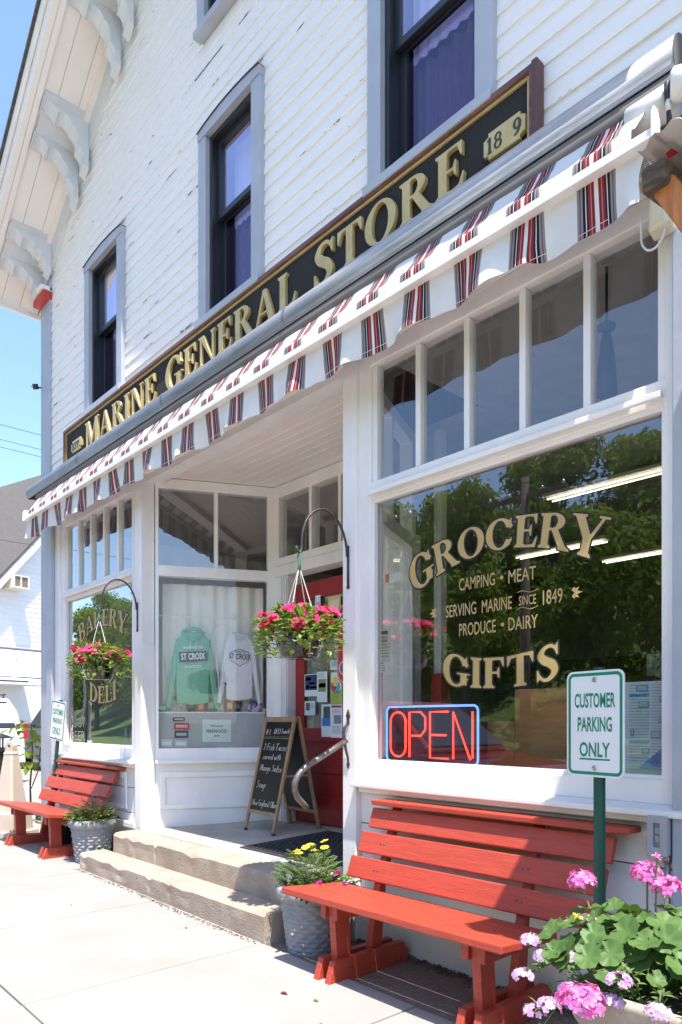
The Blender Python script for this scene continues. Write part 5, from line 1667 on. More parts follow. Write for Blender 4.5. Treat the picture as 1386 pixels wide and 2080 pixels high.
def verbena(label, loc, seed):
    rnd = random.Random(seed)
    p = thing('verbena_plant', label, 'flowers', loc)
    fo = MB()
    spots = [(-.40, -.12, .09), (-.36, -.22, .01), (-.33, -.15, .06), (-.31, -.06, .02), (-.22, -.30, -.02), (-.28, -.28, -.06), (-.20, -.20, .10), (-.26, -.33, -.13), (-.02, -.28, .10), (.09, -.29, .05), (-.10, -.31, .0), (.20, -.28, .11), (.01, -.32, -.12), (.26, -.27, .02), (-.29, .05, .14), (-.24, -.05, .17), (-.17, -.27, .03), (-.05, -.27, .03)]
    for (x, y, h) in spots:
        base = Vector((max(-.19, min(.19, x * .55)), max(-.19, min(.2, y * .55)), 0.0))
        tip = Vector((x, y, h))
        mid = (base + tip) / 2 + Vector((0, 0, .06))
        MB().tube([tuple(base), tuple(mid), tuple(tip)], .0022, 4).build('stem', M['leaf_grey'], p, local=True)
        for k in range(17):
            t = rnd.random(); q = base.lerp(mid, t * 2) if t < .5 else mid.lerp(tip, t * 2 - 1)
            for j in range(2):
                leaf(fo, q, rdir(rnd) + Vector((0, -.3, 0)), (0, 0, 1), rnd.uniform(.022, .042), rnd.uniform(.009, .016))
        fl = MB()
        for k in range(34):
            d = rdir(rnd, .0)
            petals(fl, tip + Vector((d.x, d.y, d.z * .6)) * .032, 5, .0115, d + rdir(rnd) * .3, rnd, 5, .05)
        fl.build('flower_head', M['verbena'], p, local=True, fixn=False)
    fo.build('foliage', M['leaf_grey'], p, local=True, fixn=False)
    return p
verbena('lilac verbena trailing over the edge of the beige planter', (PX - .05, PY, .50), 9)

# ------------------------------------------------------------ customer parking signs
def parking_sign(label, loc, rot, H=.41, W=.268, zc=1.29):
    s_ = thing('parking_sign', label, 'sign', loc, 'green and white customer parking signs')
    s_.rotation_euler = rot
    def rr(w, h, r_, n=6):
        out = []
        for (cx, cz, a0) in ((w / 2 - r_, h / 2 - r_, 0), (-w / 2 + r_, h / 2 - r_, 90), (-w / 2 + r_, -h / 2 + r_, 180), (w / 2 - r_, -h / 2 + r_, 270)):
            out += [(cx + r_ * math.cos(R(a0 + 90 * k / n)), cz + r_ * math.sin(R(a0 + 90 * k / n))) for k in range(n + 1)]
        return out
    loops_mb([rr(W, H, .03)], lambda u, v, d: (u, -.026 - d, zc + v), .0035).build('panel', M['signwhite'], s_, local=True)
    loops_mb([rr(W - .016, H - .016, .025), rr(W - .040, H - .040, .014)[::-1]], lambda u, v, d: (u, -.0302 - d, zc + v), 0).build('border', M['signgreen'], s_, local=True)
    for t_, w_, h_, z_ in (('CUSTOMER', .190, .056, .092), ('PARKING', .160, .056, .0), ('ONLY', .142, .056, -.098)):
        sans_mb(t_, lambda x, y, d: (x, -.0303, zc + z_ + y - h_ / 2), h_, w_, bold=.022, center=True).build('lettering', M['signgreen'], s_, local=True)
    MB().quad((-.071, -.0303, zc - .140), (.071, -.0303, zc - .140), (.071, -.0303, zc - .1335), (-.071, -.0303, zc - .1335)).build('underline', M['signgreen'], s_, local=True)
    for z_ in (.17, -.17):
        o = MB().lathe([(0, .006), (.008, .005), (.011, 0)], n=10).build('bolt', M['bolt'], s_, local=True)
        o.rotation_euler = (R(90), 0, 0); o.location = (0, -.0296, zc + z_)
    # rolled U-channel post
    u = .017
    prof = [(-u - .010, -.004), (-u, -.004), (-u * .6, -.022), (u * .6, -.022), (u, -.004), (u + .010, -.004), (u + .010, -.001), (u * .9, -.001), (u * .5, -.019), (-u * .5, -.019), (-u * .9, -.001), (-u - .010, -.001)]
    pm_ = MB(); n = len(prof); zs_ = [0.0, .25, .5, zc + H / 2 + .012]
    for j, z_ in enumerate(zs_):
        bend = .018 * max(0, 1 - z_ / .6)
        pm_.v += [(x + bend, y, z_) for x, y in prof]
    for j in range(len(zs_) - 1):
        pm_.f += [(j * n + k, j * n + (k + 1) % n, (j + 1) * n + (k + 1) % n, (j + 1) * n + k) for k in range(n)]
    pm_.f.append(tuple((len(zs_) - 1) * n + k for k in range(n)))
    pm_.build('post', M['postgreen'], s_, local=True)
    return s_
parking_sign('large customer parking sign on a green post beside the near bench', (-1.392, -.36, 0.0), (0, 0, R(-10.5)))
parking_sign('leaning customer parking sign behind the far left bench', (-7.70, -.175, .06), (0, R(8.5), R(12)), zc=1.26)

# ------------------------------------------------------------ chalkboard A-frame
ab = thing('sandwich_board', 'wooden A-frame chalkboard with white handwritten lunch menu on the porch', 'sign board', (-4.845, .735, .382), None, R(-3))
AH = .955; AD = .235; AWd = .225
def side(sg, zt=0.0):
    """legs, rails, panel for one leaf; sg -1 front, +1 back"""
    bot = Vector((0, sg * AD, 0)); top = Vector((0, sg * .014, AH))
    up = (top - bot).normalized(); nrm = Vector((0, sg * up.z, -sg * up.y))
    Ls = (top - bot).length
    X = Vector((1, 0, 0))
    def q(x, s_, o): return tuple(bot + X * x + up * s_ + nrm * o)
    def slab(name, m, x0, x1, s0, s1, o0, o1, bev=.003):
        k = MB().hexa([q(x0, s0, o0), q(x1, s0, o0), q(x1, s0, o1), q(x0, s0, o1)], [q(x0, s1, o0), q(x1, s1, o0), q(x1, s1, o1), q(x0, s1, o1)])
        return k.build(name, m, ab, local=True, bevel=bev)
    for x in (-AWd, AWd - .032):
        slab('leg', M['easel'], x, x + .032, .012, Ls, -.010, .012)
        slab('leg_cap', M['black_plastic'], x + .002, x + .030, -.004, .018, -.012, .013)
    slab('top_rail', M['easel'], -AWd + .032, AWd - .032, Ls - .045, Ls - .002, -.008, .010)
    slab('bottom_rail', M['easel'], -AWd + .032, AWd - .032, .145, .175, -.008, .010)
    slab('chalkboard', M['board'] if sg < 0 else M['boardback'], -AWd + .033, AWd - .033, .176, Ls - .046, -.003, .003, 0)
    return lambda x, y, d: q(x, y, .0035 + d), Ls
ffn, Ls = side(-1); side(1)
for x in (-AWd - .012, AWd + .003):
    MB().beam((x + .005, -.12, .47), (x + .005, .12, .47), .004, .018).build('stay', M['easel'], ab, local=True)
random.seed(3)
for (t_, x, y, h, r_) in (('11-3', -.175, .825, .046, .0016), ('DELI', -.050, .832, .044, .0016), ('Lunch', .060, .836, .042, .0016), ('2 Fish Tacos', -.165, .690, .056, .0018), ('served with', -.150, .610, .050, .0017),
                       ('Mango Salsa', -.160, .510, .056, .0018), ('Soup', -.165, .365, .062, .0018), ('New England Clam', -.180, .215, .050, .0017), ('C', .115, .215, .050, .0017)):
    mb, w = hand_mb(t_, lambda a, b, d: ffn(x + a, y + b, d), h, r_)
    k = min(1.0, (.19 - x) / max(w, .01))
    if k < 1:
        random.seed(5); mb, _ = hand_mb(t_, lambda a, b, d: ffn(x + a * k, y + b, d), h, r_)
    mb.build('handwriting', M['chalk'], ab, local=True, fixn=False)
MB().tube([ffn(-.185 + .0092 * i, .792 + .003 * (i % 2), .001) for i in range(41)], .0022, 4).build('chalk_line', M['chalkgreen'], ab, local=True)
MB().tube([ffn(-.18 + .0090 * i, .806 + .004 * (i % 2), .001) for i in range(40)], .0012, 4).build('chalk_line', M['chalkred'], ab, local=True)

# doormat with ribbed rubber blocks
dm = thing('doormat', 'black ribbed rubber mat on the porch in front of the door', 'mat', (-3.93, .48, .375))
def pz(y): return .352 + (y + .1) / 1.3 * .048
MB().hexa([(-4.47, .05, pz(.05) + .001), (-3.42, .05, pz(.05) + .001), (-3.60, .92, pz(.92) + .001), (-4.47, .92, pz(.92) + .001)], [(-4.47, .05, pz(.05) + .008), (-3.42, .05, pz(.05) + .008), (-3.60, .92, pz(.92) + .008), (-4.47, .92, pz(.92) + .008)]).build('base', M['mat_rub'], dm)
rb_ = MB()
for j in range(24):
    y = .085 + j * .034
    for i in range(18):
        x = -4.44 + i * .054 + (.027 if j % 2 else 0)
        if x > -3.52 - (y * .15): continue
        rb_.box(x, x + .042, y, y + .018, pz(y) + .007, pz(y) + .014)
rb_.build('tread', M['mat_rub'], dm)['kind'] = 'stuff'

# wrought handrail on the right post
hr = thing('handrail', 'curled worn iron handrail with spear-shaped bracket on the right entrance post', 'handrail', (-3.135, -.08, 1.16))
hp = [(-3.135, -.095, 1.185), (-3.135, -.20, 1.135), (-3.135, -.31, 1.085), (-3.135, -.40, 1.045), (-3.135, -.452, 1.008), (-3.135, -.482, .960), (-3.135, -.484, .915), (-3.135, -.462, .872), (-3.135, -.425, .838), (-3.135, -.395, .812)]
MB().tube(hp, [.016, .0175, .018, .018, .018, .018, .018, .018, .017, .016], 10).build('rail', M['iron_worn'], hr, smooth=True)
MB().tube([(-3.135, -.082, 1.285), (-3.135, -.105, 1.268), (-3.135, -.118, 1.235), (-3.135, -.112, 1.19), (-3.135, -.098, 1.13), (-3.135, -.084, 1.085), (-3.135, -.082, 1.06)], [.007, .009, .010, .010, .008, .007, .006], 8).build('bracket', M['iron'], hr, smooth=True)
k = MB(); k.prism([(0, .06), (.016, .02), (.006, .0), (.008, -.03), (-.008, -.03), (-.006, 0), (-.016, .02)], lambda u, v, d: (-3.135 + u, -.077 - d, 1.31 + v), 0, .008); k.build('spear_finial', M['iron'], hr)
k = MB(); k.prism([(0, -.045), (.011, -.015), (0, .01), (-.011, -.015)], lambda u, v, d: (-3.135 + u, -.077 - d, 1.06 + v), 0, .007); k.build('spear_tip', M['iron'], hr)

# grey outlet box, conduit
ob = thing('outlet_box', 'grey weatherproof outlet box with conduit right of the near bench', 'outlet box', (-1.27, -.10, .60))
ring('cover', M['greybox'], ob, (-1.312, -1.232, .765, .925), [(-1.288, -1.262, .80, .895)], -.135, -.118, .004)
box('body', M['greybox'], ob, -1.310, -1.234, -.117, -.036, .767, .923, .004)
for zz in (.83, .865):
    box('socket_face', M['greybox'], ob, -1.286, -1.264, -.124, -.1175, zz - .014, zz + .014, .004)
MB().tube([(-1.255, -.075, .768), (-1.255, -.075, .0)], .011, 10).build('conduit', M['conduit'], ob, smooth=True)
MB().tube([(-1.255, -.075, .768), (-1.255, -.075, .735)], .016, 10).build('fitting', M['conduit'], ob, smooth=True)

# ------------------------------------------------------------ papers on the door
def sheet(name, label, x0, x1, z0, z1, y, base, marks=(), thick=.0012, cat='poster', group=None):
    """a sheet of paper facing the street with printed blocks (x, z as fractions)"""
    t = thing(name, label, cat, ((x0 + x1) / 2, y, z0), group)
    box('paper', base, t, x0, x1, y - thick, y, z0, z1)
    for (a, b, c, d, col, nm) in marks:
        X0, X1, Z0, Z1 = x0 + a * (x1 - x0), x0 + b * (x1 - x0), z0 + c * (z1 - z0), z0 + d * (z1 - z0)
        MB().quad((X0, y - thick - .0006, Z0), (X1, y - thick - .0006, Z0), (X1, y - thick - .0006, Z1), (X0, y - thick - .0006, Z1)).build(nm, flat('print_%d_%d_%d' % tuple(int(k * 99) for k in col), col), t)
    return t
DK = (.05, .06, .06); NV = (.03, .04, .12); GYR = (.35, .36, .38); OL = (.22, .28, .12); BLU = (.04, .22, .55); LM = (.42, .50, .10); MG = (.55, .03, .22); CY = (.08, .36, .55); YE = (.75, .60, .10); TE = (.10, .30, .22); RD_ = (.40, .05, .07)
def lines(n, a, b, z0, z1, col=GYR):
    out = []
    for i in range(n):
        z_ = z0 + (z1 - z0) * (i + .5) / n
        out.append((a, b - .12 * ((i * 7) % 3) / 3, z_ - .22 * (z1 - z0) / n, z_ + .22 * (z1 - z0) / n, col, 'text_line'))
    return out
yD = 1.0835
P_ = M['paper']
GD = 'papers taped to the red door'
sheet('poster', 'photo print at the upper left of the door glass', -4.975, -4.835, 2.17, 2.315, yD, P_, [(.1, .9, .15, .85, DK, 'picture'), (.3, .6, .3, .6, GYR, 'picture')], group=GD)
sheet('poster', 'narrow white strip of small photos high on the door', -4.825, -4.755, 2.16, 2.40, yD - .002, P_, [(.15, .9, .45, .65, DK, 'picture'), (.15, .9, .68, .74, GYR, 'picture')] + lines(4, .1, .9, .05, .4), group=GD)
sheet('card', 'white card with a black oval emblem on the door', -4.815, -4.700, 2.135, 2.205, yD - .004, P_, [(.25, .75, .3, .75, DK, 'emblem'), (.32, .68, .4, .65, (.6, .6, .6), 'emblem')], cat='card', group=GD)
sheet('poster', 'yellow and green framed poster at the upper right of the door', -4.655, -4.495, 2.10, 2.365, yD, flat('poster_yellow', (.72, .55, .16)), [(.0, 1.0, .0, .22, (.12, .34, .14), 'green_band'), (.0, 1.0, .22, .42, (.40, .46, .16), 'green_band'), (.14, .86, .55, .88, (.74, .66, .55), 'panel'), (.14, .86, .12, .55, (.55, .66, .62), 'panel')] + lines(4, .25, .75, .2, .5, TE), group=GD)
sheet('poster', 'navy blue and white flyer at the middle left of the door', -4.975, -4.800, 1.52, 1.715, yD, P_, [(.04, 1.0, .28, .97, NV, 'picture'), (.1, .5, .72, .86, (.45, .5, .6), 'print'), (.35, .85, .55, .63, (.6, .62, .68), 'print'), (.12, .35, .34, .50, (.5, .28, .2), 'print'), (.45, .95, .36, .44, (.6, .62, .68), 'print')], group=GD)
sheet('poster', 'white flyer with a green leafy picture in the middle of the door', -4.800, -4.665, 1.465, 1.73, yD - .003, P_, [(.12, .9, .34, .76, OL, 'picture'), (.2, .85, .48, .62, (.55, .60, .45), 'picture')] + lines(4, .05, .8, .80, .97), group=GD)
o = sheet('poster', 'lime green flyer with three coloured rings at the right of the door', -4.625, -4.475, 1.45, 1.72, yD, flat('lime_paper', LM), [(.08, .92, .42, .98, (.76, .77, .76), 'panel')] + lines(5, .1, .75, .05, .30, (.25, .30, .06)) + [(.25, .8, .33, .38, (.16, .2, .05), 'heading')], group=GD)
for (cx, cz, col) in ((-4.585, 1.595, MG), (-4.535, 1.595, CY), (-4.560, 1.635, YE)):
    MB().add([(cx + .034 * math.cos(a * .5236), yD - .0026 - (cz - 1.59) * .01, cz + .042 * math.sin(a * .5236)) for a in range(12)], [tuple(range(12))]).build('ring', flat('ring_%d' % int(col[0] * 100), col), o)
sheet('card', 'pale blue and cream postcard behind the hanging basket on the door', -4.625, -4.480, 1.738, 1.82, yD, P_, [(.08, .92, .45, .9, (.2, .5, .6), 'picture'), (.08, .92, .2, .45, (.6, .55, .35), 'picture')], cat='card', group=GD)
sheet('poster', 'small white notice with a dark portrait photo low on the door', -4.975, -4.828, 1.353, 1.478, yD, P_, [(.12, .5, .35, .88, (.14, .12, .1), 'picture')] + lines(3, .55, .95, .5, .85), group=GD)
sheet('brochure', 'open brochure page with a bright blue panel low on the door', -4.745, -4.618, 1.165, 1.447, yD, P_, [(.22, .92, .58, .93, (.10, .10, .11), 'picture'), (.1, .95, .33, .58, BLU, 'panel')], cat='brochure', group=GD)
sheet('brochure', 'open brochure page with a grey photo low on the door', -4.617, -4.475, 1.160, 1.443, yD, P_, [(.05, .95, .9, .97, RD_, 'heading'), (.25, .92, .42, .68, (.24, .24, .27), 'picture')] + lines(3, .1, .9, .72, .86) + lines(6, .1, .9, .12, .36), cat='brochure', group=GD)
# red bottle-cap style tin sign beside the door
tn = thing('tin_sign', 'tall rounded red tin sign on the jamb right of the door', 'sign', (-4.105, .985, 1.6))
def capsule(cx, w, z0, z1, n=10):
    r_ = w / 2
    return [(cx + r_ * math.cos(math.pi * k / n), z1 - r_ * 1.3 + r_ * 1.3 * math.sin(math.pi * k / n)) for k in range(n + 1)] + [(cx - r_ * math.cos(math.pi * k / n), z0 + r_ * 1.3 - r_ * 1.3 * math.sin(math.pi * k / n)) for k in range(n + 1)]
TX = -4.332
loops_mb([capsule(TX, .17, 1.60, 2.265)], lambda u, v, d: (u, .984 - d, v), .006, .002).build('panel', M['red_trim'], tn)
loops_mb([capsule(TX, .155, 1.612, 2.253), capsule(TX, .145, 1.622, 2.243)[::-1]], lambda u, v, d: (u, .9735 - d, v), 0).build('border', flat('cream_print', (.62, .55, .45)), tn)
for zc_ in (2.13, 1.735):
    for r_, col, y_ in ((.062, (.62, .6, .56), .9733), (.050, (.45, .05, .06), .9727), (.034, (.08, .16, .35), .9721)):
        MB().add([(TX + r_ * math.cos(a * .3927), y_, zc_ + r_ * math.sin(a * .3927)) for a in range(16)], [tuple(range(16))]).build('emblem', flat('cap_%d' % int(r_ * 1000), col), tn)
# framed thing hung inside the right post
wb = thing('letter_box', 'narrow dark framed box hung inside the right entrance post', 'box', (-3.30, .16, .80))
box('back', M['boardback'], wb, -3.232, -3.222, .03, .20, .80, 1.13, .003)
ring('frame', M['woodrail'], wb, (.02, .21, .79, 1.14), [(.045, .185, .815, 1.115)], 0, .014, .003, fn=lambda u, v, d: (-3.234 - d, u, v))

# ------------------------------------------------------------ display window by the door
dA = P0; dd_ = (P1 - P0).normalized(); nA = Vector((dd_.y, -dd_.x)); LwA = (P1 - P0).length
def DV(s_, inn, z_): return (dA.x + dd_.x * s_ - nA.x * inn, dA.y + dd_.y * s_ - nA.y * inn, z_)
def dfn(s0, inn, z0): return lambda x, y, d: DV(s0 + x, inn - d, z0 + y)
def dbox(mb, s0, s1, i0, i1, z0, z1):
    return mb.hexa([DV(s0, i0, z0), DV(s1, i0, z0), DV(s1, i1, z0), DV(s0, i1, z0)], [DV(s0, i0, z1), DV(s1, i0, z1), DV(s1, i1, z1), DV(s0, i1, z1)])
ct = MB(); n = 90
for i in range(n):
    a, b = .07 + (LwA - .14) * i / n, .07 + (LwA - .14) * (i + 1) / n
    w = lambda k: .21 + .010 * math.sin(k * .55) + .012 * math.sin(k * .23 + 1)
    ct.quad(DV(a, w(i), 1.12), DV(b, w(i + 1), 1.12), DV(b, w(i + 1), 2.56), DV(a, w(i), 2.56))
o = ct.build('curtain', M['curtain'], origin=DV(.5, .36, 1.12), smooth=True); tag(o, 'cream curtain hanging behind the sweatshirts in the display window', 'curtain')
o = MB().tube([DV(.03, .10, 2.25), DV(LwA - .06, .10, 2.245)], .005, 6).build('curtain_rod', M['white_plastic'], origin=DV(.5, .1, 2.25)); tag(o, 'thin white rod across the display window', 'rod')
def garment(label, s0, z0, w, h, m, hood, inn, seed):
    rnd = random.Random(seed)
    g_ = thing('sweatshirt', label, 'sweatshirt', DV(s0, inn, z0), 'sweatshirts hanging in the display window')
    half = [(.20, .985), (.42, .93), (.62, .84), (.74, .60), (.84, .30), (.98, .0), (.80, -.03), (.66, .24), (.58, .46), (.585, .25), (.57, .06), (.30, .035)]
    poly = [(0, .955)] + half + [(0, .03)] + [(-x, y) for x, y in reversed(half)]
    poly = [((x + rnd.uniform(-.012, .012)) * w / 2, (y + rnd.uniform(-.008, .008)) * h) for x, y in poly]
    bend = lambda x, y, d: DV(s0 + x, inn - d - .012 * math.sin(x * 38 + seed) * (.3 + y / h * .2), z0 + y)
    o = loops_mb([poly], lambda x, y, d: bend(x, y, d), .020, .014).build('body', m, g_)
    o.data.polygons.foreach_set('use_smooth', [True] * len(o.data.polygons))
    # folds: shallow ridges down the body and sleeves
    for k in range(9):
        x = (-.48 + .12 * k) * w
        if abs(x) < .3 * w: continue
        y0 = rnd.uniform(.05, .2) * h; y1 = rnd.uniform(.45, .8) * h
        MB().tube([bend(x + .01 * math.sin(j), y0 + (y1 - y0) * j / 6, .0455 + .001 * math.sin(j)) for j in range(7)], [.001, .004, .006, .006, .005, .003, .001], 6).build('fold', m, g_, smooth=True)
    for sg in (-1, 1):
        MB().tube([bend(sg * w * (.30 + .0), h * .88, .04), bend(sg * w * .285, h * .66, .047), bend(sg * w * .29, h * .48, .043)], .004, 6).build('sleeve_seam', m, g_, smooth=True)
    if hood:
        MB().tube([bend(-.19 * w, h * .965, .03), bend(-.12 * w, h * 1.0, .045), bend(0, h * 1.012, .04), bend(.12 * w, h * 1.0, .045), bend(.19 * w, h * .965, .03), bend(.11 * w, h * .90, .055), bend(0, h * .86, .058), bend(-.11 * w, h * .90, .055), bend(-.19 * w, h * .965, .03)], .016, 8).build('hood', m, g_, smooth=True)
        for sg in (-1, 1):
            MB().tube([bend(sg * .05 * w, h * .86, .075), bend(sg * .055 * w, h * .74, .058)], .003, 5).build('drawstring', M['string'], g_)
    else:
        MB().tube([bend(-.17 * w, h * .96, .03), bend(-.08 * w, h * .91, .05), bend(0, h * .895, .053), bend(.08 * w, h * .91, .05), bend(.17 * w, h * .96, .03)], .010, 6).build('collar', m, g_, smooth=True)
    return g_, bend
def flatprint(s0, z0, inn): return lambda x, y, d: DV(s0 + x, inn - d - .008, z0 + y)
g_, bf = garment('green hooded sweatshirt with a dark lettered band in the display window', .335, 1.43, .50, .70, M['green_fab'], True, .12, 1)
bf = flatprint(.335, 1.43, .12)
def tilt(fn, cx, cy, a, d): 
    ca, sa = math.cos(R(a)), math.sin(R(a))
    return lambda x, y, q: fn(cx + x * ca - y * sa, cy + x * sa + y * ca, d)
loops_mb([rect(-.125, .125, -.045, .045)], tilt(bf, .0, .455, 4, .056), 0).build('print_band', M['navy'], g_)
sans_mb('ST CROIX', tilt(bf, 0, .430, 4, .059), .058, .215, bold=.03, center=True).build('print_lettering', M['paper'], g_)
sans_mb('MARINE ON', tilt(bf, 0, .525, 3, .058), .026, .17, bold=.01, center=True).build('print_lettering', M['paper'], g_)
sans_mb('MINNESOTA', tilt(bf, 0, .352, 3, .058), .026, .15, bold=.01, center=True).build('print_lettering', M['paper'], g_)
g_, bf = garment('light grey sweatshirt with dark lettered badge in the display window', .755, 1.47, .42, .66, M['grey_fab'], False, .105, 2)
bf = flatprint(.755, 1.47, .105)
sans_mb('ST CROIX', tilt(bf, 0, .400, -3, .058), .050, .205, bold=.012, center=True).build('print_lettering', M['navy'], g_)
MB().tube([bf(x_ * .085, .415 + y_ * .07, .054) for x_, y_ in ((-1, .7), (0, 1.1), (1, .7), (.9, -.5), (0, -1.1), (-.9, -.5), (-1, .7))], .0022, 4).build('print_badge', M['navy'], g_)
sans_mb('MARINE ON', tilt(bf, 0, .458, -3, .058), .018, .10, center=True).build('print_lettering', M['navy'], g_)
# shelf, frosted lower panel and goods
sh_ = thing('display_shelf', 'low white shelf with frosted panel in the display window', 'shelf', DV(.5, .2, 1.05))
dbox(MB(), .03, LwA - .08, .06, .34, 1.372, 1.385).build('shelf_board', M['white_plastic'], sh_)
M['frost'] = mat('frosted_panel', (.36, .37, .38), .35, (.33, .34, .35), 2)
dbox(MB(), .03, LwA - .08, .05, .056, 1.062, 1.371).build('frosted_panel', M['frost'], sh_)
def flagstick(label, s0, z0, inn, a):
    f = thing('small_flag', label, 'flag', DV(s0, inn, z0), 'small stars and stripes flags in the display window')
    f.rotation_euler = (0, 0, math.atan2(dd_.y, dd_.x))
    ch = []
    mfl = M.setdefault('flagcloth', flagmat('flag_cloth', .165, .105, 0.0, .05))
    k = MB(); nn = 10
    for i in range(nn):
        u0, u1 = .165 * i / nn, .165 * (i + 1) / nn
        y_ = lambda u: .006 * math.sin(u * 60)
        k.quad((u0, y_(u0), .05), (u1, y_(u1), .05), (u1, y_(u1), .155), (u0, y_(u0), .155))
    k.build('cloth', mfl, f, local=True, smooth=True)
    MB().tube([(-.002, 0, 0), (-.002, 0, .155)], .002, 6).build('stick', M['easel'], f, local=True)
    f.rotation_euler = (0, R(a), math.atan2(dd_.y, dd_.x))
    return f
flagstick('small stars and stripes flag in front of the green sweatshirt', .245, 1.385, .10, 34).rotation_euler.y = R(-32)
flagstick('small stars and stripes flag in front of the grey sweatshirt', .79, 1.385, .10, -38).rotation_euler.y = R(38)
goods = [(.02, .11, .070, (.10, .22, .16), 'small dark green packet at the left end of the display shelf', 'packet'), (.28, .36, .10, (.02, .022, .03), 'black travel mug on the display shelf behind the left flag', 'mug'), (.375, .44, .115, (.38, .10, .05), 'reddish brown coffee bag in the middle of the display shelf', 'coffee bag'),
         (.46, .535, .125, (.05, .13, .09), 'dark green bottle-shaped box on the display shelf', 'box'), (.545, .615, .10, (.32, .40, .24), 'green and white picture box on the display shelf', 'box'), (.635, .705, .12, (.34, .17, .07), 'brown kraft box on the display shelf', 'box'), (.72, .775, .10, (.025, .03, .04), 'black travel mug on the display shelf beside the right flag', 'mug'), (.86, .97, .085, (.08, .10, .30), 'blue packet at the right end of the display shelf', 'packet')]
for (a, b, h, col, lab, cat) in goods:
    t = thing('shelf_' + cat.replace(' ', '_'), lab, cat, DV((a + b) / 2, .13, 1.3855))
    m_ = flat('goods_%d' % int(a * 1000), col)
    if cat == 'mug':
        c = DV((a + b) / 2, .13, 1.3855); MB().lathe([(.0, .0), (.026, .0), (.036, h - .012), (.039, h - .012), (.039, h), (0, h)], c, 18).build('cup', m_, t, smooth=True)
        MB().lathe([(.0375, h * .35), (.0385, h * .7)], c, 18).build('sleeve', flat('mug_sleeve', (.10, .10, .11)), t, smooth=True)
    else:
        dbox(MB(), a, b, .10, .16, 1.386, 1.386 + h).build('carton', m_, t, bevel=.003)
        q = (b - a) * .18
        dbox(MB(), a + q, b - q, .0985, .0995, 1.386 + h * .25, 1.386 + h * .7).build('printed_label', flat('label_%d' % int(a * 1000), tuple(min(.7, k * 1.9 + .12) for k in col)), t)
def dsheet(label, s0, s1, z0, z1, base, marks, cat='notice', inn=.045, group=None):
    t = thing('notice' if cat == 'notice' else 'sticker', label, cat, DV((s0 + s1) / 2, inn, z0), group)
    dbox(MB(), s0, s1, inn, inn + .001, z0, z1).build('paper', base, t)
    for (a, b, c, d, col, nm) in marks:
        f = dfn(s0, inn - .0006, z0); W_, H_ = s1 - s0, z1 - z0
        MB().quad(f(a * W_, c * H_, 0), f(b * W_, c * H_, 0), f(b * W_, d * H_, 0), f(a * W_, d * H_, 0)).build(nm, flat('print_%d_%d_%d' % tuple(int(k * 99) for k in col), col), t)
    return t
fw = dsheet('pale green firewood notice on the frosted display panel', .415, .675, 1.11, 1.315, flat('pale_paper', (.60, .68, .66)), [])
for t_, h_, z_, w_ in (('DNR Approved', .016, .140, .11), ('FIREWOOD', .030, .085, .185), ('$6.00', .016, .05, .05)):
    sans_mb(t_, lambda x, y, d: DV(.545 + x, .0436, 1.11 + z_ + y), h_, w_, bold=.012, center=True).build('lettering', M['ink'], fw)
for i, (a, b, z0, z1, col, lab) in enumerate(((.155, .26, 1.30, 1.335, (.04, .04, .04), 'black and white oval sticker on the display panel'), (.165, .30, 1.225, 1.285, (.45, .05, .06), 'red and white sticker on the display panel'), (.17, .29, 1.15, 1.215, (.04, .05, .10), 'navy and orange sticker on the display panel'), (.05, .15, 1.065, 1.14, (.55, .56, .57), 'left white note card at the foot of the display panel'), (.17, .28, 1.065, 1.13, (.55, .54, .50), 'second note card at the foot of the display panel'))):
    dsheet(lab, a, b, z0, z1, flat('stick_%d' % i, col), [(.12, .88, .3, .7, tuple(min(.75, k + .35) for k in col), 'print')], 'sticker', .044, 'stickers and cards on the display panel')

# ------------------------------------------------------------ inside the grocery window
op = thing('open_sign', 'lit red neon OPEN sign with blue border in the grocery window', 'neon sign', (-2.645, .10, 1.06))
box('housing', M['black_plastic'], op, -2.99, -2.30, .095, .17, 1.055, 1.395, .02)
def rr2(x0, x1, z0, z1, r_, y_, n=5):
    out = []
    for (cx, cz, a0) in ((x1 - r_, z1 - r_, 0), (x0 + r_, z1 - r_, 90), (x0 + r_, z0 + r_, 180), (x1 - r_, z0 + r_, 270)):
        out += [(cx + r_ * math.cos(R(a0 + 90 * k / n)), y_, cz + r_ * math.sin(R(a0 + 90 * k / n))) for k in range(n + 1)]
    return out + [out[0]]
MB().tube(rr2(-2.978, -2.312, 1.066, 1.384, .03, .088), .006, 8).build('border_tube', M['neon_blue'], op, smooth=True)
z0, z1 = 1.095, 1.352
tubes = {'O': [rr2(-2.945, -2.825, z0, z1, .055, .085)], 'P': [[(-2.795, .085, z0), (-2.795, .085, z1), (-2.71, .085, z1), (-2.675, .085, z1 - .03), (-2.675, .085, z1 - .10), (-2.71, .085, z1 - .135), (-2.785, .085, z1 - .135)]],
         'E': [[(-2.51, .085, z1), (-2.64, .085, z1), (-2.64, .085, z0), (-2.51, .085, z0)], [(-2.63, .085, (z0 + z1) / 2), (-2.525, .085, (z0 + z1) / 2)]], 'N': [[(-2.475, .085, z0), (-2.475, .085, z1), (-2.36, .085, z0), (-2.345, .085, z0 + .01), (-2.345, .085, z1)]]}
for ch, ts in tubes.items():
    mb = MB()
    for t_ in ts: mb.tube(t_, .006, 8)
    mb.build('letter_tube', M['neon_red'], op, smooth=True)
pw = thing('window_back_panel', 'varnished brown board closing the back of the grocery window', 'panel', (-2.1, .40, 1.0))
box('board', M['plywood'], pw, -2.30, -1.20, .40, .42, 1.0, 1.475, .004)
box('board', M['plywood'], pw, -3.00, -2.305, .40, .42, 1.0, 1.30, .004)
box('window_bottom', M['plywood'], pw, -3.02, -1.20, .07, .39, 1.03, 1.05, .003)
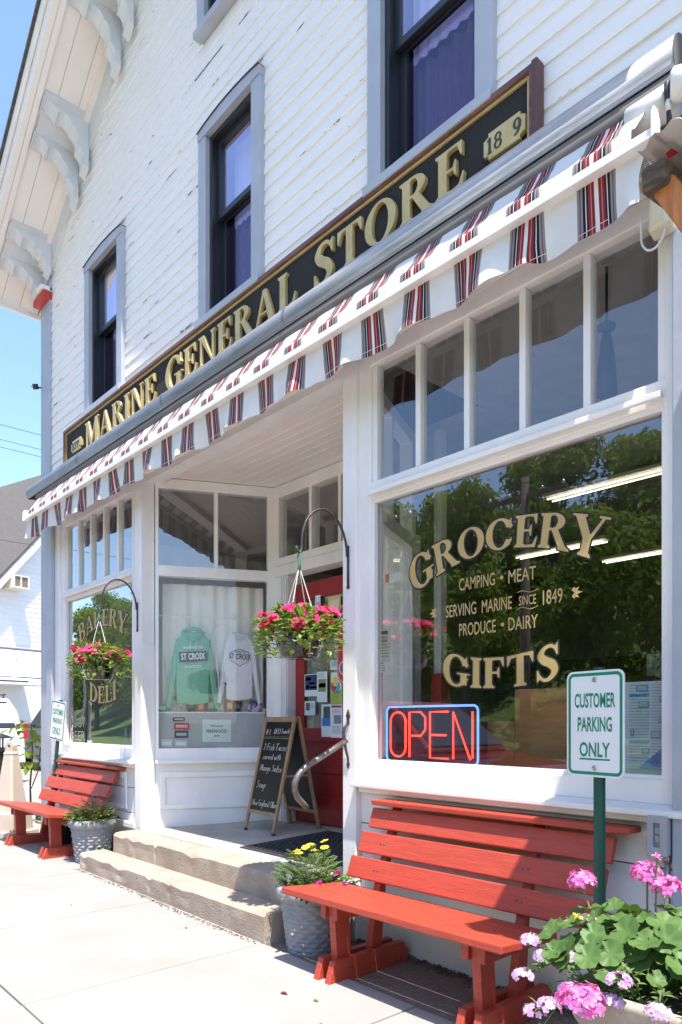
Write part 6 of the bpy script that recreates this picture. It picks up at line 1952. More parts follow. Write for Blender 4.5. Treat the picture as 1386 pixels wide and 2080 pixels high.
# fluorescent fittings
def fixture(label, x0, x1, y, z_):
    f = thing('ceiling_light', label, 'light', ((x0 + x1) / 2, y, z_), 'fluorescent ceiling lights')
    box('reflector', M['white_plastic'], f, x0, x1, y - .09, y + .09, z_ + .03, z_ + .06, .004)
    for dy in (-.045, .045):
        MB().tube([(x0 + .03, y + dy, z_ + .012), (x1 - .03, y + dy, z_ + .012)], .0065, 8).build('lamp_tube', M['tube'], f, smooth=True)
    for xx in (x0 + .2, x1 - .2): MB().tube([(xx, y, z_ + .06), (xx, y, 3.49)], .004, 5).build('hanger', M['bolt'], f)
fixture('fluorescent light nearest the window glass, upper right', -3.72, -2.52, 3.0, 3.36)
fixture('second fluorescent light in line with the nearest one', -2.45, -1.25, 3.0, 3.36)
fixture('fluorescent light deeper in the shop above the lettering', -5.15, -3.95, 4.6, 3.30)
fixture('fluorescent light in the middle depth of the shop', -4.55, -3.35, 5.6, 3.30)
fixture('fluorescent light far back on the left of the shop', -7.3, -6.1, 3.4, 3.36)
# white and red interior post
ip = thing('interior_post', 'white post with a red lower band inside the grocery window', 'post', (-3.53, 1.22, .34))
box('shaft', M['white_plastic'], ip, -3.57, -3.50, 1.20, 1.27, .34, 3.5, .004)
box('red_band', M['red_trim'], ip, -3.585, -3.485, 1.185, 1.285, 1.20, 1.66, .004)
# shelving with goods in the dim shop
rnd = random.Random(12)
for k, (x0, x1, y, lab) in enumerate(((-3.4, -1.3, 2.2, 'low dark shelving of groceries behind the grocery window'), (-3.3, -1.2, 4.6, 'second row of grocery shelving further back'), (-7.8, -5.7, 2.4, 'dark shelving behind the bakery window'), (-7.6, -1.2, 7.4, 'tall shelving along the back wall of the shop'))):
    sv = thing('grocery_shelving', lab, 'shelves', ((x0 + x1) / 2, y, .34), 'shelving inside the shop')
    top = 2.3 if k == 3 else 1.55
    box('back', M['shelfdark'], sv, x0, x1, y + .16, y + .18, .34, top)
    for j in range(4):
        zz = .45 + j * (top - .5) / 4
        box('shelf_board', M['shelfdark'], sv, x0, x1, y - .16, y + .159, zz, zz + .02)
        xx = x0 + .03
        mbs = {}
        while xx < x1 - .1:
            w = rnd.uniform(.06, .16); h = rnd.uniform(.12, .26); c = rnd.choice([(.35, .05, .04), (.08, .15, .35), (.5, .42, .1), (.45, .44, .42), (.08, .22, .10), (.28, .16, .08)])
            mbs.setdefault(c, MB()).box(xx, xx + w - .006, y - .14, y + .10, zz + .021, zz + .021 + h); xx += w
        for c, mb in mbs.items(): mb.build('goods', flat('grocery_%d_%d' % (int(c[0] * 99), int(c[2] * 99)), c), sv)['kind'] = 'stuff'
# walking-tour map in the right corner of the window
mp_ = sheet('tour_map', 'large pale blue walking-tours map behind the lower right of the window', -1.70, -1.295, 1.066, 1.470, .055, flat('map_paper', (.56, .66, .70)), [], .002)
Y_ = .0522
def mq(x0, x1, z0, z1, col, nm='print', y_=Y_):
    MB().quad((x0, y_, z0), (x1, y_, z0), (x1, y_, z1), (x0, y_, z1)).build(nm, flat('print_%d_%d_%d' % tuple(int(k * 99) for k in col), col), mp_)
for ci, (xa, xb) in enumerate(((-1.475, -1.385), (-1.378, -1.30), (-1.60, -1.49))):
    for i in range(30):
        z_ = 1.455 - i * .0125
        mq(xa, xb - .012 * ((i * 5) % 4 == 0), z_ - .0022, z_ + .0022, (.36, .42, .45), 'text_line')
for (x0, x1, z0, z1) in ((-1.445, -1.392, 1.425, 1.455), (-1.435, -1.388, 1.355, 1.385), (-1.345, -1.302, 1.38, 1.405), (-1.345, -1.302, 1.29, 1.32), (-1.47, -1.452, 1.235, 1.265), (-1.38, -1.337, 1.225, 1.26), (-1.42, -1.385, 1.16, 1.185)):
    mq(x0, x1, z0, z1, (.16, .28, .34), 'picture', Y_ - .0006); mq(x0 + .005, x1 - .006, z0 + .008, z1 - .003, (.34, .50, .56), 'picture', Y_ - .001)
mq(-1.475, -1.388, 1.405, 1.417, (.02, .24, .50), 'heading', Y_ - .0006); mq(-1.475, -1.388, 1.205, 1.217, (.08, .36, .55), 'heading', Y_ - .0006)
MB().add([(-1.435, Y_ - .002, 1.098), (-1.305, Y_ - .002, 1.092), (-1.302, Y_ - .002, 1.215)], [(0, 1, 2)]).build('corner_flash', flat('flash_blue', (.10, .26, .62)), mp_)
for t_, o_, w_ in (('Historic', .030, .035), ('WALKING TOURS', .017, .080), ('MAP $5', .003, .038)):
    ca, sa = math.cos(R(44)), math.sin(R(44))
    sans_mb(t_, lambda x, y, d: (-1.3495 + .012 + x * ca - (y + o_) * sa, Y_ - .003, 1.128 + x * sa + (y + o_) * ca), .0115, w_, bold=.01, center=True).build('lettering', M['ink'], mp_)
sheet('notice', 'cream help-wanted notice at the left edge of the grocery window', -2.985, -2.895, 1.645, 1.842, .03, flat('cream_paper', (.62, .60, .46)), [(.2, .8, .82, .92, DK, 'emblem')] + lines(7, .12, .9, .12, .75), cat='notice')
hw = bpy.data.objects[[o.name for o in bpy.data.objects if o.get('label', '').startswith('cream help-wanted')][0]]
for t_, z_ in (('HELP', 1.785), ('WANTED', 1.765)):
    sans_mb(t_, lambda x, y, d: (-2.94 + x, .0275, z_ + y), .013, .05, bold=.01, center=True).build('lettering', M['ink'], hw)
sheet('notice', 'small white slip below the help-wanted notice', -2.985, -2.925, 1.585, 1.635, .03, P_, lines(3, .1, .9, .1, .9), cat='notice')
sheet('sticker', 'small red and white sticker tilted on the window glass', -2.915, -2.79, 2.10, 2.15, .012, P_, [(.0, .25, .0, 1.0, (.5, .12, .05), 'print')], cat='sticker')
sheet('picture', 'botanical print on the back wall seen through the window', -2.10, -1.98, 1.59, 1.73, 1.56, flat('print_paper', (.34, .34, .26)), [(.3, .7, .3, .75, (.08, .10, .06), 'drawing')], cat='picture')
sp = thing('wall_speaker', 'dark hanging speaker behind the top right transom pane', 'speaker', (-1.72, .30, 2.85))
k = MB(); k.lathe([(.0, .0), (.05, .0), (.045, .12), (.028, .26), (.02, .30), (0, .30)], (-1.72, .32, 2.88), 14); k.build('cone', M['black_plastic'], sp, smooth=True)
k = MB(); k.ball((-1.72, .32, 3.21), .045, 10, 6, (1, 1, .5)); k.tube([(-1.72, .32, 3.2), (-1.72, .32, 3.5)], .008, 6); k.build('mount', M['black_plastic'], sp, smooth=True)
# flower bowl reflections are real; inside the bakery window
lc = thing('display_case', 'bright glass-fronted bakery case behind the left window', 'display case', (-6.6, 1.5, .34))
box('case', flat('case_blue', (.42, .50, .56)), lc, -6.95, -6.35, 1.5, 1.9, .34, 2.05, .01)
box('case_top', M['white_plastic'], lc, -7.0, -6.3, 1.46, 1.92, 2.051, 2.12, .01)
for k, (x, h, c) in enumerate(((-6.42, .22, (.10, .16, .30)), (-6.33, .18, (.35, .36, .4)), (-6.25, .24, (.12, .30, .42)))):
    sheet('card', 'upright %s card on the bakery window sill' % ('dark blue', 'grey', 'teal')[k], x, x + .075, 1.06, 1.06 + h, .06 + .02 * k, flat('sillcard_%d' % k, c), [(.15, .85, .5, .8, tuple(min(.7, q + .25) for q in c), 'print')], .004, 'card')
hh = thing('icicle_lights', 'thin string of small white lights across the bakery transom', 'string lights', (-6.8, .06, 2.93))
MB().tube([(-7.60 + .05 * i, .05, 2.93 + .008 * math.sin(i * 2.2) - (.02 if i % 6 == 5 else 0)) for i in range(31)], .0022, 4).build('cord', M['string'], hh)

# ------------------------------------------------------------ fittings at the right end of the awning
gb = thing('awning_gearbox', 'white plastic gearbox with black latch at the right end of the awning', 'gearbox', (-1.15, -.2, 3.6))
MB().lathe([(0, 0), (.05, .0), (.058, .012), (.058, .05), (.045, .062), (0, .062)], (0, 0, 0), 20).build('housing', M['white_plastic'], gb, local=True, smooth=True)
o = gb.children[0]; o.rotation_euler = (0, R(-90), R(25)); o.location = (.035, -.02, .075)
MB().tube([(-1.115, -.215, 3.66), (-1.115, -.205, 3.55), (-1.115, -.18, 3.50)], .02, 8).build('crank_arm', M['white_plastic'], gb, smooth=True)
MB().tube([(-1.185, -.235, 3.705), (-1.183, -.245, 3.66), (-1.18, -.24, 3.60), (-1.177, -.235, 3.545)], [.014, .012, .008, .011], 8).build('latch', M['black_plastic'], gb, smooth=True)
MB().tube([(-1.181, -.243, 3.635), (-1.179, -.241, 3.595)], .010, 8).build('latch_sleeve', M['white_plastic'], gb, smooth=True)
tb_ = thing('junction_box', 'tan metal junction box under the right end of the awning', 'junction box', (-1.275, -.1, 3.42))
box('case', M['tanbox'], tb_, -1.318, -1.238, -.165, -.05, 3.425, 3.558, .004)
box('lid', M['tanbox'], tb_, -1.320, -1.236, -.167, -.05, 3.5585, 3.564)
box('label_plate', M['paper'], tb_, -1.305, -1.272, -.1662, -.1653, 3.475, 3.505)
for i in range(3): box('label_print', M['ink'], tb_, -1.302, -1.278 - .004 * i, -.1672, -.1664, 3.480 + .008 * i, 3.484 + .008 * i)
fl = thing('security_light', 'cream plastic security light with a looped white cable', 'light', (-1.25, -.12, 3.25))
k = MB(); k.add([(-1.295, -.165, 3.235), (-1.215, -.165, 3.235), (-1.205, -.09, 3.225), (-1.305, -.09, 3.225), (-1.29, -.175, 3.36), (-1.22, -.175, 3.36), (-1.22, -.09, 3.36), (-1.29, -.09, 3.36)], [(3, 2, 1, 0), (4, 5, 6, 7), (0, 1, 5, 4), (1, 2, 6, 5), (2, 3, 7, 6), (3, 0, 4, 7)])
k.build('housing', M['cream_plastic'], fl, bevel=.012)
MB().tube([(-1.285 + .048 * math.cos(R(a)), -.14, 3.245 + .075 * math.sin(R(a)) + max(0, -math.cos(R(a))) * .06 * (a < 190) ) for a in range(160, 380, 12)], .0045, 6).build('cable', M['white_plastic'], fl, smooth=True)
box('base_plate', M['trim'], fl, -1.30, -1.21, -.0895, -.07, 3.24, 3.37, .004)
# rough timber porch roof of the place next door
pr = thing('porch_roof', 'rough timber and corrugated steel porch roof of the place next door', 'porch roof', (.6, -.4, 2.9))
def rzr(y): return 2.965 + (y + .88) * .16
for k, x in enumerate((-.955, -.30, .40, 1.10)):
    r_ = MB(); r_.add([(x - .038, -.86, 2.872), (x + .038, -.86, 2.876), (x + .038, -.12, 2.99), (x - .038, -.12, 2.99), (x - .034, -.875, 2.940), (x + .038, -.87, 2.946), (x + .038, -.12, 3.065), (x - .038, -.12, 3.065)], [(3, 2, 1, 0), (4, 5, 6, 7), (0, 1, 5, 4), (1, 2, 6, 5), (2, 3, 7, 6), (3, 0, 4, 7)])
    r_.build('rafter', M['timber'], pr, bevel=.012)
k = MB(); k.beam((-.945, -.80, 2.90), (-.42, -.80, 1.93), .06, .07); k.build('brace', M['cedar'], pr, bevel=.012)
k = MB(); k.beam((-.86, -.66, 2.83), (1.6, -.66, 2.83), .09, .09); k.build('beam', M['timber'], pr, bevel=.012)
box('post', M['cedar'], pr, .32, .44, -.72, -.60, 0, 2.78, .01)
co = MB(); n = 150; vs = []; 
for i in range(n + 1):
    x = -1.0 + 2.7 * i / n; w = .010 * math.sin(x * 2 * math.pi / .068) + .006 * math.sin(x * 5)
    e = (.03 * math.sin(x * 23) if i < 12 else 0)
    vs += [(x, -.895 + e, rzr(-.895) + .012 + w + (.0 if i > 4 else .012 * (4 - i) / 4)), (x, -.02, rzr(-.02) + .012 + w)]
co.add(vs, [(2 * i, 2 * i + 2, 2 * i + 3, 2 * i + 1) for i in range(n)])
o = co.build('corrugated_sheet', M['corr'], pr, smooth=True); o.modifiers.new('t', 'SOLIDIFY').thickness = .002
box('red_flashing', M['red_plastic'], pr, -.955, -.70, -.80, -.765, 3.005, 3.035, .004)
# unseen building added to the right; its deep cornice shades the upper wall
nb = thing('shade_building', 'tall plain boarded building added unseen right of the shop to shade its upper wall', 'building', (2.6, 4.5, 0))
box('wall', flat('shade_building_boards', (.45, .40, .34)), nb, -.90, 6.2, .02, 9.0, -.1, 9.4)
box('cornice', flat('shade_building_cornice', (.5, .47, .42)), nb, -.90, 6.3, -1.0, .019, 9.3, 9.55, .02)
box('window', M['sash'], nb, .2, 1.1, .0, .0195, 4.4, 6.0)
box('window', M['sash'], nb, 2.2, 3.1, .0, .0195, 4.4, 6.0)
# bottle-shaped lamp bulb under the attic window, and the camera on the corner board
lm = thing('wall_insulator', 'small glass insulator on a bracket beneath the attic window', 'insulator', (-4.18, -.14, 6.5))
k = MB(); k.tube([(-4.18, -.05, 6.62), (-4.18, -.13, 6.62), (-4.18, -.14, 6.57)], .008, 6); k.build('bracket', M['bolt'], lm)
k = MB(); k.lathe([(.0, 0), (.022, .004), (.026, .03), (.022, .055), (.014, .07), (0, .075)], (-4.18, -.14, 6.50), 12); k.build('glass_cup', M['glass_up'], lm, smooth=True)
k = MB(); k.lathe([(.0, .0), (.012, .0), (.012, .06), (0, .06)], (-4.18, -.14, 6.508), 10); k.build('core', M['bolt'], lm, smooth=True)
sc_ = thing('security_camera', 'small black security camera on the grey corner board', 'camera', (-8.29, -.10, 5.06))
k = MB(); k.tube([(-8.27, -.06, 5.06), (-8.29, -.10, 5.06)], .010, 8); k.build('mount', M['black_plastic'], sc_)
k = MB(); k.tube([(-8.285, -.09, 5.07), (-8.305, -.145, 5.06)], .030, 12); k.build('body', M['black_plastic'], sc_, smooth=True)
k = MB(); k.lathe([(0, 0), (.02, 0), (.018, .006), (0, .006)], (-8.306, -.148, 5.055), 12); k.build('lens', M['bolt'], sc_)

# ------------------------------------------------------------ far left: things beyond the shop corner
cn = thing('parking_bollard', 'beige plastic tapered parking bollard at the far left corner', 'bollard', (-8.13, -.43, .075))
k = MB(); vs = []; fs = []
segs = [(.0, .205), (.05, .205), (.055, .165), (.24, .155), (.26, .125), (.86, .062), (.88, .066), (.885, .058), (.90, .055)]
for (h, r_) in segs: vs += [(-r_ + .02, -r_, h), (r_ - .02, -r_, h), (r_, -r_ + .02, h), (r_, r_ - .02, h), (r_ - .02, r_, h), (-r_ + .02, r_, h), (-r_, r_ - .02, h), (-r_, -r_ + .02, h)]
for j in range(len(segs) - 1):
    for q in range(8): fs.append((j * 8 + q, j * 8 + (q + 1) % 8, (j + 1) * 8 + (q + 1) % 8, (j + 1) * 8 + q))
fs.append(tuple((len(segs) - 1) * 8 + q for q in range(8)))
k.add(vs, fs).build('body', M['conepl'], cn, local=True, bevel=.006)
loops_mb([[(-.052, .90), (.052, .90)] + [(.052 * math.cos(a * math.pi / 8), .955 + .05 * math.sin(a * math.pi / 8)) for a in range(9)], [(.018 * math.cos(-a * math.pi / 5), .955 + .018 * math.sin(-a * math.pi / 5)) for a in range(10)]], lambda u, v, d: (u, -.035 + d, v), .07).build('handle', M['conepl'], cn, local=True, bevel=.004)
cn.rotation_euler = (0, 0, R(30))
bn = thing('litter_bin', 'black metal slatted litter bin with raised lid at the far left edge', 'litter bin', (-10.45, -.02, .055))
for k_ in range(20):
    a = 2 * math.pi * k_ / 20
    MB().hexa([(.26 * math.cos(a + d) * s_, .26 * math.sin(a + d) * s_, .04) for d, s_ in ((-.09, .96), (.09, .96), (.09, 1.0), (-.09, 1.0))], [(.29 * math.cos(a + d) * s_, .29 * math.sin(a + d) * s_, .86) for d, s_ in ((-.09, .96), (.09, .96), (.09, 1.0), (-.09, 1.0))]).build('slat', M['iron'], bn, local=True)
for h, r_ in ((.06, .268), (.86, .298)): MB().lathe([(r_ - .03, h - .02), (r_ + .012, h - .02), (r_ + .012, h + .02), (r_ - .03, h + .02)], n=28).build('hoop', M['iron'], bn, local=True)
MB().lathe([(.0, .0), (.22, .0), (.25, .84), (0, .84)], n=20).build('liner', M['black_plastic'], bn, local=True, smooth=True)
MB().lathe([(.0, 1.09), (.18, 1.08), (.31, 1.03), (.315, 1.015), (0, 1.02)], n=28).build('lid', M['iron'], bn, local=True, smooth=True)
for a in (0.6, 2.17, 3.74, 5.31): MB().tube([(.25 * math.cos(a), .25 * math.sin(a), .86), (.25 * math.cos(a), .25 * math.sin(a), 1.03)], .012, 6).build('lid_stay', M['iron'], bn, local=True)
vn = thing('leafy_vine', 'tall green vine with broad leaves beside the shop corner', 'plant', (-9.86, .36, .06))
rnd = random.Random(6)
vsx = MB(); vsx.tube([(0, 0, 0), (.03, -.02, .4), (-.03, .03, .8), (.02, 0, 1.2)], [.014, .012, .010, .006], 6); vsx.tube([(.02, 0, .35), (.14, .05, .6), (.18, .06, .9)], .008, 5); vsx.build('stem', M['bark'], vn, local=True)
for i in range(60):
    h = rnd.uniform(.62, 1.25); a = rnd.uniform(0, 6.28); r_ = rnd.uniform(.03, .26)
    lf = MB(); leaf(lf, (r_ * math.cos(a), r_ * math.sin(a), h), Vector((math.cos(a), math.sin(a), rnd.uniform(-.9, .2))), (0, 0, 1), rnd.uniform(.10, .16), rnd.uniform(.08, .12), droop=.3)
    lf.build('leaf', M['leaf_tree2'], vn, local=True, fixn=False)
def small_pot(label, loc, r0, r1, h, m):
    t = thing('plant_pot', label, 'pot', loc)
    MB().lathe([(0, 0), (r0, 0), (r1, h - .03), (r1 + .012, h - .03), (r1 + .012, h), (r1 - .01, h), (r1 - .02, h - .05)], n=24).build('body', m, t, local=True, smooth=True)
    MB().lathe([(0, h - .05), (r1 - .015, h - .05)], n=20).build('soil', M['soil'], t, local=True)
small_pot('dark brown plastic pot standing under the far left bench', (-7.28, -.20, zg(-7.3)), .085, .125, .24, M['brownpot'])
small_pot('low grey bowl behind the far left bench', (-6.52, -.19, zg(-6.5)), .10, .15, .17, M['pot'])
hs = thing('garden_hose', 'loop of yellow and black hose on the ground by the shop corner', 'hose', (-8.95, .25, .065))
for j in range(3): MB().tube([(.22 * math.cos(a * .35) * (1 - .1 * j), .12 * math.sin(a * .35), .02 + .03 * j + .10 * max(0, math.sin(a * .35))) for a in range(19)], .012, 6).build('coil', flat('hose_yellow', (.6, .45, .05)) if j == 0 else M['black_plastic'], hs, local=True, smooth=True)
# leaves and scraps blown on to the pavement
for (x, y, s_, col, lab) in ((-2.72, -.90, .022, M['leaf_red'], 'brown fallen leaf on the pavement in front of the near bench'), (-2.55, -.84, .016, M['leaf_tree2'], 'green fallen leaf on the pavement near the bench foot'), (-2.34, -.98, .011, M['leaf_tree2'], 'tiny yellow-green scrap on the pavement at the bottom edge'), (-3.93, -.72, .012, M['leaf_red'], 'small twig piece on the pavement before the lower step'), (-4.9, -1.05, .010, M['leaf_red'], 'small dark speck of leaf on the open pavement')):
    k = MB(); leaf(k, (0, 0, .004), (.9, .3, .05), (0, 0, 1), s_ * 2, s_); o = k.build('fallen_leaf', col, local=True, fixn=False); o.location = (x, y, zg(x) + .002); tag(o, lab, 'leaf', 'fallen leaves on the pavement')

# ------------------------------------------------------------ cars
def car(label, loc, rz, m, kind='suv', name='parked_car'):
    c = thing(name, label, 'car', loc, 'parked cars', rz)
    Ln, W, H, belt = (4.7, .93, 1.74, 1.08)
    def loft(st, nm, mm, bev=.05):
        """stations (x, half width bottom, half width top, z bottom, z top)"""
        k = MB(); vs = []; fs = []
        for (x, wb, wt, z0, z1) in st: vs += [(x, -wb, z0), (x, -wt, z1), (x, wt, z1), (x, wb, z0)]
        for j in range(len(st) - 1):
            for q in range(4): fs.append((j * 4 + q, j * 4 + (q + 1) % 4, (j + 1) * 4 + (q + 1) % 4, (j + 1) * 4 + q))
        fs += [(0, 1, 2, 3), tuple((len(st) - 1) * 4 + q for q in (3, 2, 1, 0))]
        return k.add(vs, fs).build(nm, mm, c, local=True, bevel=bev, seg=3, smooth=False)
    loft([(-2.34, .86, .86, .42, 1.05), (-2.28, .92, .90, .36, belt + .02), (-.9, .94, .90, .28, belt), (.9, .94, .90, .28, belt - .02), (1.2, .94, .89, .30, 1.02), (2.15, .90, .82, .36, .90), (2.36, .80, .74, .42, .78)], 'body', m, .06)
    cab = loft([(-2.24, .88, .78, belt - .03, H - .30), (-1.95, .88, .70, belt - .03, H - .03), (-.6, .88, .69, belt - .03, H), (.35, .88, .67, belt - .03, H - .05), (1.15, .86, .80, belt - .05, belt + .04)], 'cabin', m, .05)
    gl = M['carglass']
    for sg in (-1, 1):
        for (x0, x1, xt0, xt1) in ((-2.02, -1.22, -1.86, -1.22), (-1.14, -.22, -1.14, -.24), (-.14, .88, -.14, .36)):
            yb, yt = sg * .893, sg * .745
            MB().add([(x0, yb, belt + .03), (x1, yb, belt + .03), (xt1, yt, H - .14), (xt0, yt, H - .14)], [(0, 1, 2, 3)]).build('side_window', gl, c, local=True)
        for x in (-1.42, 1.42):
            wh = MB(); wh.lathe([(.20, -.10), (.34, -.11), (.36, -.08), (.36, .08), (.34, .11), (.20, .10)], n=28); o = wh.build('wheel', M['tyre'], c, local=True, smooth=True); o.rotation_euler = (R(90), 0, 0); o.location = (x, sg * .86, .36)
            rm = MB(); rm.lathe([(0, .04), (.05, .06), (.06, .05), (.17, .035), (.205, .085), (.205, -.06), (0, -.06)], n=20); r2 = rm.build('rim', M['chrome'], o, local=True, smooth=True)
            if sg < 0: pass
            else: r2.rotation_euler = (R(180), 0, 0)
        MB().box(-2.352, -2.20, sg * .90 - .055, sg * .90 + .035, .88, 1.20).build('tail_light', M['redlens'], c, local=True, bevel=.015)
        MB().box(2.20, 2.372, sg * .66 - .13, sg * .66 + .13, .68, .82).build('headlight', M['chrome'], c, local=True, bevel=.02)
        MB().box(.55, .72, sg * 1.0 - .09, sg * 1.0 + .09, belt - .02, belt + .12).build('mirror', m, c, local=True, bevel=.02)
        MB().tube([(-1.9, sg * .64, H + .045), (.2, sg * .62, H + .045)], .018, 6).build('roof_rail', M['black_plastic'], c, local=True)
        for x in (-1.8, .1): MB().tube([(x, sg * .64, H - .03), (x, sg * .64, H + .04)], .016, 6).build('rail_foot', M['black_plastic'], c, local=True)
    MB().add([(-2.285, -.74, belt + .02), (-2.285, .74, belt + .02), (-2.055, .62, H - .10), (-2.055, -.62, H - .10)], [(0, 3, 2, 1)]).build('rear_window', gl, c, local=True)
    MB().add([(1.16, -.74, belt + .045), (1.16, .74, belt + .045), (.44, .60, H - .10), (.44, -.60, H - .10)], [(0, 1, 2, 3)]).build('windscreen', gl, c, local=True)
    MB().box(-2.40, -2.30, -.88, .88, .36, .56).build('rear_bumper', m, c, local=True, bevel=.04)
    MB().box(-2.362, -2.345, -.40, .40, .84, .93).build('plate_recess', M['black_plastic'], c, local=True)
    MB().box(-2.366, -2.355, -.16, .16, .70, .82).build('number_plate', M['paper'], c, local=True)
    MB().box(-2.13, -1.92, -.18, .18, H - .055, H - .015).build('brake_light', M['redlens'], c, local=True)
    MB().tube([(-2.29, .05, belt + .04), (-2.26, .40, belt + .10)], .012, 5).build('rear_wiper', M['black_plastic'], c, local=True)
    MB().box(2.30, 2.40, -.80, .80, .40, .60).build('front_bumper', M['black_plastic'], c, local=True, bevel=.04)
    return c
car('white sport utility car parked beyond the far left bench, seen from behind', (-17.45, 1.12, .06), R(180), M['carwhite'])
car('grey car parked beside the white one beyond the shop corner', (-18.2, 4.30, .06), R(180), mat('olive_car_paint', (.12, .12, .10), .3, coat=.5))
car('maroon car parked at the kerb, mirrored in the grocery window', (-6.9, -4.45, -.13), R(0), M['carred'])

# ------------------------------------------------------------ white gift shop far left
gs = thing('gift_shop_building', 'white clapboard gift shop with steep dark roof far left', 'building', (-20.9, 3.0, .0), None, R(15.7))
def gz(y): return 4.95 + 1.15 * y if y < 4.0 else 4.95 + 1.15 * 4.0 - 1.15 * (y - 4.0)
M['gs_white'] = mat('gift_shop_paint', (.80, .80, .79), .6, (.76, .76, .75), 3)
k = MB(); k.prism([(-1.4, 0), (9.4, 0), (9.4, gz(9.4)), (4.0, gz(4.0)), (-1.4, gz(-1.4))], lambda u, v, d: (d, u, v), -7.0, 0.0); k.build('wall', M['gs_white'], gs, local=True)
z = 3.45
while z < 8.2:
    lo = max(-1.4, (z - 4.95) / 1.15 + .02) if z > gz(-1.4) else -1.4
    hi = min(9.4, 8.0 - lo)
    MB().add([(.022, lo, z), (.022, hi, z), (.004, hi, z + .145), (.004, lo, z + .145), (.002, lo, z - .004), (.002, hi, z - .004)], [(0, 1, 2, 3), (4, 5, 1, 0)]).build('clapboard', M['gs_white'], gs, local=True, fixn=False)
    z += .14
for sg in (-1, 1):
    e = -1.9 if sg < 0 else 9.9
    a, b = (e, gz(e)), (4.0, gz(4.0))
    for nm, m_, x0, x1, d0, d1 in (('roof', M['roof'], -7.3, .42, .16, .26), ('bargeboard', M['gs_white'], .34, .40, -.12, .15), ('soffit', M['gs_white'], .024, .339, .06, .10)):
        MB().add([(x0, a[0], a[1] + d0), (x1, a[0], a[1] + d0), (x1, b[0], b[1] + d0), (x0, b[0], b[1] + d0), (x0, a[0], a[1] + d1), (x1, a[0], a[1] + d1), (x1, b[0], b[1] + d1), (x0, b[0], b[1] + d1)], [(3, 2, 1, 0), (4, 5, 6, 7), (0, 1, 5, 4), (1, 2, 6, 5), (2, 3, 7, 6), (3, 0, 4, 7)]).build(nm, m_, gs, local=True)
MB().box(0, .03, -1.4, 9.4, 3.36, 3.44).build('belt_board', M['gs_white'], gs, local=True)
MB().box(0, .9, -1.4, .98, 2.28, 2.46).build('canopy', M['gs_white'], gs, local=True, bevel=.01)
MB().box(.902, .905, -.3, .55, 2.36, 2.39).build('canopy_slot', M['black_plastic'], gs, local=True)
MB().box(.001, .012, 1.6, 3.9, .05, 2.1).build('garage_door', M['gs_white'], gs, local=True)
gsn = thing('gift_shop_sign', 'white signboard with thin grey capitals on the far left building', 'sign', (-20.9, 3.0, 2.5), None, R(15.7))
MB().box(.032, .07, -1.2, 1.62, .05, .80).build('panel', M['gs_white'], gsn, local=True)
ring('edge', M['sash'], gsn, (-1.22, 1.64, .03, .82), [(-1.2, 1.62, .05, .80)], 0, .03, fn=lambda u, v, d: (.045 + d, u, v), local=True)
for t_, z_, y1 in (('GIFT SHOP', .46, .80), ('AND GALLERY', .27, .92)):
    sans_mb(t_, lambda x, y, d: (.0715, y1 - (.80 if t_[0] == 'G' else 1.05) + x, z_ + y), .095, .80 if t_[0] == 'G' else 1.05).build('lettering', M['sash'], gsn, local=True)
for (a, b, h) in ((1.02, 1.10, .20), (1.12, 1.20, .26), (1.22, 1.30, .18)): MB().tube([(.0715, a, .28), (.0715, a, .28 + h), (.0715, b, .28 + h), (.0715, b, .28)], .006, 4).build('sketch_line', M['greybox'], gsn, local=True)
ac = thing('air_conditioner', 'window air conditioner on the wall of the far left building', 'air conditioner', (-20.9, 3.0, 4.95), None, R(15.7))
ring('case', M['cream_plastic'], ac, (.36, .84, .0, .36), [(.40, .57, .04, .32), (.61, .80, .04, .32)], 0, .5, .01, fn=lambda u, v, d: (.03 + d, u, v), local=True)
for i in range(9): MB().box(.44, .50, .38, .82, .045 + i * .030, .058 + i * .030).build('grille_slat', flat('ac_grille', (.4, .36, .3)), ac, local=True)
MB().box(.03, .43, .38, .82, .03, .33).build('core', flat('ac_core', (.22, .19, .16)), ac, local=True)

# ------------------------------------------------------------ trees and poles across the street
def tree_meshes(seed, ht, rad):
    rnd = random.Random(seed)
    tr_ = MB(); tr_.tube([(0, 0, -1), (.1, 0, ht * .25), (-.1, .1, ht * .5), (.1, 0, ht * .8)], [.26, .20, .14, .05], 7)
    lobes = []
    for k in range(22):
        a = rnd.uniform(0, 6.283); h = rnd.uniform(.28, .95); r_ = rad * math.sin(math.pi * min(1, max(.12, (h - .12) / .9))) ** .7 * rnd.uniform(.3, .85)
        c = Vector((r_ * math.cos(a), r_ * math.sin(a), ht * h)); lobes.append((c, rad * rnd.uniform(.28, .48)))
        tr_.tube([(0, 0, ht * h * .55), tuple(c * .6 + Vector((0, 0, ht * h * .28))), tuple(c)], [.07, .045, .02], 5)
    lf = MB()
    for k in range(9500):
        c, r_ = rnd.choice(lobes)
        d = rdir(rnd, -.8, 1); p = c + d * r_ * rnd.random() ** .35
        s_ = rnd.uniform(.10, .19); n = (d + rdir(rnd, -1, 1) * .9).normalized(); x = n.orthogonal().normalized(); y = n.cross(x); a = rnd.uniform(0, 6.28)
        u = (x * math.cos(a) + y * math.sin(a)) * s_; v = (y * math.cos(a) - x * math.sin(a)) * s_ * .6
        lf.v += [tuple(p - u), tuple(p - v), tuple(p + u), tuple(p + v)]; q = len(lf.v) - 4; lf.f.append((q, q + 1, q + 2, q + 3))
    return tr_, lf
protos = []
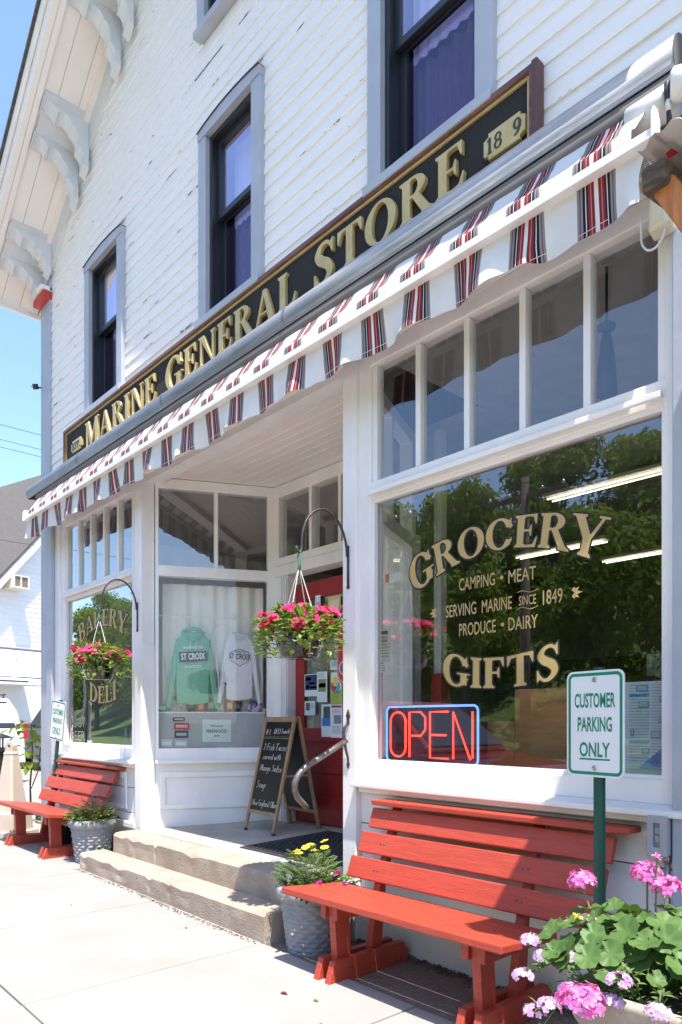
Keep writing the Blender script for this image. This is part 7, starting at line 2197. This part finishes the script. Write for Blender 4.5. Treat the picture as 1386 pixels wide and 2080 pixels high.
for i, (sd, ht, rad, mm) in enumerate(((1, 9.5, 3.4, 'leaf_tree'), (2, 8.0, 3.0, 'leaf_tree2'), (3, 11.0, 3.2, 'leaf_tree'))):
    a, b = tree_meshes(sd, ht, rad)
    t0 = thing('broadleaf_tree', 'proto', 'tree', (0, 0, 0), 'trees on the hill across the street')
    a.build('trunk', M['bark'], t0, local=True); b.build('crown', M[mm], t0, local=True, fixn=False)
    protos.append(t0)
rnd = random.Random(21)
spots = []
for row_, (yy, n_, x0, x1) in enumerate(((-24, 11, -75, -6), (-31, 12, -84, -6), (-39, 12, -96, -8))):
    for i in range(n_):
        spots.append((x0 + (x1 - x0) * (i + .5) / n_ + rnd.uniform(-1.6, 1.6), yy + rnd.uniform(-2, 2), row_))
size_w = ('full rounded', 'narrow tall', 'broad low', 'loose open', 'dense dark', 'pale spring-green')
used = [False] * 3
for i, (x, y, row_) in enumerate(spots):
    kk = i % 3
    if used[kk]: o = copy_tree(protos[kk])
    else: o = protos[kk]; used[kk] = True
    sc = rnd.uniform(.85, 1.2)
    o.location = (x, y, hillz(x, y) - .1); o.rotation_euler = (0, 0, rnd.uniform(0, 6.28)); o.scale = (sc, sc, sc * rnd.uniform(.9, 1.15))
    o['label'] = ('%s tree %s the hill opposite, mirrored in the shop glass' % (('broad rounded green', 'low spring-green', 'tall green')[kk], ('at the foot of', 'halfway up', 'near the top of')[row_]))
# utility poles and wires
def upole(label, x, y, h):
    p = thing('utility_pole', label, 'pole', (x, y, -.1), 'utility poles')
    MB().tube([(0, 0, 0), (0, 0, h)], [.15, .10], 10).build('pole', M['utility'], p, local=True, smooth=True)
    MB().box(-1.2, 1.2, -.06, .06, h - .55, h - .43).build('crossarm', M['utility'], p, local=True)
    for sx in (-1.1, -.5, .5, 1.1): MB().lathe([(0, 0), (.04, .0), (.05, .05), (.03, .12), (0, .13)], (sx, 0, h - .43), 8).build('insulator', M['bolt'], p, local=True, smooth=True)
    return p
upole('wooden utility pole across the street mirrored above the grocery lettering', -10.6, -13.0, 7.7)
upole('wooden utility pole across the street near the side road', -15.9, -13.2, 8.1)
upole('wooden utility pole far along the side road behind the gift shop', -16.3, 34.0, 8.6)
wr = thing('overhead_wires', 'thin overhead wires crossing the sky at the left and mirrored in the glass', 'wires', (-15.9, 10, 7))
def sag(a, b, s_, n=16):
    a = Vector(a); b = Vector(b)
    return [tuple(a.lerp(b, i / n) + Vector((0, 0, -4 * s_ * (i / n) * (1 - i / n)))) for i in range(n + 1)]
for (dx, za, zb) in ((-.5, 7.55, 8.1), (.5, 7.5, 8.0), (.15, 7.2, 7.6), (.0, 5.25, 5.8)):
    MB().tube(sag((-15.9 + dx, -13.2, za), (-16.3 + dx, 34, zb), .35), .006, 5).build('wire', M['wire'], wr)
for (dy, za) in ((-.0, 7.3), (.5, 7.3), (-.5, 5.4)):
    MB().tube(sag((-10.6, -13 + dy, za), (-15.9, -13.2 + dy, za + .1), .15), .011, 5).build('wire', M['wire'], wr)
    MB().tube(sag((-10.6, -13 + dy, za), (24, -13 + dy, za), .5), .011, 5).build('wire', M['wire'], wr)
    MB().tube(sag((-15.9, -13.2 + dy, za + .1), (-60, -13 + dy, za), .6), .011, 5).build('wire', M['wire'], wr)
